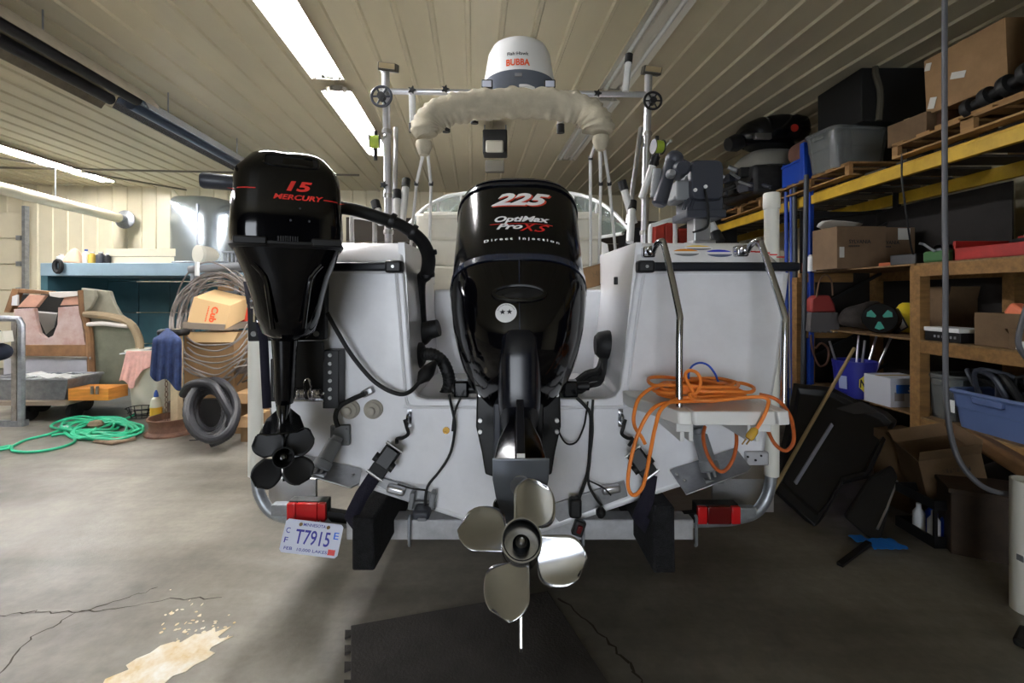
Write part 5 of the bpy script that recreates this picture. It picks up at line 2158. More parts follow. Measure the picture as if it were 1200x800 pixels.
# --- teal booth with things on its roof
DB = 8.0
TEAL = mat('teal_painted_steel', (62, 100, 110), 0.5, var=(1.5, 0.15))
TEALL = mat('pale_teal_fascia', (148, 172, 186), 0.4, var=(2, 0.1))
bo = thing('steel_booth', P(170, 400, 8.6), 'teal steel booth with a pale fascia behind the clutter at the left', 'booth')
a, b = P(47, 308, DB), P(300, 323, DB)
g = G()
g.bx(a.x, b.x, DB, DB + 1.9, b.z, a.z)
obj('roof_slab', g, TEALL, bo, bevel=0.01)
g = G()
g.bx(a.x, a.x + 0.12, DB + 0.01, DB + 1.9, 0, b.z)
obj('side_wall', g, TEAL, bo)
g = G()
g.bx(b.x - 0.08, b.x, DB + 0.01, DB + 1.9, 0, b.z)
obj('side_wall', g, TEAL, bo)
pw, ph = 0.62, 0.62
x = a.x + 0.12
while x < b.x - 0.1:
    z = 0.0
    while z < b.z - 0.05:
        g = G()
        g.bx(x + 0.008, min(x + pw, b.x - 0.08) - 0.008, DB + 1.2, DB + 1.26, z + 0.008, min(z + ph, b.z) - 0.008)
        obj('back_panel', g, TEAL, bo, bevel=0.006)
        z += ph
    x += pw
ZR = a.z       # booth roof level


def roof(px, d=DB + 0.25):
    return V(((px - 600) / FPX * d, d, ZR))


# galvanised hood
hd = thing('metal_hood', roof(245, 8.7), 'galvanised curved sheet metal hood standing on the teal booth', 'hood')
c = roof(246, 8.7)
zt = P(0, 233, 8.7).z
hgt = zt - ZR
g = G()
L_ = []
for f, s, sh in ((0, 1.0, 0), (0.7, 1.0, 0), (0.86, 0.97, -0.02), (0.95, 0.88, -0.08), (0.99, 0.7, -0.16), (1.0, 0.5, -0.2)):
    L_.append([V((c.x + sh + x, c.y + y, ZR + hgt * f)) for x, y in se(0.6 * s, 0.5 * s, 2.6, 36)])
g.loft(L_)
GALVS = mat('shiny_galvanised', (190, 200, 206), 0.22, 0.85, var=(2, 0.1))
obj('hood_shell', g, GALVS, hd, sharp=50)
g = G()
g.tube([V((c.x + x * 1.01, c.y + y * 1.01, ZR + 0.03)) for x, y in se(0.6, 0.5, 2.6, 36)], 0.02, 6, closed=True)
obj('hem', g, GALV, hd)
g = G()
g.beam(V((c.x + 0.1, c.y - 0.49, ZR)), V((c.x + 0.1, c.y - 0.5, ZR + hgt * 0.85)), 0.03, 0.015, up=(0, 1, 0))
obj('seam', g, GALV, hd)
# long cream box
lb = thing('long_carton', roof(190), 'long low cream carton lying on the booth roof', 'box')
a1, b1 = roof(128, 8.3), roof(238, 8.3)
g = G()
g.bx(a1.x, b1.x, 8.25, 8.5, ZR, ZR + 0.13)
obj('carton_base', g, mat('cream_card', (226, 216, 190), 0.7), lb, bevel=0.005)
g = G()
g.bx(a1.x - 0.01, b1.x - 0.05, 8.24, 8.5, ZR + 0.135, ZR + 0.27)
obj('carton_lid', g, mat('cream_card', (226, 216, 190), 0.7), lb, bevel=0.005)
# round drum
g = G()
c = roof(233, 8.12)
dm = thing('paint_drum', c, 'beige round drum lying on its side at the right of the booth roof', 'drum')
g.lathe([(0.155, 0), (0.155, 0.32)], c + V((0, 0, 0.158)), (0.45, 1, 0), 28)
obj('drum_wall', g, mat('beige_drum', (196, 190, 172), 0.6), dm)
g = G()
g.lathe([(0.162, -0.02), (0.162, 0.03)], c + V((0, 0, 0.164)), (0.45, 1, 0), 28)
obj('drum_lid', g, mat('beige_drum_lid', (208, 204, 188), 0.55), dm)
# rag cone, bottles, cans on roof
g = G()
c = roof(86)
g.lathe([(0.16, 0), (0.15, 0.05), (0.11, 0.15), (0.06, 0.24), (0.02, 0.28)], c, (0.1, 0, 1), 14)
for v in g.bm.verts:
    v.co += V((rnd.uniform(-1, 1), rnd.uniform(-1, 1), rnd.uniform(-1, 1))) * 0.012
obj('rag_heap', g, mat('salmon_cloth', (232, 190, 160), 0.9), None, 'salmon rag heaped on the booth roof, far left', 'rag', sub=1)
def can(px, r, h, m, label, cat='can', cap=None, d=8.2):
    c = roof(px, d)
    t = thing(cat.replace(' ', '_'), c, label, cat)
    g = G()
    g.lathe([(r, 0), (r, h * 0.75), (r * 0.95, h * 0.78), (r * 0.45, h * 0.88), (r * 0.45, h)], c, (0, 0, 1), 18)
    obj('body', g, m, t)
    g = G()
    g.lathe([(r * 0.5, h * 0.93), (r * 0.5, h * 1.06), (r * 0.1, h * 1.07)], c, (0, 0, 1), 14)
    obj('cap', g, cap or WPL, t)


can(72, 0.07, 0.16, WPL, 'white jar at the left end of the booth roof', 'jar')
can(101, 0.05, 0.24, WPL, 'tall white bottle on the booth roof right of the salmon rag', 'bottle', mat('blue_cap', (60, 90, 170), 0.5))
can(108, 0.06, 0.2, mat('yellow_can', (212, 178, 80), 0.5), 'yellow can on the booth roof', 'can')
can(118, 0.07, 0.2, DGREYP, 'dark grey can on the booth roof beside the yellow one', 'can')
can(126, 0.05, 0.17, BLKP, 'black spray can on the booth roof left of the long carton', 'spray can')
g = G()
c = P(70, 312, 7.97)
pts = [c + V((0.06 * math.cos(t), -0.03, 0.1 * math.sin(t))) for t in [2 * PI * k / 14 for k in range(14)]]
g.tube(pts, 0.035, 8, closed=True)
obj('work_glove', g, BLKR, None, 'black glove hanging over the left corner of the booth roof', 'glove')

# --- storage rack behind the cable coil
rk = thing('wire_rack', P(275, 500, 6.3), 'grey steel rack with a top tray behind the cable coil', 'rack')
for px, d in ((226, 6.3), (277, 6.3), (277, 6.9), (226, 6.9)):
    x = (px - 600) / FPX * 6.3
    g = G()
    g.bx(x - 0.02, x + 0.02, d - 0.02, d + 0.02, 0, 1.95)
    obj('post', g, GALV, rk)
for z in (0.3, 1.2, 1.62, 1.93):
    g = G()
    x0, x1 = (226 - 600) / FPX * 6.3, (296 - 600) / FPX * 6.3
    g.bx(x0, x1, 6.28, 6.92, z, z + 0.03)
    obj('shelf', g, GALV, rk)
c0 = P(275, 300, 6.45)
for k in range(7):
    g = G()
    g.cyl(V((c0.x - 0.12 + k * 0.055, 6.4, 1.96)), V((c0.x - 0.12 + k * 0.055, 6.4, 2.2)), 0.008, n=6)
    obj('rack_wire', g, GALV, rk)
g = G()
g.bx(c0.x - 0.14, c0.x + 0.26, 6.38, 6.8, 2.18, 2.2)
obj('top_tray', g, GALV, rk)
# arm pipe that carries the coil
g = G()
g.cyl(P(222, 316, 5.9), P(300, 310, 6.0), 0.05, n=14)
obj('hanger_arm', g, GREYP, rk)
g = G()
g.box(P(231, 315, 5.85), (0.03, 0.05, 0.18))
obj('arm_end', g, WPL, rk)
# cable coil
WIRE = mat('grey_cable', (136, 128, 122), 0.5, var=(8, 0.2))
cc_ = thing('cable_coil', P(250, 450, 5.9), 'big hanging coil of grey cables around cardboard boxes', 'cable coil')
rnd = random.Random(21)
for k in range(15):
    g = G()
    cx, cy_, rx, ry = 256 + rnd.uniform(-6, 8), 384 + rnd.uniform(-5, 6), 46 + rnd.uniform(-8, 9), 62 + rnd.uniform(-8, 9)
    pts = []
    for j in range(26):
        t = 2 * PI * j / 26
        wob = 1 + 0.05 * math.sin(3 * t + k)
        pts.append(P(cx + rx * wob * math.cos(t), cy_ - ry * wob * math.sin(t), 5.75 + 0.10 * math.sin(t * 2 + k) + (0.25 if math.sin(t) > 0.2 else -0.1) * 1 + rnd.uniform(-0.03, 0.03)))
    g.tube(pts, 0.011, 6, closed=True, smooth=3)
    obj('cable_loop', g, WIRE, cc_)
for k in range(7):
    g = G()
    pts = [P(218 + rnd.uniform(-3, 3), 395 + k * 6, 5.45), P(232, 402 + k * 6 + rnd.uniform(-3, 3), 5.38), P(255, 404 + k * 7, 5.36), P(276, 398 + k * 6 + rnd.uniform(-5, 3), 5.38), P(290, 380 + k * 8, 5.5)]
    g.tube(pts, 0.01, 6, smooth=5)
    obj('cable_strand', g, WIRE, cc_)
# tan barrel carton + plank + flat carton
bx1 = thing('cardboard_box', P(246, 455, 5.6), 'tall tan cardboard box wrapped by grey cables', 'box')
a2, b2 = P(219, 460, 5.6), P(277, 390, 5.6)
g = G()
g.bx(a2.x, b2.x, 5.55, 6.05, 0.35, b2.z)
obj('box_body', g, CARD, bx1, bevel=0.006)
g = G()
g.prism([P(217, 389, 5.54), P(279, 389, 5.54), P(273, 401, 5.5), P(225, 401, 5.5)], (0, 0.012, 0))
obj('box_flap', g, mat('light_cardboard', (206, 172, 124), 0.85), bx1)
g = G()
g.bx(a2.x - 0.05, b2.x + 0.05, 5.5, 6.1, 0.0, 0.35)
obj('low_stand', g, GRIMESHADE, None, 'dark low stand under the tall tan cardboard box', 'stand')
g = G()
g.prism([P(214, 377, 5.5), P(263, 380, 5.5), P(263, 387.5, 5.5), P(214, 385, 5.5)], (0, 0.5, 0))
obj('plank', g, mat('grey_board', (150, 136, 120), 0.8), None, 'greyed plank between the two cardboard boxes by the coil', 'plank', bevel=0.004)
cb_ = thing('cardboard_box', P(245, 380, 5.55), 'flat cardboard box with red lettering tilted on the plank', 'box')
cq = [P(219, 377, 5.5), P(264, 386, 5.5), P(270, 358, 5.62), P(227, 348, 5.62)]
g = G()
g.prism(cq, (0, 0.4, 0.1))
cbb = obj('box_body', g, mat('light_cardboard', (206, 172, 124), 0.85), cb_, bevel=0.004)
exx = (cq[1] - cq[0]).normalized()
eyy = (cq[3] - cq[0]).normalized()
cm_ = sum(cq, V((0, 0, 0))) / 4
text('lettering', 'Cub', cm_ + exx * 0.06 + eyy * -0.005, -eyy, exx, 0.085, ORINK, cbb, wid=0.2, bold=0.04, lift=0.004)
marks(cm_ + exx * -0.02 + eyy * -0.01, -eyy, exx, 0.2, 0.016, 9, ORINK, cbb)
# items on the rack shelves
g = G()
g.bx(P(258, 0, 6.4).x, P(276, 0, 6.4).x, 6.35, 6.7, 1.65, 1.73)
obj('tan_panel', g, CARD, None, 'tan board lying on the upper rack shelf behind the coil', 'board')
can_t = thing('spray_can', V((P(268, 0, 6.4).x, 6.4, 1.23)), 'shiny can on the rack shelf behind the cable coil', 'can')
g = G()
g.lathe([(0.04, 0), (0.04, 0.2), (0.02, 0.23), (0.02, 0.27)], V((P(268, 0, 6.4).x, 6.4, 1.23)), (0, 0, 1), 14)
obj('body', g, STEEL, can_t)
g = G()
g.bx(P(272, 0, 6.4).x, P(281, 0, 6.4).x, 6.36, 6.5, 1.23, 1.36)
obj('paper_cup_box', g, WPL, None, 'small white carton on the rack shelf behind the coil', 'box', bevel=0.01)
g = G()
g.bx(P(283, 0, 6.35).x, P(289, 0, 6.35).x, 6.3, 6.45, 1.23, 1.42)
obj('red_can', g, mat('orange_red', (216, 70, 40), 0.5), None, 'orange red tin at the right of the rack shelf', 'tin', bevel=0.01)

# --- old fibreglass boat console on its dolly
FIB = mat('chalky_pink_fibreglass', (208, 190, 186), 0.7, var=(2.5, 0.3), col2=(176, 140, 128))
FIBG = mat('olive_fibreglass', (150, 146, 128), 0.65, var=(3, 0.2))
FIBI = mat('inner_fibreglass', (120, 122, 104), 0.7, var=(3, 0.2))
BROWN = mat('brown_wood_strip', (134, 98, 66), 0.7, var=(4, 0.3))
DC = 6.4
con = thing('console_shell', P(85, 455, DC), 'old pinkish fibreglass boat console with cut-outs standing on a dolly', 'boat part')


def cp(name, pts, depth, m, d=DC, bev=0.006):
    g = G()
    g.prism([P(x, y, d) for x, y in pts], (0, depth, 0))
    return obj(name, g, m, con, bevel=bev)


cp('front_panel', [(16, 362), (40, 361), (42, 375), (46, 390), (54, 397), (54, 405), (28, 404), (20, 404)], 0.05, FIB)
cp('front_panel', [(68, 360), (93, 358), (99, 400), (101, 404), (54, 405), (54, 397), (62, 393), (67, 380)], 0.05, FIB)
cp('sloped_panel', [(20, 360), (42, 360), (53, 346), (34, 345)], 0.05, mat('salmon_fibreglass', (206, 158, 136), 0.7, var=(3, 0.2)), DC + 0.02)
cp('sloped_panel', [(70, 358), (94, 357), (93, 343), (77, 345)], 0.05, mat('salmon_fibreglass', (206, 158, 136), 0.7, var=(3, 0.2)), DC + 0.02)
cp('top_bar', [(57, 342), (94, 341), (94, 346), (70, 349), (58, 347)], 0.12, mat('white_fibreglass', (224, 216, 208), 0.6), DC - 0.02)
cp('top_bar', [(17, 338), (58, 341), (58, 345), (20, 343)], 0.1, BROWN, DC + 0.03)
cp('side_edge', [(4, 366), (14, 338), (22, 339), (12, 366)], 0.08, BROWN, DC + 0.02)
cp('side_edge', [(13, 358), (14, 347), (20, 345), (20, 358)], 0.03, WPL, DC)
g = G()
g.prism([P(42, 366, DC + 0.2), P(66, 368, DC + 0.2), P(62, 385, DC + 0.35), P(54, 392, DC + 0.35)], (0, 0.02, 0.02))
obj('bucket_seat_scrap', g, mat('pale_scrap', (196, 198, 194), 0.5), con)
cp('wood_strip', [(26, 404), (102, 404), (104, 418), (26, 417)], 0.06, BROWN, DC - 0.01)
cp('grey_lower_panel', [(4, 419), (106, 419), (104, 450), (4, 448)], 0.05, mat('grey_panel', (176, 176, 182), 0.55, var=(3, 0.1)), DC - 0.02)
cp('trim_bar', [(10, 417), (106, 418), (106, 421), (10, 420)], 0.06, STEEL, DC - 0.04, 0.002)
cp('shade_sheet', [(18, 345), (94, 345), (98, 448), (14, 448)], 0.03, GRIMESHADE, DC + 0.6)  # black sheet painted as the shade behind the cut-outs
# arched side wall seen obliquely
outer = [(95, 337), (128, 341), (133, 356), (140, 368), (152, 377), (161, 392), (165, 410), (164, 455), (106, 455), (103, 400), (97, 366)]
inner = [(104, 379), (120, 378), (150, 381), (158, 394), (160, 412), (159, 452), (109, 452), (106, 410)]
g = G()
o3 = [P(x, y, DC + 0.05) for x, y in outer]
g.prism(o3, (0, 0.06, 0))
sd = obj('side_wall', g, FIBG, con, bevel=0.01)
g = G()
g.tube([P(x, y, DC + 0.0) for x, y in [(96, 340), (98, 366), (104, 385), (106, 410), (108, 452)]], 0.045, 8, smooth=3)
obj('door_jamb', g, BROWN, con)
g = G()
g.tube([P(x, y, DC + 0.0) for x, y in [(100, 368), (125, 370), (150, 377), (161, 392), (164, 410), (163, 452)]], 0.05, 8, smooth=3)
obj('arch_rim', g, mat('tan_fibreglass_rim', (150, 132, 104), 0.7, var=(4, 0.2)), con)
g = G()
g.prism([P(x, y, DC + 0.035) for x, y in inner], (0, 0.012, 0))
obj('inner_liner', g, FIBI, con)
g = G()
g.tube([P(x, y, DC - 0.02) for x, y in [(103, 380), (120, 379), (138, 381), (150, 382)]], 0.03, 8, smooth=3)
obj('liner_lip', g, mat('white_fibreglass', (224, 216, 208), 0.6), con)
g = G()
g.prism([P(x, y, DC - 0.02) for x, y in [(97, 338), (110, 340), (112, 348), (106, 360), (98, 366)]], (0, 0.05, 0))
obj('corner_flange', g, FIBG, con, bevel=0.01)

# dolly with casters, trough and wooden case
dl = thing('wooden_dolly', P(70, 485, 6.2), 'grey wooden dolly on black casters under the console and trough', 'dolly')
zd = P(0, 467, 6.0).z
g = G()
g.bx(P(5, 0, 6.0).x, P(98, 0, 6.0).x, 5.75, 6.6, zd - 0.03, zd + 0.02)
obj('deck', g, mat('grey_board', (150, 136, 120), 0.8), dl)
for px, d in ((34, 5.85), (50, 6.3), (88, 5.95), (100, 6.35)):
    x = (px - 600) / FPX * d
    g = G()
    g.lathe([(0.04, -0.03), (0.10, -0.03), (0.105, 0), (0.10, 0.03), (0.04, 0.03)], (x, d, 0.105), (1, 0, 0), 20)
    ca = obj('caster', g, BLKR, dl)
    g = G()
    g.bx(x - 0.045, x + 0.045, d - 0.03, d + 0.03, 0.12, zd - 0.03)
    obj('fork', g, BLKP, ca)
tr_ = thing('metal_trough', P(35, 463, 5.9), 'grey galvanised trough lying on the dolly at the left edge', 'trough')
x0, x1 = P(-20, 0, 5.85).x, P(84, 0, 5.85).x
zt_ = P(0, 444, 5.85).z
g = G()
L_ = []
for z, s in ((zd + 0.02, 0.86), (zt_, 1.0), (zt_, 0.96), (zd + 0.04, 0.82)):
    cx = (x0 + x1) / 2
    L_.append([V((cx + sx * (x1 - x0) / 2 * s, 6.05 + sy * 0.25 * s, z)) for sx, sy in ((-1, -1), (1, -1), (1, 1), (-1, 1))])
g.loft(L_)
obj('trough_body', g, GALV, tr_, bevel=0.01)
g = G()
g.tube([(x0, 5.8, zt_), (x1, 5.8, zt_), (x1, 6.3, zt_), (x0, 6.3, zt_)], 0.018, 6, closed=True)
obj('rim', g, GALV, tr_)
g = G()
for k in range(2):
    g.bx(x0, x1 - 0.22, 5.84, 5.86, zd + 0.07 + k * 0.07, zd + 0.09 + k * 0.07)
obj('pressed_ribs', g, GALV, tr_, kind='stuff')
g = G()
for k in range(14):
    x = x0 + 0.4 + k * 0.05
    g.box((x, 6.0 + 0.1 * math.sin(k * 2.1), zt_ + 0.005 + 0.02 * math.sin(k)), (0.12, 0.2, 0.012), Matrix.Rotation(0.3 * math.sin(k * 1.7), 3, 'Y'))
obj('plastic_sheet', g, mat('clear_wrap', (214, 216, 214), 0.2), None, 'crumpled clear plastic sheeting lying in the trough', 'plastic sheet', kind='stuff')
wc_ = thing('wooden_case', P(104, 463, 5.85), 'orange stained wooden case with metal latches beside the trough', 'case')
a3, b3 = P(84, 464, 5.85), P(131, 450, 5.85)
g = G()
g.bx(a3.x, b3.x, 5.8, 6.1, zd + 0.02, zd + 0.02 + (b3.z - a3.z))
obj('case_body', g, mat('orange_stained_wood', (214, 140, 60), 0.5, var=(5, 0.2), stretch=(1, 1, 8)), wc_, bevel=0.005)
for px in (108, 114):
    g = G()
    g.box(P(px, 457, 5.79), (0.03, 0.02, 0.10))
    obj('latch', g, STEEL, wc_)
# steel table frame at the left edge
sf = thing('steel_trestle', P(15, 490, 5.5), 'grey welded steel frame with rounded corner at the left edge', 'frame')
g = G()
q = [P(-40, 373, 5.6), P(10, 373, 5.6), P(22, 374, 5.6), P(25, 380, 5.6), P(25, 430, 5.6)]
q.append(V((q[-1].x, 5.6, 0.02)))
g.tube(q, 0.036, 8)
obj('frame_tube', g, GALV, sf)
g = G()
x = P(18, 0, 5.6).x
g.bx(x - 0.03, x + 0.03, 5.58, 5.66, 0, P(0, 377, 5.6).z)
obj('frame_leg', g, mat('rusty_grey_steel', (150, 144, 138), 0.5, 0.4, var=(10, 0.3)), sf)
g = G()
g.bx(P(-40, 0, 5.6).x, P(28, 0, 5.6).x, 5.57, 5.66, 0.0, 0.07)
obj('frame_foot', g, GALV, sf)
g = G()
g.ball(P(0, 412, 5.4), 0.14, 12, (1.0, 0.7, 0.75))
g.ball(P(-6, 395, 5.42), 0.1, 12, (1.0, 0.7, 1.0))
obj('jacket', g, mat('dark_navy_cloth', (34, 38, 52), 0.9), None, 'dark navy garment hanging on the steel frame at the left edge', 'jacket', sub=1)
g = G()
g.box(P(2, 395, 5.35), (0.16, 0.1, 0.13), Matrix.Rotation(-0.15, 3, 'Y'))
obj('notebook', g, CREAM, None, 'cream pad resting on the dark garment at the left edge', 'pad')

# --- rags, stand, rim
wb = thing('white_bucket', PF(163, 487), 'tall white plastic bin under the pink towel', 'bin')
c = PF(164, 487)
c.y += 0.2
L_ = []
g = G()
for z, s in ((0.0, 0.78), (0.85, 1.0)):
    L_.append([V((c.x + x, c.y + y, z)) for x, y in se(0.24 * s, 0.2 * s, 4, 24)])
g.loft(L_)
obj('bin_body', g, mat('ivory_plastic', (226, 222, 204), 0.5), wb)
g = G()
g.tube([V((c.x + x, c.y + y, 0.85)) for x, y in se(0.25, 0.21, 4, 24)], 0.015, 6, closed=True)
obj('bin_rim', g, mat('ivory_plastic', (226, 222, 204), 0.5), wb)
zq = P(0, 411, c.y).z
g = G()
g.prism([P(140, 414, c.y - 0.25), P(176, 408, c.y - 0.1), P(190, 410, c.y + 0.3), P(150, 412, c.y + 0.35)], (0, 0, -0.015))
obj('tray_board', g, STEEL, None, 'grey metal tray resting on the white bin', 'tray')


def cloth(name, top, drop, m, label, cat, amp=0.03, folds=7, n=26):
    """hanging cloth: rows from a top line draped down; drop(i)->bottom point"""
    g = G()
    rows = []
    k = len(top)
    for j in range(12):
        t = j / 11
        row = []
        for i in range(k):
            p = V(top[i]).lerp(V(drop[i]), t)
            ph = i / k * folds * 2 * PI
            row.append(p + V((amp * 0.4 * t * math.sin(ph * 0.7 + 1), -abs(amp * t * math.sin(ph)), 0)))
        rows.append(row)
    g.grid(rows)
    return obj(name, g, m, None, label, cat, solid=0.008, sub=1, sharp=80)


top = [P(148 + (178 - 148) * k / 20, 411 + 0 * k, 6.06) for k in range(21)]
bots = []
for k in range(21):
    f = k / 20
    y = 447 + 16 * math.exp(-((f - 0.42) / 0.16) ** 2) - 18 * f
    bots.append(P(139 + 40 * f, y, 6.0))
cloth('towel', top, bots, mat('pink_terry', (226, 176, 164), 0.95, var=(14, 0.12), bump=(120, 0.5)), 'pink towel draped over the white bin', 'towel')
stn = thing('post_stand', PF(204, 512), 'post standing in a rusty wheel rim, holding the blue towel', 'stand')
cr = PF(203, 506)
g = G()
g.lathe([(0.275, 0), (0.275, 0.02), (0.235, 0.045), (0.225, 0.09), (0.23, 0.14), (0.25, 0.165), (0.255, 0.185), (0.235, 0.185), (0.20, 0.12), (0.06, 0.11), (0.0, 0.11)], cr, (0, 0, 1), 40)
obj('wheel_rim', g, mat('rusted_steel', (138, 100, 80), 0.75, 0.2, var=(6, 0.35), col2=(96, 70, 58)), stn)
g = G()
g.bx(cr.x + 0.0, cr.x + 0.09, cr.y - 0.05, cr.y + 0.04, 0.10, 1.2)
obj('post', g, mat('pale_post', (206, 186, 150), 0.6, var=(5, 0.2)), stn, bevel=0.008)
g = G()
for k in range(10):
    c = V((cr.x - 0.035, cr.y - 0.06, 0.15 + k * 0.06))
    g.tube([c + V((0.012 * math.cos(t) * (1 if k % 2 else 0.3), 0.012 * math.cos(t) * (0.3 if k % 2 else 1), 0.035 * math.sin(t))) for t in [2 * PI * j / 10 for j in range(10)]], 0.004, 5, closed=True)
obj('chain', g, mat('rusted_chain', (110, 84, 66), 0.6, 0.5), stn, kind='stuff')
g = G()
g.bx(cr.x - 0.14, cr.x + 0.14, cr.y - 0.09, cr.y + 0.10, 1.12, 1.2)
obj('head_block', g, GRIMESHADE, stn, bevel=0.03)
g = G()
rows = []
for j in range(15):
    t = j / 14
    row = []
    for i in range(25):
        f = i / 24
        # cloth goes over the post head and hangs to the front
        px = 178 + 36 * f
        if t < 0.25:
            tt = t / 0.25
            py = 384 + 8 * abs(f - 0.55) ** 2 * 4 * (1 - tt) + tt * 12
            dd = 5.35 - 0.3 * tt
            px = 195 + (px - 195) * (0.45 + 0.5 * tt)
        else:
            tt = (t - 0.25) / 0.75
            bot = 440 + 16 * f + (4 * math.sin(f * 9))
            py = 396 + (bot - 396) * tt
            dd = 5.05
            px = 195 + (px - 195) * (0.95 + 0.08 * tt) - 2 * tt
        row.append(P(px, py, dd - 0.03 * math.sin(f * 2 * PI * 4) * t))
    rows.append(row)
g.grid(rows)
obj('towel', g, mat('navy_terry', (52, 66, 104), 0.95, var=(10, 0.3), bump=(110, 0.6)), None, 'navy blue towel draped over the post in the rusty rim', 'towel', solid=0.008, sub=1, sharp=80)
# can and bottle by the stand
q = PF(190, 500)
t = thing('metal_can', q, 'rusty grey tin standing left of the wheel rim post', 'tin')
g = G()
g.bx(q.x - 0.1, q.x + 0.1, q.y + 0.2, q.y + 0.4, 0.0, 0.26)
obj('tin_body', g, mat('dirty_tin', (116, 104, 96), 0.6, 0.4, var=(8, 0.3)), t, bevel=0.015)
g = G()
g.lathe([(0.05, 0), (0.05, 0.02), (0.03, 0.03)], (q.x, q.y + 0.3, 0.26), (0, 0, 1), 14)
obj('tin_cap', g, STEEL, t)
q2 = V((P(183, 0, 5.5).x, 5.5, 0))
t = thing('squeeze_bottle', q2, 'white and yellow squeeze bottle beside the post', 'bottle')
g = G()
g.lathe([(0.055, 0), (0.06, 0.02), (0.06, 0.3), (0.045, 0.36), (0.02, 0.38)], q2, (0, 0, 1), 18)
obj('bottle_body', g, mat('milky_plastic', (220, 216, 196), 0.4), t)
g = G()
g.lathe([(0.0615, 0.1), (0.0615, 0.26)], q2, (0, 0, 1), 18, cap=False)
obj('bottle_label', g, mat('yellow_label', (226, 176, 56), 0.5), t)
g = G()
g.lathe([(0.025, 0.38), (0.02, 0.43), (0.008, 0.46)], q2, (0, 0, 1), 12)
obj('bottle_cap', g, mat('blue_cap', (60, 90, 170), 0.5), t)

# --- black ribbed hose coil
hc = thing('hose_coil', PF(248, 518), 'coil of thick black ribbed hose leaning beside the wheel rim', 'hose')
BH = mat('black_ribbed_hose', (44, 44, 48), 0.45, var=(10, 0.2))
rnd = random.Random(9)
for k in range(4):
    g = G()
    cx, cy_ = 247 + rnd.uniform(-3, 3), 482 + rnd.uniform(-2, 2)
    rx, ry = 18 + k * 3.2, 24 + k * 3.5
    pts = []
    for j in range(60):
        t = 2 * PI * j / 60
        pts.append(P(cx + rx * math.cos(t), cy_ - ry * math.sin(t), 5.0 - 0.05 * k + 0.10 * math.sin(t + k) + 0.1 * k * math.sin(t)))
    for p in pts:
        p.z = max(p.z, 0.045)
    g.tube(pts, [0.042 + (0.004 if j % 2 else 0) for j in range(60)], 10, closed=True)
    obj('hose_turn', g, BH, hc)
g = G()
pts = spline([P(215, 462, 5.1), P(222, 452, 5.0), P(236, 448, 4.95), P(250, 452, 4.9), P(262, 470, 4.85), P(272, 490, 4.82), P(270, 506, 4.8), P(258, 515, 4.78), P(247, 519, 4.76)], 12)
for p in pts:
    p.z = max(p.z, 0.045)
g.tube(pts, [0.043 + (0.004 if j % 2 else 0) for j in range(len(pts))], 10)
obj('hose_end', g, BH, hc)
g = G()
pts = [PF(222, 517), PF(238, 516), PF(243, 512)]
for p in pts:
    p.z = 0.012
g.tube(pts, 0.006, 6, smooth=3)
obj('thin_wire', g, BLKR, None, 'thin dark wire lying on the floor before the hose coil', 'wire')
g = G()
c = PF(243, 516)
g.box(c + V((0, 0, 0.04)), (0.045, 0.03, 0.08), Matrix.Rotation(0.5, 3, 'Y'))
obj('red_clip', g, mat('red_plastic', (200, 50, 40), 0.5), None, 'small red clip on the floor beside the hose end', 'clip', bevel=0.008)
# cardboard boxes at hull edge
for px0, px1, y0, y1, d, lab in ((282, 300, 488, 517, 5.0, 'small cardboard box on the floor beside the boat, below the taller one'), (272, 300, 461, 489, 5.3, 'cardboard box behind the hose coil beside the boat')):
    t = thing('cardboard_box', V((P((px0 + px1) / 2, 0, d).x, d, 0)), lab, 'box')
    a, b = P(px0, y1, d), P(px1, y0, d)
    z0 = 0.0 if d < 5.1 else 0.0
    g = G()
    g.bx(a.x, b.x, d, d + 0.3, z0, b.z)
    obj('box_body', g, CARD, t, bevel=0.005)
    g = G()
    g.prism([V((a.x, d, b.z)), V((b.x, d, b.z)), V((b.x, d - 0.06, b.z - 0.1)), V((a.x, d - 0.06, b.z - 0.1))], (0, 0.006, 0))
    obj('box_flap', g, CARD, t)

# --- green garden hose and debris
gh = thing('garden_hose', PF(110, 510), 'tangled mint green garden hose on the concrete at the left', 'hose')
GH = mat('mint_green_hose', (52, 186, 140), 0.4)
rnd = random.Random(2)
pts = [PF(-20, 531), PF(8, 527), PF(30, 517), PF(55, 511), PF(75, 505)]
for k in range(11):
    cx, cy_ = 118 + rnd.uniform(-22, 18), 505 + rnd.uniform(-3, 3)
    rx, ry = rnd.uniform(26, 48), rnd.uniform(7, 12)
    for j in range(8):
        t = PI + 2 * PI * j / 8
        pts.append(PF(min(168, cx + rx * math.cos(t)), max(488, cy_ + ry * math.sin(t))))
pts += [PF(150, 492), PF(158, 489)]
for i, p in enumerate(pts):
    p.z = 0.016 + (0.012 * ((i * 7) % 5) if i > 5 else 0)
g = G()
g.tube(pts, 0.0135, 8, smooth=5)
obj('hose_run', g, GH, gh)
g = G()
q = [PF(-10, 529), PF(12, 524), PF(16, 530), PF(40, 531), PF(70, 526), PF(88, 518), PF(78, 510), PF(60, 512)]
for p in q:
    p.z = 0.016
g.tube(q, 0.0135, 8, smooth=6)
obj('hose_loop', g, GH, gh)
g = G()
c = PF(75, 504)
g.cyl(c + V((-0.06, 0, 0.035)), c + V((0.06, 0.0, 0.035)), 0.018, n=10)
obj('hose_coupling', g, ALU, gh)
g = G()
q = [PF(108, 519), PF(130, 522), PF(160, 516), PF(158, 512), PF(125, 515)]
g.prism([p + V((0, 0, 0.002)) for p in q], (0, 0, 0.03))
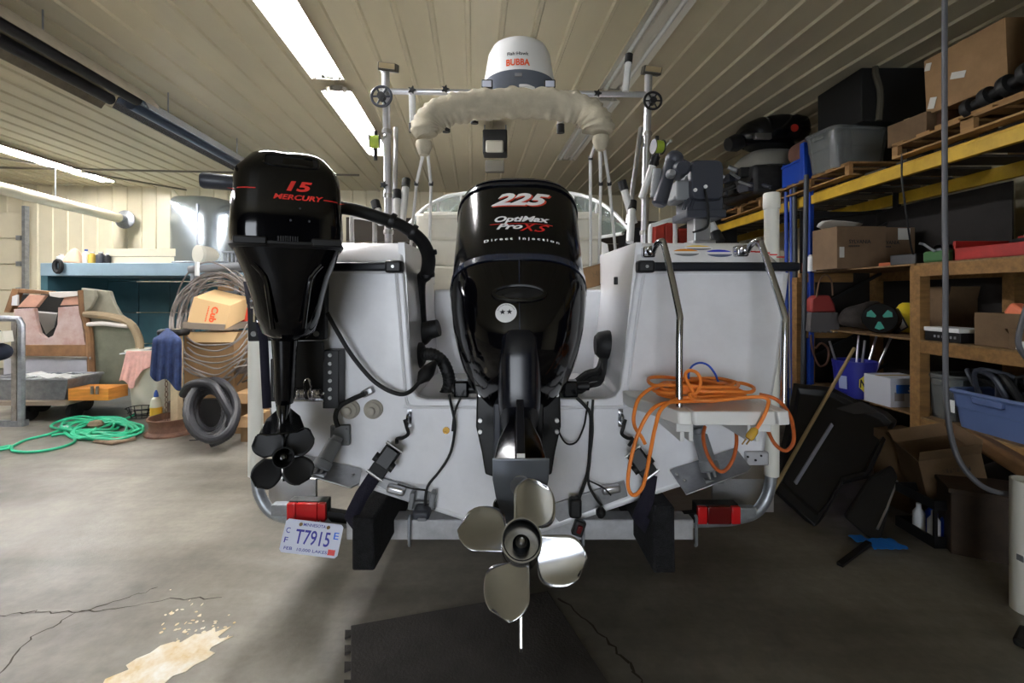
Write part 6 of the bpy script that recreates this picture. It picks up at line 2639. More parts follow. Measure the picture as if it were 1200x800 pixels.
obj('driftwood_scrap', g, mat('mud_brown', (132, 112, 92), 0.9, var=(9, 0.3)), None, 'muddy brown wood scrap lying in front of the green hose', 'wood scrap', bevel=0.01)
g = G()
q = PF(112, 503)
g.ball(q + V((0, 0, 0.06)), 0.09, 8, (1, 0.8, 0.6))
obj('cloth_scrap', g, mat('mud_brown', (132, 112, 92), 0.9, var=(9, 0.3)), None, 'small muddy rag among the green hose loops', 'rag')
bs = thing('wire_basket', PF(165, 492), 'small black wire basket behind the green hose', 'basket')
c = PF(166, 490)
for z, s in ((0.02, 0.7), (0.08, 0.85), (0.14, 1.0)):
    g = G()
    g.tube([V((c.x + x, c.y + y, z)) for x, y in se(0.17 * s, 0.12 * s, 3, 20)], 0.006, 5, closed=True)
    obj('basket_ring', g, BLKP, bs)
for k in range(12):
    t = 2 * PI * k / 12
    g = G()
    g.cyl(V((c.x + 0.12 * math.cos(t), c.y + 0.085 * math.sin(t), 0.02)), V((c.x + 0.17 * math.cos(t), c.y + 0.12 * math.sin(t), 0.14)), 0.005, n=5)
    obj('basket_wire', g, BLKP, bs)

# --- rubber mat in front of the propeller
mt_ = thing('rubber_mat', (0, 1.9, 0), 'dark interlocking rubber floor mat in front of the big propeller', 'mat')
MATM = mat('dark_rubber_mat', (66, 63, 61), 0.7, var=(3, 0.35), bump=(80, 0.3))
A0 = V((-0.775, 2.215, 0.0))
e1, e2 = V((0.966, 0.259, 0)), V((0.33, -0.944, 0))
g = G()
poly = [A0, A0 + e1 * 1.0, A0 + e1 * 1.0 + e2 * 1.1, A0 + e2 * 1.1]
g.prism([p + V((0, 0, 0.011)) for p in poly], (0, 0, -0.01))
obj('mat_tile', g, MATM, mt_, bevel=0.003)
for k in range(11):
    g = G()
    c = A0 + e2 * (0.05 + k * 0.1) - e1 * 0.012
    g.prism([c + e2 * x - e1 * y + V((0, 0, 0.011)) for x, y in ((-0.018, -0.014), (-0.026, 0.014), (0.026, 0.014), (0.018, -0.014))], (0, 0, -0.01))
    obj('mat_tooth', g, MATM, mt_)

# ================================================================ RIGHT SIDE: PALLET RACK AND SHELVES
XR = 3.5
rack = thing('pallet_rack', (4.0, 4.5, 0), 'pallet rack with yellow beams and blue uprights along the right wall', 'rack')


def RX(px, x=XR):
    """depth where pixel column px meets the plane x"""
    return FPX * x / (px - 600)


BZ = 2.66
for x in (XR, XR + 1.02):
    for y0, y1 in ((1.6, 5.36), (5.46, 9.2)):
        g = G()
        q = [(-0.025, 0), (0.025, 0), (0.025, 0.13), (0.005, 0.13), (0.005, 0.10), (-0.025, 0.10)]
        if x > XR:
            q = [(-a, b) for a, b in q]
        g.loft([[V((x + a, y, BZ - 0.01 + b)) for a, b in q] for y in (y0, y1)])
        obj('beam', g, YELLOW, rack, bevel=0.005)
for y in (1.52, 5.41, 9.25):
    for x in (XR, XR + 1.02):
        g = G()
        for du in (0,):
            g.bx(x - 0.025, x + 0.025, y - 0.035, y + 0.035, 0, 3.4 if y < 5 else 2.98)
        up = obj('upright', g, BLUEP if x == XR else GRIMESHADE, rack, bevel=0.006)  # far uprights painted black for shade instead of rack blue
    for k in range(5):
        g = G()
        g.beam((XR, y, 0.3 + k * 0.55), (XR + 1.02, y, 0.3 + (k + 1) * 0.55 if k < 4 else 2.6), 0.03, 0.03)
        obj('lattice_brace', g, GRIMESHADE, rack)  # braces blackened too, dimness put into their colour
g = G()
for y0, y1 in ((1.6, 5.36), (5.46, 9.2)):
    pass
WDK = mat('dark_decking', (60, 56, 50), 0.8, var=(4, 0.3))
for k in range(20):
    y = 1.7 + k * 0.375
    g = G()
    g.bx(XR + 0.01, XR + 1.0, y, y + 0.26, BZ + 0.12, BZ + 0.14)
    obj('deck_board', g, WDK, rack)
ZT = BZ + 0.14

# --- pallets on the rack
def pallet(y0, y1, x0, x1, label, z=ZT):
    t = thing('pallet', ((x0 + x1) / 2, (y0 + y1) / 2, z), label, 'pallet', 'wooden pallets on the rack')
    for k in range(3):
        x = x0 + 0.02 + (x1 - x0 - 0.04) * k / 2
        g = G()
        # stringer cut into blocks with open notches
        g.bx(x - 0.02, x + 0.02, y0, y0 + 0.06, z + 0.015, z + 0.115)
        g.bx(x - 0.02, x + 0.02, (y0 + y1) / 2 - 0.05, (y0 + y1) / 2 + 0.05, z + 0.015, z + 0.115)
        g.bx(x - 0.02, x + 0.02, y1 - 0.06, y1, z + 0.015, z + 0.115)
        g.bx(x - 0.02, x + 0.02, y0, y1, z + 0.10, z + 0.115)
        obj('stringer', g, WOODP, t)
    n = 6
    for k in range(n):
        y = y0 + (y1 - y0 - 0.12) * k / (n - 1)
        g = G()
        g.bx(x0, x1, y, y + 0.12, z + 0.115, z + 0.135)
        obj('deck_board', g, WOODP, t)
    for k in range(3):
        x = x0 + (x1 - x0 - 0.1) * k / 2
        g = G()
        g.bx(x, x + 0.1, y0, y1, z, z + 0.016)
        obj('bottom_board', g, WOODP, t)
    return t


pallet(2.75, 4.1, XR - 0.12, XR + 0.95, 'wooden pallet nearest on the rack, under the tan cardboard box')
pallet(4.62, 5.9, XR - 0.12, XR + 0.9, 'wooden pallet under the blue bin and clear tote')
pallet(6.3, 7.5, XR - 0.1, XR + 0.9, 'dim wooden pallet farthest along the rack, under black engine parts')
ZK = ZT + 0.135


# --- box builders
def carton(loc, size, rz, label, m=CARD, flaps=0, name='cardboard_box', txt=None, lab=None, tilt=None, ink=BLKINK, smudge=None, flen=0.45):
    """loc = centre of base"""
    loc = V(loc)
    t = thing(name, loc, label, 'box')
    wx, wy, h = size
    M = Matrix.Rotation(rz, 3, 'Z')
    if tilt is not None:
        M = M @ tilt
    X, Y, Z = M @ V((1, 0, 0)), M @ V((0, 1, 0)), M @ V((0, 0, 1))
    g = G()
    if flaps:
        th = 0.006
        for cx, cy2, sx, sy in ((0, -wy / 2, wx, th), (0, wy / 2, wx, th), (-wx / 2, 0, th, wy), (wx / 2, 0, th, wy)):
            g.box(loc + X * cx + Y * cy2 + Z * (h / 2), (sx, sy, h), M)
        g.box(loc + Z * th, (wx, wy, th), M)
    else:
        g.box(loc + Z * (h / 2), (wx, wy, h), M)
    body = obj('box_body', g, m, t, bevel=0 if flaps else 0.004)
    if flaps:
        for sx, sy, ang in ((0, -1, 0.5), (0, 1, 0.9), (-1, 0, 0.6), (1, 0, 0.3)):
            if sy:
                q = [(-wx / 2, sy * wy / 2), (wx / 2, sy * wy / 2)]
                ln = wy * flen
                out = Y * sy
            else:
                q = [(sx * wx / 2, -wy / 2), (sx * wx / 2, wy / 2)]
                ln = wy * flen
                out = X * sx
            base = [loc + X * a + Y * b + Z * h for a, b in q]
            dirv = (out * math.sin(ang) * flaps + Z * math.cos(ang)).normalized() * ln
            g = G()
            g.prism([base[0], base[1], base[1] + dirv, base[0] + dirv], (out.normalized() * 0.005))
            obj('box_flap', g, m, t)
    else:
        g = G()
        g.box(loc + Z * (h + 0.001), (wx * 0.99, 0.05, 0.003), M)
        obj('tape', g, mat('packing_tape', (196, 170, 128), 0.25), t)
    if txt:
        for s, dx, dz, hh_, wd in txt:
            text('lettering', s, loc + X * dx - Y * (wy / 2) + Z * dz, X, Z, hh_, ink, body, wid=wd, bold=0.02, lift=0.004)
    for dx, dz, wd, hh_ in smudge or ():
        marks(loc + X * dx - Y * (wy / 2) + Z * dz, X, Z, wd, hh_, 8, ink, body)
    if lab:
        for dx, dz, w_, h_ in lab:
            g = G()
            g.box(loc + X * dx - Y * (wy / 2 + 0.003) + Z * dz, (w_, 0.002, h_), M)
            obj('paper_label', g, mat('paper_label', (208, 206, 198), 0.7), t)
    return t


def tote(loc, size, rz, label, m, name='storage_bin', taper=0.86, rim=0.02, open_=True, cat='bin'):
    loc = V(loc)
    t = thing(name, loc, label, cat)
    wx, wy, h = size
    g = G()
    L_ = []
    prof_ = [(0, taper), (h * 0.55, 1 - (1 - taper) * 0.45), (h * 0.56, 1 - (1 - taper) * 0.3), (h, 1.0), (h, 0.95), (h * 0.56, 0.93 - (1 - taper) * 0.3), (0.02, taper - 0.05)]
    for z, s in prof_:
        L_.append([loc + V((*rot2((x, y), rz), z)) for x, y in se(wx / 2 * s, wy / 2 * s, 8, 32)])
    g.loft(L_)
    obj('bin_body', g, m, t, sharp=40)
    g = G()
    g.tube([loc + V((*rot2((x, y), rz), h)) for x, y in se(wx / 2 * 1.01, wy / 2 * 1.01, 8, 32)], rim, 6, closed=True)
    obj('bin_rim', g, m, t)
    for s in (-1, 1):
        g = G()
        c = loc + V((*rot2((s * wx / 2 * 1.03, 0), rz), h * 0.86))
        g.box(c, (0.03, wy * 0.35, 0.05), rz)
        obj('bin_handle', g, m, t, bevel=0.008)
    return t


def lump(loc, r, sc, m, name, label, cat, seed=1, amp=0.25, n=14, sub=1, bits=0):
    rnd = random.Random(seed)
    t = thing(name, loc, label, cat)
    g = G()
    g.ball(V(loc) + V((0, 0, r * sc[2])), r, n, sc)
    ph = [rnd.uniform(0, 6) for _ in range(6)]
    c = V(loc) + V((0, 0, r * sc[2]))
    for v in g.bm.verts:
        d = v.co - c
        f = 1 + amp * (math.sin(d.x * 9 / r * 0.3 + ph[0]) * math.sin(d.y * 9 / r * 0.3 + ph[1]) + 0.5 * math.sin(d.z * 16 / r * 0.3 + ph[2]))
        v.co = c + d * f
        v.co.z = max(v.co.z, V(loc).z)
    obj('body', g, m, t, sub=sub, sharp=70)
    return t


# --- items on the top of the rack
CLEAR = mat('clear_tote_plastic', (150, 154, 152), 0.25, trans=0.5, alpha=0.75)
tt = tote((XR + 0.17, 5.06, ZK), (0.66, 0.44, 0.42), math.radians(8), 'clear grey plastic tote on the rack pallet beside the blue bin', CLEAR)
# blue parts bin with a scooped front
bb_ = thing('parts_bin', (XR + 0.12, 5.6, ZK), 'bright blue plastic parts bin with scooped front on the rack pallet', 'bin')
BB = mat('bright_blue_plastic', (26, 70, 176), 0.4)
x0, x1, y0, y1, z0 = XR - 0.08, XR + 0.36, 5.38, 5.82, ZK
g = G()
g.bx(x0, x1, y0, y1, z0, z0 + 0.02)
obj('bin_floor', g, BB, bb_)
for xx in (x0, x1):
    g = G()
    g.bx(xx - 0.012, xx + 0.012, y0, y1, z0, z0 + (0.26 if xx == x0 else 0.42))
    obj('bin_wall', g, BB, bb_, bevel=0.006)
g = G()
g.bx(x0, x1, y0 - 0.012, y0 + 0.012, z0, z0 + 0.44)
obj('bin_wall', g, BB, bb_, bevel=0.006)
g = G()
g.bx(x0 - 0.025, x0 + 0.01, y0 - 0.02, y0 + 0.06, z0, z0 + 0.44)
g.bx(x0 - 0.025, x0 + 0.01, y0 + 0.06, y1, z0 + 0.24, z0 + 0.27)
obj('bin_lip', g, BB, bb_, bevel=0.006)
g = G()
g.bx(x0, x1, y1 - 0.012, y1 + 0.012, z0, z0 + 0.3)
obj('bin_wall', g, BB, bb_, bevel=0.006)

# black outboard cowl on its side, engine parts
bc = thing('engine_cowl', V((XR - 0.05, 6.3, ZK + 0.66)), 'black outboard cowl with red badge lying on the rack', 'engine cowl')
c = V((P(905, 0, 6.35).x, 6.35, ZK + 0.66 + 0.21))
g = G()
L_ = []
for t_, s in ((-0.46, 0.35), (-0.40, 0.62), (-0.25, 0.86), (0.0, 1.0), (0.2, 0.98), (0.36, 0.84), (0.42, 0.6)):
    L_.append([c + V((t_, y * s, z * s + 0.04 * t_)) for y, z in se(0.3, 0.24, 2.8, 28)])
g.loft(L_)
cw = obj('cowl_shell', g, BLKS, bc, sharp=60)
g = G()
g.lathe([(0.05, 0), (0.05, 0.01)], c + V((0.12, -0.30, -0.02)), (0, -1, 0), 16)
obj('red_badge', g, mat('red_badge', (170, 40, 30), 0.4), cw)
g = G()
g.box(c + V((-0.28, -0.27, -0.12)), (0.22, 0.06, 0.08))
obj('chrome_strip', g, STEEL, cw, bevel=0.01)
g = G()
g.lathe([(0.09, 0), (0.12, 0.1), (0.09, 0.22)], c + V((-0.42, 0, -0.1)), (-1, -0.2, -0.25), 16)
obj('intake', g, BLKP, bc)
pw_ = thing('powerhead', P(890, 225, 6.6), 'grimy grey powerhead and linkage heap on the far pallet', 'engine part')
base = V((XR + 0.1, 6.55, ZK))
rnd = random.Random(31)
g = G()
g.box(base + V((0, 0, 0.2)), (0.8, 0.9, 0.4))
obj('engine_block', g, mat('grimy_grey', (52, 52, 52), 0.5, 0.3, var=(6, 0.4)), pw_, bevel=0.06, seg=3)
g = G()
L_ = []
for z, s in ((0.4, 1.0), (0.52, 0.95), (0.64, 0.7), (0.69, 0.3)):
    L_.append([base + V((x * s, y * s, z)) for x, y in se(0.42, 0.45, 3, 24)])
g.loft(L_)
obj('flywheel_cover', g, mat('pale_grey_cover', (130, 128, 120), 0.5), pw_, sharp=60)
for k in range(14):
    g = G()
    x = base.x - 0.45 + rnd.uniform(-0.12, 0.1)
    y = base.y + rnd.uniform(-0.5, 0.4)
    z = ZK + rnd.uniform(0.02, 0.4)
    dv = V((rnd.uniform(-0.15, 0.15), rnd.uniform(-0.3, 0.3), rnd.uniform(-0.15, 0.2)))
    z = max(z, ZK + 0.06 - min(0, dv.z))
    g.cyl((x, y, z), V((x, y, z)) + dv, rnd.uniform(0.012, 0.035), n=8)
    obj('linkage_rod', g, rnd.choice([GRIMESHADE, GALV, DGREYP, BLKP]), pw_)
for k in range(6):
    g = G()
    g.box(base + V((-0.44, rnd.uniform(-0.45, 0.3), rnd.uniform(0.06, 0.36))), (0.12, rnd.uniform(0.08, 0.2), rnd.uniform(0.06, 0.14)), rnd.uniform(-0.3, 0.3))
    obj('bracket', g, rnd.choice([GRIMESHADE, DGREYP]), pw_, bevel=0.01)
lump(V((XR + 0.25, 8.2, ZT)), 0.5, (0.9, 1.2, 0.6), GRIMESHADE, 'tarp_heap', 'dark tarp covered heap at the far end of the rack', 'tarp', 3)
# boat seats and dark crate behind the tote
SEATM = mat('dusty_rose_vinyl', (104, 74, 66), 0.6, var=(4, 0.2))
st1 = thing('old_chair', P(960, 120, 5.3), 'dusty rose boat seat lying behind the clear tote on the rack', 'seat')
c = V((XR + 0.5, 5.66, ZK))
g = G()
L_ = []
for z, s, dx in ((0.0, 0.8, -0.05), (0.12, 1.0, -0.02), (0.5, 1.0, 0.05), (0.95, 0.85, 0.15), (1.08, 0.5, 0.18)):
    L_.append([c + V((dx + x * s, y * s, z)) for x, y in se(0.13, 0.3, 3, 24)])
g.loft(L_)
obj('backrest', g, SEATM, st1, sharp=60)
g = G()
L_ = []
for x_, s in ((-0.5, 0.7), (-0.42, 1.0), (-0.1, 1.0), (0.05, 0.8)):
    L_.append([c + V((x_, y * s, 0.42 + z * s)) for y, z in se(0.26, 0.14, 3, 24)])
g.loft(L_)
obj('seat_cushion', g, mat('tan_rose_vinyl', (128, 92, 78), 0.6, var=(4, 0.2)), st1, sharp=60)
g = G()
g.tube([c + V((-0.4, -0.2, 0.3)), c + V((-0.15, -0.32, 0.36)), c + V((0.0, -0.32, 0.7)), c + V((0.1, -0.3, 0.9))], 0.02, 8, smooth=4)
obj('arm_strap', g, GALV, st1)
dkc = thing('black_crate', (XR + 0.55, 5.0, ZK), 'large black panelled crate on the rack behind the clear tote', 'crate')
zc0 = ZK + 0.0
g = G()
g.bx(XR + 0.08, XR + 1.0, 4.72, 5.4, zc0 + 0.44, zc0 + 0.99)
obj('crate_body', g, mat('crate_black', (15, 15, 15), 0.7), dkc, bevel=0.01)
for y in (4.74, 5.3):
    g = G()
    g.bx(XR + 0.62, XR + 0.98, y, y + 0.07, zc0, zc0 + 0.44)
    obj('crate_leg', g, GRIMESHADE, dkc)
g = G()
q = [V((XR + 0.24, 4.70, zc0 + 0.44)), V((XR + 0.25, 4.69, zc0 + 0.7)), V((XR + 0.21, 4.70, zc0 + 0.9)), V((XR + 0.22, 4.72, zc0 + 0.99))]
g.tube(q, 0.03, 8, smooth=4)
obj('old_strap', g, mat('dull_olive', (70, 66, 54), 0.8), dkc)
# cardboard boxes near
c1 = carton((XR + 0.22, 3.6, ZK + 0.19), (0.4, 0.62, 0.46), 0.04, 'large tan cardboard box with torn white labels on the nearest pallet', CARD, tilt=Matrix.Rotation(-0.05, 3, 'Y'))
for yy, zz, w_, h_ in ((3.86, 0.38, 0.05, 0.06), (3.62, 0.2, 0.12, 0.05), (3.84, 0.07, 0.06, 0.09)):
    g = G()
    g.box((XR + 0.014 - 0.05 * zz - 0.04 * (yy - 3.6), yy, ZK + 0.19 + zz), (0.004, w_, h_), Matrix.Rotation(0.3, 3, 'X'))
    obj('torn_label', g, mat('paper_label', (208, 206, 198), 0.7), c1)
for yy in (3.38, 3.6, 3.84):
    g = G()
    g.bx(XR + 0.06, XR + 0.5, yy - 0.05, yy + 0.05, ZK, ZK + 0.19)
    obj('timber_offcut', g, mat('brown_timber', (96, 66, 44), 0.8, var=(6, 0.3)), None, {3.38: 'brown timber block under the near end of the large tan box', 3.6: 'brown timber block under the middle of the large tan box', 3.84: 'brown timber block under the far end of the large tan box'}[yy], 'timber block')
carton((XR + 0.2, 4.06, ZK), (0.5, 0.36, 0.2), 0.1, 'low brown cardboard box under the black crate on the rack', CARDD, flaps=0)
g = G()
rnd = random.Random(8)
gp = thing('gear_assembly', (XR - 0.02, 3.3, ZK), 'dark metal gear assembly lying before the large tan box', 'engine part')
g.tube([(XR - 0.02, 3.05, ZK + 0.16), (XR - 0.02, 3.55, ZK + 0.07)], 0.04, 12)
obj('shaft', g, GRIMESHADE, gp)
for k in range(4):
    g = G()
    y = 3.1 + k * 0.13
    z = ZK + 0.155 - k * 0.027
    g.lathe([(0.03, -0.03), (0.075, -0.025), (0.08, 0), (0.075, 0.025), (0.03, 0.03)], (XR - 0.02, y, z), (0, 1, -0.2), 18)
    obj('gear', g, mat('dark_cast', (44, 44, 44), 0.5, 0.5), gp)
g = G()
g.bx(XR - 0.06, XR + 0.05, 3.1, 3.75, ZK, ZK + 0.035)
obj('base_plank', g, WOODP, gp)
# grey coat/bag at the right edge
g = G()
L_ = []
c = V((XR + 0.1, 2.78, ZK))
for z, s in ((0.0, 0.6), (0.1, 0.9), (0.3, 1.0), (0.55, 0.92), (0.8, 0.7), (0.95, 0.45)):
    L_.append([c + V((x * s + 0.03 * math.sin(z * 9 + y * 14), y * s, z)) for x, y in se(0.28, 0.24, 2.4, 28)])
g.loft(L_)
obj('canvas_bag', g, mat('charcoal_canvas', (52, 54, 60), 0.8, var=(5, 0.2)), None, 'charcoal canvas bag at the top right edge of the rack', 'bag', sub=1, sharp=70)
# backmost dark items on the second row
carton((XR + 0.75, 3.2, ZK + 0.0), (0.4, 0.9, 0.7), 0.0, 'dark brown cardboard box behind the large tan one', mat('dark_card', (70, 52, 38), 0.85))

# --- wooden shelving below
SHELFSHADE = mat('shelf_shade_black', (34, 30, 27), 0.8, var=(3, 0.3))  # near-black boards painted as the shade behind the shelves
ws_t = thing('wooden_shelving', (XR + 0.4, 4.0, 0), 'raw pine lumber shelving under the rack at the right', 'shelving')
YA, YB = 4.0, 5.5
for y in (2.2, YA, YB):
    for x in (XR + 0.04, XR + 0.85):
        g = G()
        g.bx(x - 0.045, x + 0.045, y - 0.05, y + 0.05, 0, 1.84 if y != YB else 1.86)
        obj('post', g, WOOD, ws_t, bevel=0.004)
for z in (0.54, 1.20, 1.855):
    for y0, y1 in ((2.0, YA - 0.05), (YA + 0.05, YB - 0.05)):
        near = y0 < 3
        for x in (XR + 0.02, XR + 0.85):
            if not near and x == XR + 0.02:
                continue
            g = G()
            g.bx(x - 0.02, x + 0.02, y0, y1 + (0.1 if near else 0), z - 0.1, z)
            obj('rail', g, WOOD, ws_t, bevel=0.003)
        g = G()
        g.bx(XR + 0.0, XR + 0.87, y0 - 0.04, y1 + 0.04, z, z + 0.014)
        obj('shelf_board', g, mat('osb_board', (128, 100, 66), 0.8, var=(18, 0.35)), ws_t)
for z in (1.2, 1.855):
    g = G()
    g.bx(XR - 0.12, XR + 0.5, YB - 0.1, YB - 0.055, z - 0.11, z - 0.005)
    obj('end_rail', g, WOOD, ws_t, bevel=0.003)
g = G()
g.bx(XR - 0.16, XR - 0.07, YB - 0.09, YB, 0.0, 1.80)
obj('post', g, WOOD, ws_t, bevel=0.004)
g = G()
g.bx(XR - 0.02, XR + 0.895, 5.56, 5.575, 0.0, 2.6)
obj('shade_end_panel', g, SHELFSHADE, ws_t)  # added sheet closing the shelf end with painted shade
for y0, y1 in ((0.3, 3.95), (4.05, 5.56)):
    g = G()
    g.bx(XR + 0.895, XR + 0.91, y0, y1, 0.0, 2.6)
    obj('back_panel', g, SHELFSHADE, ws_t)  # added dark sheet hiding the pale wall, stands in for shade
ZS = {1: 0.555, 2: 1.215, 3: 1.87}

# top shelf: lamp cartons, green crank, red tray
SYL = mat('kraft_carton', (120, 97, 74), 0.85, var=(4, 0.12))
carton((XR + 0.13, 4.98, ZS[3]), (0.52, 0.38, 0.44), 0.02, 'kraft lamp carton with brown print and open flap on the top shelf', SYL, txt=[('SYLVANIA', -0.02, 0.28, 0.04, 0.23)], lab=[(-0.21, 0.17, 0.05, 0.11)], smudge=[(-0.08, 0.235, 0.12, 0.014)], name='lamp_carton')
carton((XR + 0.52, 5.06, ZS[3]), (0.48, 0.38, 0.44), 0.02, 'second kraft lamp carton with white label, right of the first on the top shelf', SYL, txt=[('SYLVANIA', -0.04, 0.28, 0.04, 0.22)], smudge=[(-0.08, 0.235, 0.12, 0.014)], lab=[(0.12, 0.37, 0.13, 0.12)], name='lamp_carton')
g = G()
a, b = P(966, 268, 5.25), P(1012, 256, 5.1)
q = [V((XR - 0.12, 5.2, ZS[3] + 0.45)), V((XR + 0.36, 5.15, ZS[3] + 0.45)), V((XR + 0.36, 5.0, ZS[3] + 0.5)), V((XR - 0.12, 5.0, ZS[3] + 0.56)), V((XR - 0.14, 5.1, ZS[3] + 0.52))]
g.grid([[q[0], q[1]], [q[4], q[2] + V((0, 0.05, 0))], [q[3], q[2]]])
obj('paper_roll', g, mat('white_paper', (206, 204, 196), 0.6), None, 'curled white sheet lying on top of the lamp carton', 'paper', solid=0.004, sub=1)
rt_ = thing('red_tray', (XR + 0.3, 3.5, ZS[3]), 'red metal tray with black cables on the top shelf at the right', 'tray')
RT = mat('worn_red_metal', (160, 34, 28), 0.45, var=(8, 0.2))
for nm, arr in (('tray_wall', (XR + 0.06, XR + 0.08, 2.6, 3.72, 0, 0.1)), ('tray_wall', (XR + 0.06, XR + 0.6, 3.70, 3.72, 0, 0.16)), ('tray_wall', (XR + 0.58, XR + 0.6, 2.6, 3.72, 0, 0.2)), ('tray_floor', (XR + 0.06, XR + 0.6, 2.6, 3.72, 0, 0.012))):
    g = G()
    g.bx(*arr[:4], ZS[3] + arr[4], ZS[3] + arr[5])
    obj(nm, g, RT, rt_, bevel=0.003)
g = G()
rnd = random.Random(14)
pts = [(XR + 0.3 + 0.16 * math.cos(k * 1.1) * rnd.uniform(0.6, 1), 3.2 + 0.3 * math.sin(k * 0.9) * rnd.uniform(0.6, 1), ZS[3] + 0.06 + 0.1 * k / 26) for k in range(26)]
g.tube(pts, 0.02, 8, smooth=4)
obj('black_cable', g, BLKR, None, 'black cable heaped in the red tray', 'cable')
gw = thing('green_winch', (XR + 0.12, 3.9, ZS[3]), 'small green hand winch on the top shelf left of the red tray', 'winch')
GW = mat('winch_green', (62, 104, 62), 0.5)
g = G()
g.bx(XR + 0.06, XR + 0.2, 3.78, 4.0, ZS[3], ZS[3] + 0.1)
obj('winch_frame', g, GW, gw, bevel=0.02)
g = G()
g.lathe([(0.06, -0.05), (0.03, -0.05), (0.03, 0.05), (0.06, 0.05)], (XR + 0.12, 3.86, ZS[3] + 0.09), (1, 0, 0), 16)
obj('drum', g, GALV, gw)
g = G()
g.tube([(XR + 0.04, 3.86, ZS[3] + 0.09), (XR + 0.03, 3.95, ZS[3] + 0.16), (XR + 0.0, 3.96, ZS[3] + 0.17)], 0.01, 6)
obj('crank', g, GALV, gw)
g = G()
g.box((XR + 0.16, 4.25, ZS[3] + 0.05), (0.16, 0.22, 0.1), 0.3)
obj('charger_box', g, BLKP, None, 'black charger box on the top shelf right of the lamp cartons', 'charger', bevel=0.01)
g = G()
g.box((XR + 0.14, 4.45, ZS[3] + 0.02), (0.05, 0.16, 0.04), 0.3)
obj('orange_tool', g, mat('burnt_orange', (170, 84, 44), 0.6), None, 'small orange handled tool on the top shelf beside the carton', 'tool', bevel=0.01)
for k, (px, h, m_, lab) in enumerate(((951, 0.16, WPL, 'white tin left of the lamp carton on the top shelf'), (945, 0.1, mat('red_can', (190, 60, 40), 0.5), 'red tin at the left end of the top shelf'))):
    c = P(px, 0, 5.35 + 0.1 * k)
    t = thing('small_tin', (c.x, c.y, ZS[3]), lab, 'tin')
    g = G()
    g.lathe([(0.045, 0), (0.045, h), (0.04, h + 0.01)], (c.x, c.y, ZS[3]), (0, 0, 1), 16)
    obj('tin_body', g, m_, t)
    g = G()
    g.lathe([(0.03, h + 0.01), (0.03, h + 0.03)], (c.x, c.y, ZS[3]), (0, 0, 1), 12)
    obj('tin_lid', g, STEEL, t)

# middle shelf
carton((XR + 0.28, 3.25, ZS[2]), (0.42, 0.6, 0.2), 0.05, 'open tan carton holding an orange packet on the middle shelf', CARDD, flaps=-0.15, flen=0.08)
g = G()
g.box((XR + 0.2, 3.35, ZS[2] + 0.25), (0.1, 0.14, 0.1), Matrix.Rotation(0.6, 3, 'X'))
obj('orange_packet', g, mat('orange_packet', (222, 120, 84), 0.5), None, 'orange packet sticking out of the open carton', 'packet', bevel=0.02)
carton((XR + 0.1, 3.18, ZS[2]), (0.1, 0.2, 0.1), 0.2, 'small open carton before the larger one on the middle shelf', CARDD, flaps=0.6, flen=0.25)
dv = thing('tape_deck', (XR + 0.12, 3.78, ZS[2]), 'black electronic unit with white top by the centre post', 'electronics')
g = G()
g.bx(XR + 0.02, XR + 0.24, 3.62, 3.93, ZS[2], ZS[2] + 0.08)
obj('unit_body', g, BLKP, dv, bevel=0.005)
g = G()
g.bx(XR + 0.01, XR + 0.24, 3.62, 3.93, ZS[2] + 0.08, ZS[2] + 0.115)
obj('unit_cover', g, WPL, dv, bevel=0.004)
for k in range(6):
    g = G()
    g.box((XR + 0.018, 3.66 + k * 0.035, ZS[2] + 0.04), (0.006, 0.015, 0.02))
    obj('button', g, GREYP, dv)
bt = thing('glue_bottle', (XR + 0.08, 3.0, ZS[2]), 'pale squeeze bottle on the middle shelf at the right', 'bottle')
g = G()
g.lathe([(0.03, 0), (0.03, 0.1), (0.012, 0.13), (0.008, 0.16)], (XR + 0.06, 3.02, ZS[2]), (0, 0, 1), 14)
obj('bottle_body', g, mat('tan_bottle', (168, 146, 110), 0.5), bt)
g = G()
g.lathe([(0.012, 0.16), (0.008, 0.19)], (XR + 0.06, 3.02, ZS[2]), (0, 0, 1), 10)
obj('bottle_tip', g, WPL, bt)
g = G()
g.box((XR + 0.06, 3.2, ZS[2] + 0.03), (0.05, 0.1, 0.06))
obj('small_carton', g, WPL, None, 'tiny white carton at the front of the middle shelf', 'box', bevel=0.004)
# left bay middle shelf: CD spindle, yellow bag, junk
cd = thing('disc_spindle', P(1032, 388, 4.6), 'black disc spindle with a teal face lying on the middle shelf', 'disc spindle')
c = P(1031, 384, 4.55)
c.z = ZS[2] + 0.15
ax = V((-0.75, -0.6, 0.1)).normalized()
g = G()
g.lathe([(0.15, -0.12), (0.15, 0.0), (0.142, 0.012)], c, ax, 32)
obj('spindle_drum', g, BLKS, cd)
for k in range(3):
    g = G()
    a0 = k * 2 * PI / 3 + 0.5
    xx = ax.cross(V((0, 0, 1))).normalized()
    yy = xx.cross(ax)
    g.prism([c + ax * 0.014 + (xx * math.cos(a0 + da) + yy * math.sin(a0 + da)) * r for r, da in ((0.035, -0.3), (0.105, -0.38), (0.115, 0), (0.105, 0.38), (0.035, 0.3))], ax * 0.002)
    obj('teal_segment', g, mat('teal_print', (30, 120, 104), 0.4), cd)
g = G()
g.box(c + V((0.22, 0.1, -0.03)), (0.14, 0.1, 0.22), Matrix.Rotation(-0.5, 3, 'Y'))
obj('box_stack', g, DGREYP, None, 'grey boxed device leaning beside the disc spindle', 'box', bevel=0.006)
g = G()
g.box(c + V((0.24, 0.03, -0.06)), (0.06, 0.005, 0.09), Matrix.Rotation(-0.5, 3, 'Y'))
obj('barcode_card', g, WPL, None, 'small white printed card on the grey boxed device', 'card')
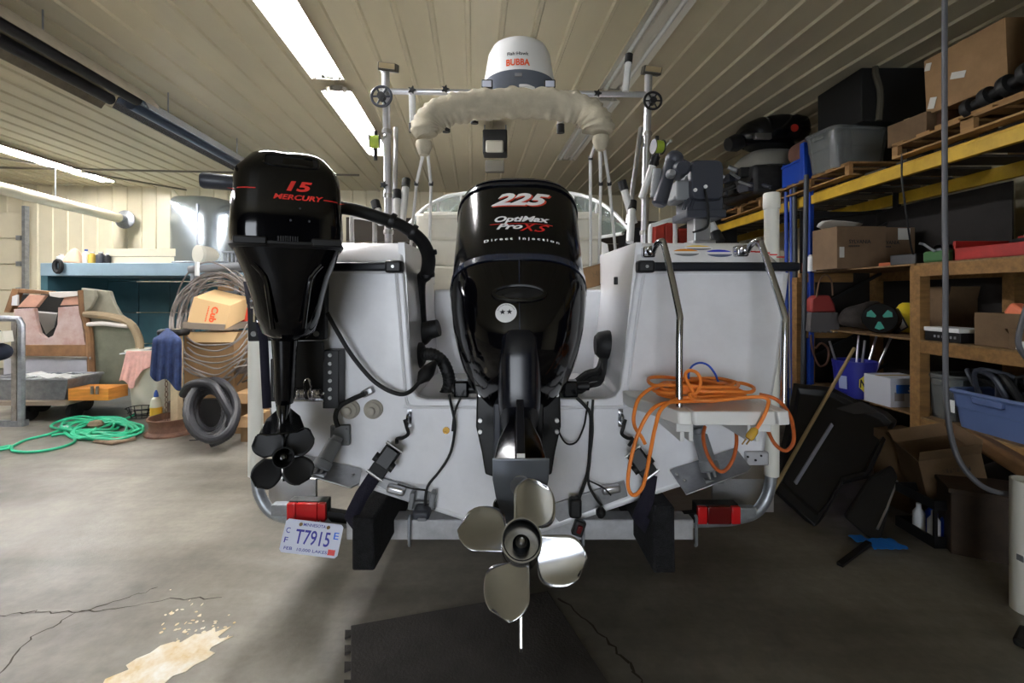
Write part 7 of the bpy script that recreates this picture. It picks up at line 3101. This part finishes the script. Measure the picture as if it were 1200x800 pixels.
lump((XR + 0.3, 4.95, ZS[2]), 0.16, (1.6, 0.8, 0.9), mat('dull_dark_heap', (46, 40, 36), 0.8, var=(8, 0.5)), 'junk_heap', 'dim heap of old parts on the middle shelf behind the hanging brush', 'parts heap', 12, 0.35)
g = G()
L_ = []
for z, s in ((0, 1.0), (0.06, 1.05), (0.18, 0.8), (0.28, 0.4), (0.3, 0.2)):
    L_.append([V((XR + 0.56 + x * s, 4.75 + y * s, ZS[2] + z)) for x, y in se(0.14, 0.12, 2.5, 20)])
g.loft(L_)
obj('yellow_bag', g, mat('yellow_bag', (206, 180, 40), 0.5), None, 'yellow bag standing behind the disc spindle on the middle shelf', 'bag', sharp=70)
carton((XR + 0.72, 4.45, ZS[2]), (0.3, 0.25, 0.35), 0.1, 'dim open carton left of the centre post on the middle shelf', CARDD, flaps=0.4)
# hanging brush
br_ = thing('hand_brush', P(962, 390, 5.0), 'red and grey hand brush hanging by a wire loop from the shelf end', 'brush')
c = P(963, 365, 5.05)
g = G()
g.prism([P(951, 350, 5.05), P(956, 346, 5.05), P(973, 346, 5.05), P(979, 356, 5.05), P(981, 366, 5.05), P(951, 366, 5.05)], (0, 0.1, 0))
obj('brush_head', g, mat('faded_red', (140, 52, 48), 0.6), br_, bevel=0.02)
g = G()
for k in range(16):
    x = 952 + k * 1.95
    g.prism([P(x - 0.9, 366, 5.06), P(x + 0.9, 366, 5.06), P(x * 1.0 + (k - 8) * 0.22 + 1.1, 388 + (k % 3), 5.06), P(x + (k - 8) * 0.22 - 1.1, 388 + (k % 2), 5.06)], (0, 0.08, 0))
obj('bristles', g, mat('grey_bristle', (92, 88, 88), 0.9), br_, kind='stuff')
g = G()
g.tube([P(957, 348, 5.05), P(960, 330, 5.05), P(967, 322, 5.05), P(974, 328, 5.05), P(976, 346, 5.05)], 0.008, 6, smooth=4)
obj('wire_loop', g, mat('rusted_chain', (110, 84, 66), 0.6, 0.5), br_)
g = G()
g.tube([P(950, 392, 5.2), P(952, 410, 5.2), P(960, 428, 5.2), P(969, 425, 5.2), P(971, 410, 5.2), P(963, 402, 5.2), P(956, 408, 5.2)], 0.012, 6, smooth=5)
obj('wire_hoop', g, mat('brown_cable', (92, 62, 48), 0.6), None, 'brown cable hoop hanging under the brush', 'cable')

# lower shelf: blue bucket, white carton, blue tote, grey tote
bk = thing('blue_bucket', P(1005, 462, 4.75), 'dark blue bucket with a yellow label and rods inside on the lower shelf', 'bucket')
c = V((P(1001, 0, 4.75).x, 4.75, ZS[1]))
g = G()
g.lathe([(0.16, 0), (0.185, 0.3), (0.19, 0.3), (0.19, 0.33), (0.195, 0.35), (0.195, 0.37), (0.178, 0.37), (0.16, 0.05), (0.0, 0.05)], c, (0, 0, 1), 36)
bkb = obj('bucket_wall', g, mat('navy_bucket', (36, 40, 130), 0.4), bk, sharp=40)
bvB = bvh_of(bkb)
g = G()
rows = []
for k in range(9):
    a = -1.98 + 0.95 * k / 8
    top_ = 0.245 if k > 1 else 0.2 + 0.02 * k
    bot_ = 0.075 if k > 1 else 0.12 - 0.02 * k
    rows.append([c + V((math.cos(a) * (0.163 + 0.025 * z / 0.3 + 0.001), math.sin(a) * (0.163 + 0.025 * z / 0.3 + 0.001), z)) for z in (bot_, top_)])
g.grid(rows)
obj('yellow_label', g, mat('yellow_print', (226, 206, 60), 0.5), bk)
text('lettering', 'NAPA', c + V((0.02, -0.18, 0.16)), V((1, 0, 0)), Z1, 0.085, BLKINK, bkb, wid=0.17, bold=0.04, proj=(bvB, V((0, 1, 0))), lift=0.006)
g = G()
g.prism([c + V((-0.173, -0.03, 0.09)), c + V((-0.145, -0.10, 0.09)), c + V((-0.152, -0.105, 0.22)), c + V((-0.181, -0.03, 0.22))], (-0.005, -0.003, 0))
obj('white_panel_print', g, mat('pale_blue_print', (150, 160, 196), 0.5), bk)
for k, (dx, dy, tx, ty, ln) in enumerate(((0.08, 0.02, 0.22, 0.05, 0.6), (0.1, -0.04, 0.28, 0.0, 0.62), (0.04, 0.05, 0.12, 0.1, 0.55), (-0.1, 0.0, -0.12, 0.05, 0.5), (0.0, -0.06, 0.05, -0.02, 0.52))):
    g = G()
    b0 = c + V((dx, dy, 0.06))
    g.cyl(b0, b0 + V((tx, ty, ln)), 0.011, n=8)
    obj('metal_rod', g, ALU, None, ['steel rod leaning rightmost in the blue bucket', 'long steel rod leaning to the right in the blue bucket', 'steel rod standing near the middle of the blue bucket', 'steel rod leaning left in the blue bucket', 'steel rod upright at the front of the blue bucket'][k], 'rod', 'rods in the blue bucket')
wc2 = carton((XR + 0.17, 4.42, ZS[1]), (0.36, 0.3, 0.27), 0.05, 'white printed carton with blue banner on the lower shelf', mat('white_carton', (196, 198, 206), 0.6), name='white_carton')
g = G()
g.box((XR + 0.18, 4.262, ZS[1] + 0.17), (0.26, 0.004, 0.08), 0.05)
bn = obj('blue_banner', g, mat('banner_blue', (40, 92, 170), 0.5), wc2)
marks(V((XR + 0.21, 4.26, ZS[1] + 0.185)), V((1, 0.05, 0)), Z1, 0.09, 0.018, 6, WHITEINK, bn)
marks(V((XR + 0.21, 4.26, ZS[1] + 0.155)), V((1, 0.05, 0)), Z1, 0.11, 0.018, 7, WHITEINK, bn)
g = G()
g.box((XR + 0.08, 4.258, ZS[1] + 0.1), (0.09, 0.004, 0.08), 0.05)
obj('photo_print', g, mat('photo_print', (140, 132, 128), 0.5), wc2)
BT = mat('slate_blue_tote', (84, 102, 144), 0.45)
tote((XR + 0.24, 3.42, ZS[1]), (0.42, 0.62, 0.28), 0.03, 'slate blue plastic tote full of cables on the lower shelf', BT)
g = G()
g.box((XR + 0.025, 3.7, ZS[1] + 0.15), (0.004, 0.06, 0.1))
obj('price_tag', g, WPL, None, 'white price tag stuck to the slate blue tote', 'tag')
tote((XR + 0.24, 2.78, ZS[1]), (0.42, 0.5, 0.34), 0.03, 'grey green plastic tote at the right edge of the lower shelf', mat('sage_tote', (98, 108, 104), 0.5))
tote((XR + 0.3, 3.88, ZS[1]), (0.42, 0.26, 0.36), 0.0, 'clear tote squeezed between post and slate blue tote', CLEAR)
rnd = random.Random(17)
hb_ = thing('cable_bundle', (XR + 0.24, 3.4, ZS[1] + 0.2), 'dark hoses and cables spilling from the slate blue tote', 'cable bundle')
for k in range(8):
    g = G()
    y = 3.2 + k * 0.06
    g.tube([(XR + 0.2, y, ZS[1] + 0.15), (XR + 0.15 + rnd.uniform(-0.1, 0.1), y + rnd.uniform(-0.1, 0.1), ZS[1] + 0.38 + rnd.uniform(0, 0.08)), (XR + 0.2, y + rnd.uniform(-0.3, 0.3), ZS[1] + 0.42), (XR + 0.35, y + rnd.uniform(-0.2, 0.3), ZS[1] + 0.25)], rnd.uniform(0.012, 0.028), 8, smooth=5)
    obj('cable', g, rnd.choice([BLKR, GRIMESHADE, DGREYP]), hb_)
lump((XR + 0.3, 3.05, ZS[1] + 0.2), 0.18, (1.0, 1.6, 0.7), mat('rusty_dark', (60, 46, 38), 0.7, 0.3, var=(8, 0.5)), 'old_motor', 'rusty dark motor lying on the totes of the lower shelf', 'motor', 6, 0.2)

# long blue and grey pipes standing at the rack end
for k, (px, top_, d, r, m_, lab) in enumerate(((921, 225, 5.7, 0.022, BLUEP, 'blue pipe standing leftmost beside the rack upright'), (927, 222, 5.65, 0.02, BLUEP, 'second blue pipe standing beside the rack upright'), (931, 215, 5.6, 0.028, mat('dark_conduit', (64, 68, 74), 0.5, 0.4), 'dark grey pipe standing beside the blue pipes'), (945, 205, 5.2, 0.026, mat('dark_conduit', (64, 68, 74), 0.5, 0.4), 'dark grey pipe leaning against the near side of the rack upright'))):
    a = P(px, top_, d)
    g = G()
    g.cyl(a, V((a.x + (-0.05 if k == 3 else 0.02), a.y, 0)), r, n=12)
    obj('long_pipe', g, m_, None, lab, 'pipe', 'pipes at the end of the rack')

# broom handle leaning
g = G()
bh0, bh1 = P(1001, 408, 4.2), PF(880, 600)
bh1 = V((P(890, 0, 3.35).x, 3.35, 0.0))
g.cyl(bh0, bh1, 0.014, n=10)
obj('broom_stick', g, mat('weathered_stick', (150, 128, 92), 0.7), None, 'pale wooden broom stick leaning diagonally before the shelving', 'stick')

# --- leaning black truck panels
PANEL = mat('black_moulded_panel', (24, 24, 26), 0.45, var=(3, 0.3))
lp = thing('moulded_panel', PF(960, 620), 'large black moulded liner panel leaning against the shelving', 'panel')
# corners (pixel, depth): base on the floor, top leaning back
outl = [(905, 585, 3.55), (955, 618, 3.16), (968, 600, 3.2), (988, 566, 3.35), (1018, 558, 3.35), (1036, 520, 3.5), (1052, 492, 3.6), (1040, 484, 3.7), (1005, 470, 3.85), (975, 452, 4.0), (930, 448, 4.15), (925, 480, 4.0)]
q3 = [P(*o) for o in outl]
cc0 = sum(q3, V((0, 0, 0))) / len(q3)
nrm = (q3[1] - q3[10]).cross(q3[6] - q3[10]).normalized()
if nrm.y > 0:
    nrm = -nrm
q3 = [p - nrm * (p - cc0).dot(nrm) * 0.85 for p in q3]
mz = min(p.z for p in q3)
for p in q3:
    p.z -= mz - 0.01 if p.z - mz < 0.25 else (mz - 0.01) * 0.5
g = G()
inn = [cc0.lerp(p, 0.84) - nrm * 0.03 for p in q3]
cc0b = cc0
g.loft([[p - nrm * 0.05 for p in q3], [p + nrm * 0.0 for p in q3], [cc0b.lerp(p, 0.9) + nrm * 0.005 for p in q3], [cc0b.lerp(p, 0.84) - nrm * 0.035 for p in q3], [cc0b.lerp(p, 0.3) - nrm * 0.035 for p in q3]])
obj('panel_shell', g, PANEL, lp, bevel=0.006)
g = G()
g.beam(P(932, 566, 3.22), P(975, 497, 3.5), 0.025, 0.01, up=(0, -1, 0))
obj('edge_strip', g, mat('pale_strip', (130, 130, 138), 0.4), lp)
g = G()
q = [P(980, 478, 3.55), P(1010, 470, 3.6), P(1030, 482, 3.55), P(1000, 484, 3.5)]
g.prism(q, (0, -0.01, -0.004))
obj('upper_recess', g, mat('charcoal_pad', (52, 52, 54), 0.6), lp)
lp2 = thing('moulded_panel', PF(1020, 640), 'second narrow black panel propped in front of the liner panel', 'panel')
q = [P(990, 610, 3.2), P(1021, 636, 3.0), P(1034, 634, 2.98), P(1053, 560, 3.25), P(1047, 548, 3.3), P(1020, 562, 3.28)]
m2 = min(p.z for p in q)
for p in q:
    p.z -= m2 if p.z - m2 < 0.2 else m2 * 0.4
g = G()
g.prism(q, (0.02, 0.05, 0.0))
obj('panel_shell', g, PANEL, lp2, bevel=0.012)
g = G()
g.tube([q[3] + V((-0.02, -0.012, -0.02)), (q[3] + q[1]) / 2 + V((0, -0.012, 0)), q[1] + V((0.03, -0.012, 0.08))], 0.007, 6)
obj('edge_trim', g, ALU, lp2)
# blue rag & wiper blade on the floor
g = G()
c = PF(1035, 641)
rows = []
for j in range(7):
    rows.append([c + V(((i - 5) * 0.022 + 0.01 * math.sin(j), (j - 3) * 0.022, 0.012 + 0.018 * abs(math.sin(i * 1.3 + j * 0.9)))) for i in range(11)])
g.grid(rows)
obj('blue_rag', g, mat('bright_blue_rag', (30, 120, 220), 0.8), None, 'crumpled bright blue paper towel on the floor under the black panels', 'rag', solid=0.004, sub=1)
g = G()
c = PF(1009, 636)
rows = [[c + V(((i - 2) * 0.025, (j - 1) * 0.03, 0.012 + 0.015 * abs(math.sin(i * 1.9 + j)))) for i in range(5)] for j in range(4)]
g.grid(rows)
obj('blue_rag', g, mat('bright_blue_rag', (30, 120, 220), 0.8), None, 'small scrap of bright blue paper left of the larger blue one', 'rag', solid=0.004, sub=1)
g = G()
g.beam(PF(984, 664) + V((0, 0, 0.012)), PF(1018, 641) + V((0, 0, 0.03)), 0.035, 0.02)
obj('trim_strip', g, BLKP, None, 'short black trim strip lying on the floor beside the blue paper', 'trim strip', bevel=0.004)

# --- boxes and crates under the shelving
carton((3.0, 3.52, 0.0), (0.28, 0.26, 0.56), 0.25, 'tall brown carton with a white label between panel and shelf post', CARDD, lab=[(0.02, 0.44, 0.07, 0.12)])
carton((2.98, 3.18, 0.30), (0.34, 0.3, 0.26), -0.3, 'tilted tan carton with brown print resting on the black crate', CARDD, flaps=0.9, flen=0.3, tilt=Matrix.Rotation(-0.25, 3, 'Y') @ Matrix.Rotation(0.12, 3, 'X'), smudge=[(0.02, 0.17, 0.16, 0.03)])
mc = thing('milk_crate', (2.85, 3.02, 0), 'black plastic crate holding bottles and a blue item on the floor', 'crate')
cx0, cx1, cy0, cy1 = 2.66, 3.02, 2.9, 3.2
for nm, arr in (('crate_wall', (cx0, cx1, cy0, cy0 + 0.015)), ('crate_wall', (cx0, cx1, cy1 - 0.015, cy1)), ('crate_wall', (cx0, cx0 + 0.015, cy0, cy1)), ('crate_wall', (cx1 - 0.015, cx1, cy0, cy1))):
    for z0, z1 in ((0.0, 0.07), (0.24, 0.3)):
        g = G()
        g.bx(*arr, z0, z1)
        obj(nm, g, BLKP, mc, bevel=0.003)
for k in range(5):
    x = cx0 + (cx1 - cx0 - 0.02) * k / 4
    g = G()
    g.bx(x, x + 0.02, cy0, cy0 + 0.015, 0.07, 0.24)
    obj('crate_slat', g, BLKP, mc)
rnd = random.Random(41)
for k in range(7):
    x, y = cx0 + 0.05 + (k % 4) * 0.085, cy0 + 0.06 + (k // 4) * 0.11
    m_ = [mat('milky_bag', (190, 192, 196), 0.35), BB, mat('milky_bag', (190, 192, 196), 0.35), DGREYP][k % 4]
    g = G()
    g.lathe([(0.034, 0.0), (0.034, 0.14), (0.015, 0.17), (0.015, 0.2)], (x, y, 0.01), (0, 0, 1), 12)
    obj('bottle', g, m_, None, ['milky bottle at the front left corner of the floor crate', 'blue bottle second from the left in the floor crate front row', 'milky bottle third from the left in the floor crate front row', 'grey bottle at the front right of the floor crate', 'milky bottle at the back left of the floor crate', 'blue bottle in the back row of the floor crate', 'milky bottle at the right of the floor crate back row'][k], 'bottle', 'bottles in the floor crate')
marks(V((2.84, 2.9, 0.035)), X1, Z1, 0.13, 0.022, 8, WHITEINK, mc)
wbx = thing('wooden_chest', (3.05, 2.72, 0), 'dark stained wooden chest on the floor left of the white pipe', 'chest')
Mz_ = math.radians(-28)
g = G()
cw_ = V((3.0, 2.86, 0))
DW = mat('dark_oily_wood', (58, 44, 32), 0.7, var=(5, 0.4))
g.box(cw_ + V((0, 0, 0.19)), (0.5, 0.3, 0.38), Mz_)
obj('chest_body', g, DW, wbx, bevel=0.006)
g = G()
g.box(cw_ + V((0, 0, 0.395)), (0.53, 0.33, 0.03), Mz_)
obj('chest_lid', g, DW, wbx, bevel=0.004)
lump((3.6, 3.2, 0.0), 0.26, (1.2, 1.3, 0.85), GRIMESHADE, 'cloth_heap', 'dark cloth heap on the floor under the right shelf', 'cloth', 23, 0.2)
g = G()
g.box((3.45, 3.15, 0.46), (0.35, 0.5, 0.10), Matrix.Rotation(0.35, 3, 'Y') @ Matrix.Rotation(0.25, 3, 'X'))
obj('brown_foam', g, mat('brown_foam', (122, 88, 56), 0.85, var=(6, 0.25)), None, 'brown foam slab lying on the dark heap under the right shelf', 'foam slab', bevel=0.03, seg=3)

# --- hanging air hose and drop cord
ah = thing('air_hose', P(1190, 576, 2.45), 'grey air hose hanging straight from the ceiling and sweeping to the right', 'hose')
g = G()
top_ = V((P(1107, 0, 2.6).x, 2.6, CEIL))
g.tube([top_, P(1107, 200, 2.6), P(1108, 330, 2.6), P(1108, 430, 2.58), P(1111, 490, 2.55), P(1122, 535, 2.5), P(1145, 565, 2.45), P(1175, 578, 2.42), P(1215, 578, 2.4)], 0.0135, 10, smooth=6)
obj('hose_run', g, mat('grey_rubber_hose', (88, 88, 92), 0.5), ah)
g = G()
g.tube([P(1215, 330, 2.5), P(1203, 360, 2.5), P(1194, 392, 2.5), P(1196, 410, 2.5), P(1212, 430, 2.5)], 0.013, 8, smooth=5)
obj('hose_bight', g, mat('grey_rubber_hose', (88, 88, 92), 0.5), ah)
g = G()
g.tube([P(1057, 180, 4.0), P(1057, 210, 4.0), P(1062, 250, 4.0), P(1067, 285, 4.05), P(1070, 298, 4.1)], 0.008, 6, smooth=5)
obj('drop_cord', g, BLKR, None, 'thin dark cord hanging from the rack beam over the top shelf', 'cord')
pp = thing('pvc_pipe', V((P(1204, 0, 2.33).x, 2.33, 0)), 'white PVC pipe standing on the floor at the right edge', 'pipe')
g = G()
c = V((P(1206, 0, 2.33).x, 2.33, 0))
g.lathe([(0.07, 0), (0.07, 0.66), (0.062, 0.66), (0.062, 0.5)], c, (0, 0, 1), 28)
obj('pipe_wall', g, mat('white_pvc', (226, 224, 214), 0.4), pp)
g = G()
g.box(c + V((-0.068, -0.02, 0.28)), (0.004, 0.03, 0.03))
obj('pipe_print', g, GREYINK, pp)
g = G()
c = PF(1196, 755)
g.box(c + V((0.05, 0, 0.02)), (0.16, 0.10, 0.04), 0.6)
obj('sole_scrap', g, BLKR, None, 'dark rubber scrap on the floor at the right edge below the pipe', 'scrap', bevel=0.015)

# --- red lockers, and dark cabinets added for the shade at the back right
for px, d, w_, h_, m_, nm, lab, cat in ((779, 7.4, 0.32, 2.75, mat('rust_red_cabinet', (150, 44, 30), 0.6, var=(3, 0.2)), 'red_locker', 'rust red locker in the dimness behind the downrigger', 'locker'), (806, 7.8, 0.3, 2.72, mat('rust_red_cabinet', (150, 44, 30), 0.6, var=(3, 0.2)), 'red_locker', 'second rust red locker farther back behind the downrigger', 'locker'), (760, 8.6, 0.9, 2.85, GRIMESHADE, 'added_dark_cabinet', 'dark cabinet added for the dimness at the back wall right of the windshield', 'cabinet'), (835, 8.4, 0.9, 2.9, GRIMESHADE, 'added_dark_cabinet', 'dark cabinet added for the dimness in the back corner beside the rack', 'cabinet')):
    x = (px - 600) / FPX * d
    t = thing(nm, (x, d, 0), lab, cat)
    g = G()
    g.bx(x - w_ / 2, x + w_ / 2, d, d + 0.5, 0.08, h_)
    obj('cabinet_body', g, m_, t, bevel=0.01)
    g = G()
    g.bx(x - w_ / 2 + 0.02, x + w_ / 2 - 0.02, d + 0.03, d + 0.47, 0, 0.08)
    obj('plinth', g, BLKP, t)
    for s in (-1, 1):
        g = G()
        g.bx(x + (s - 1) * w_ / 4 + 0.01, x + (s + 1) * w_ / 4 - 0.01, d - 0.02, d, 0.12, h_ - 0.04)
        dr_ = obj('cabinet_door', g, m_, t, bevel=0.006)
        g = G()
        g.bx(x + s * 0.03 - 0.008, x + s * 0.03 + 0.008, d - 0.04, d - 0.02, h_ * 0.5, h_ * 0.5 + 0.12)
        obj('handle', g, STEEL, dr_)
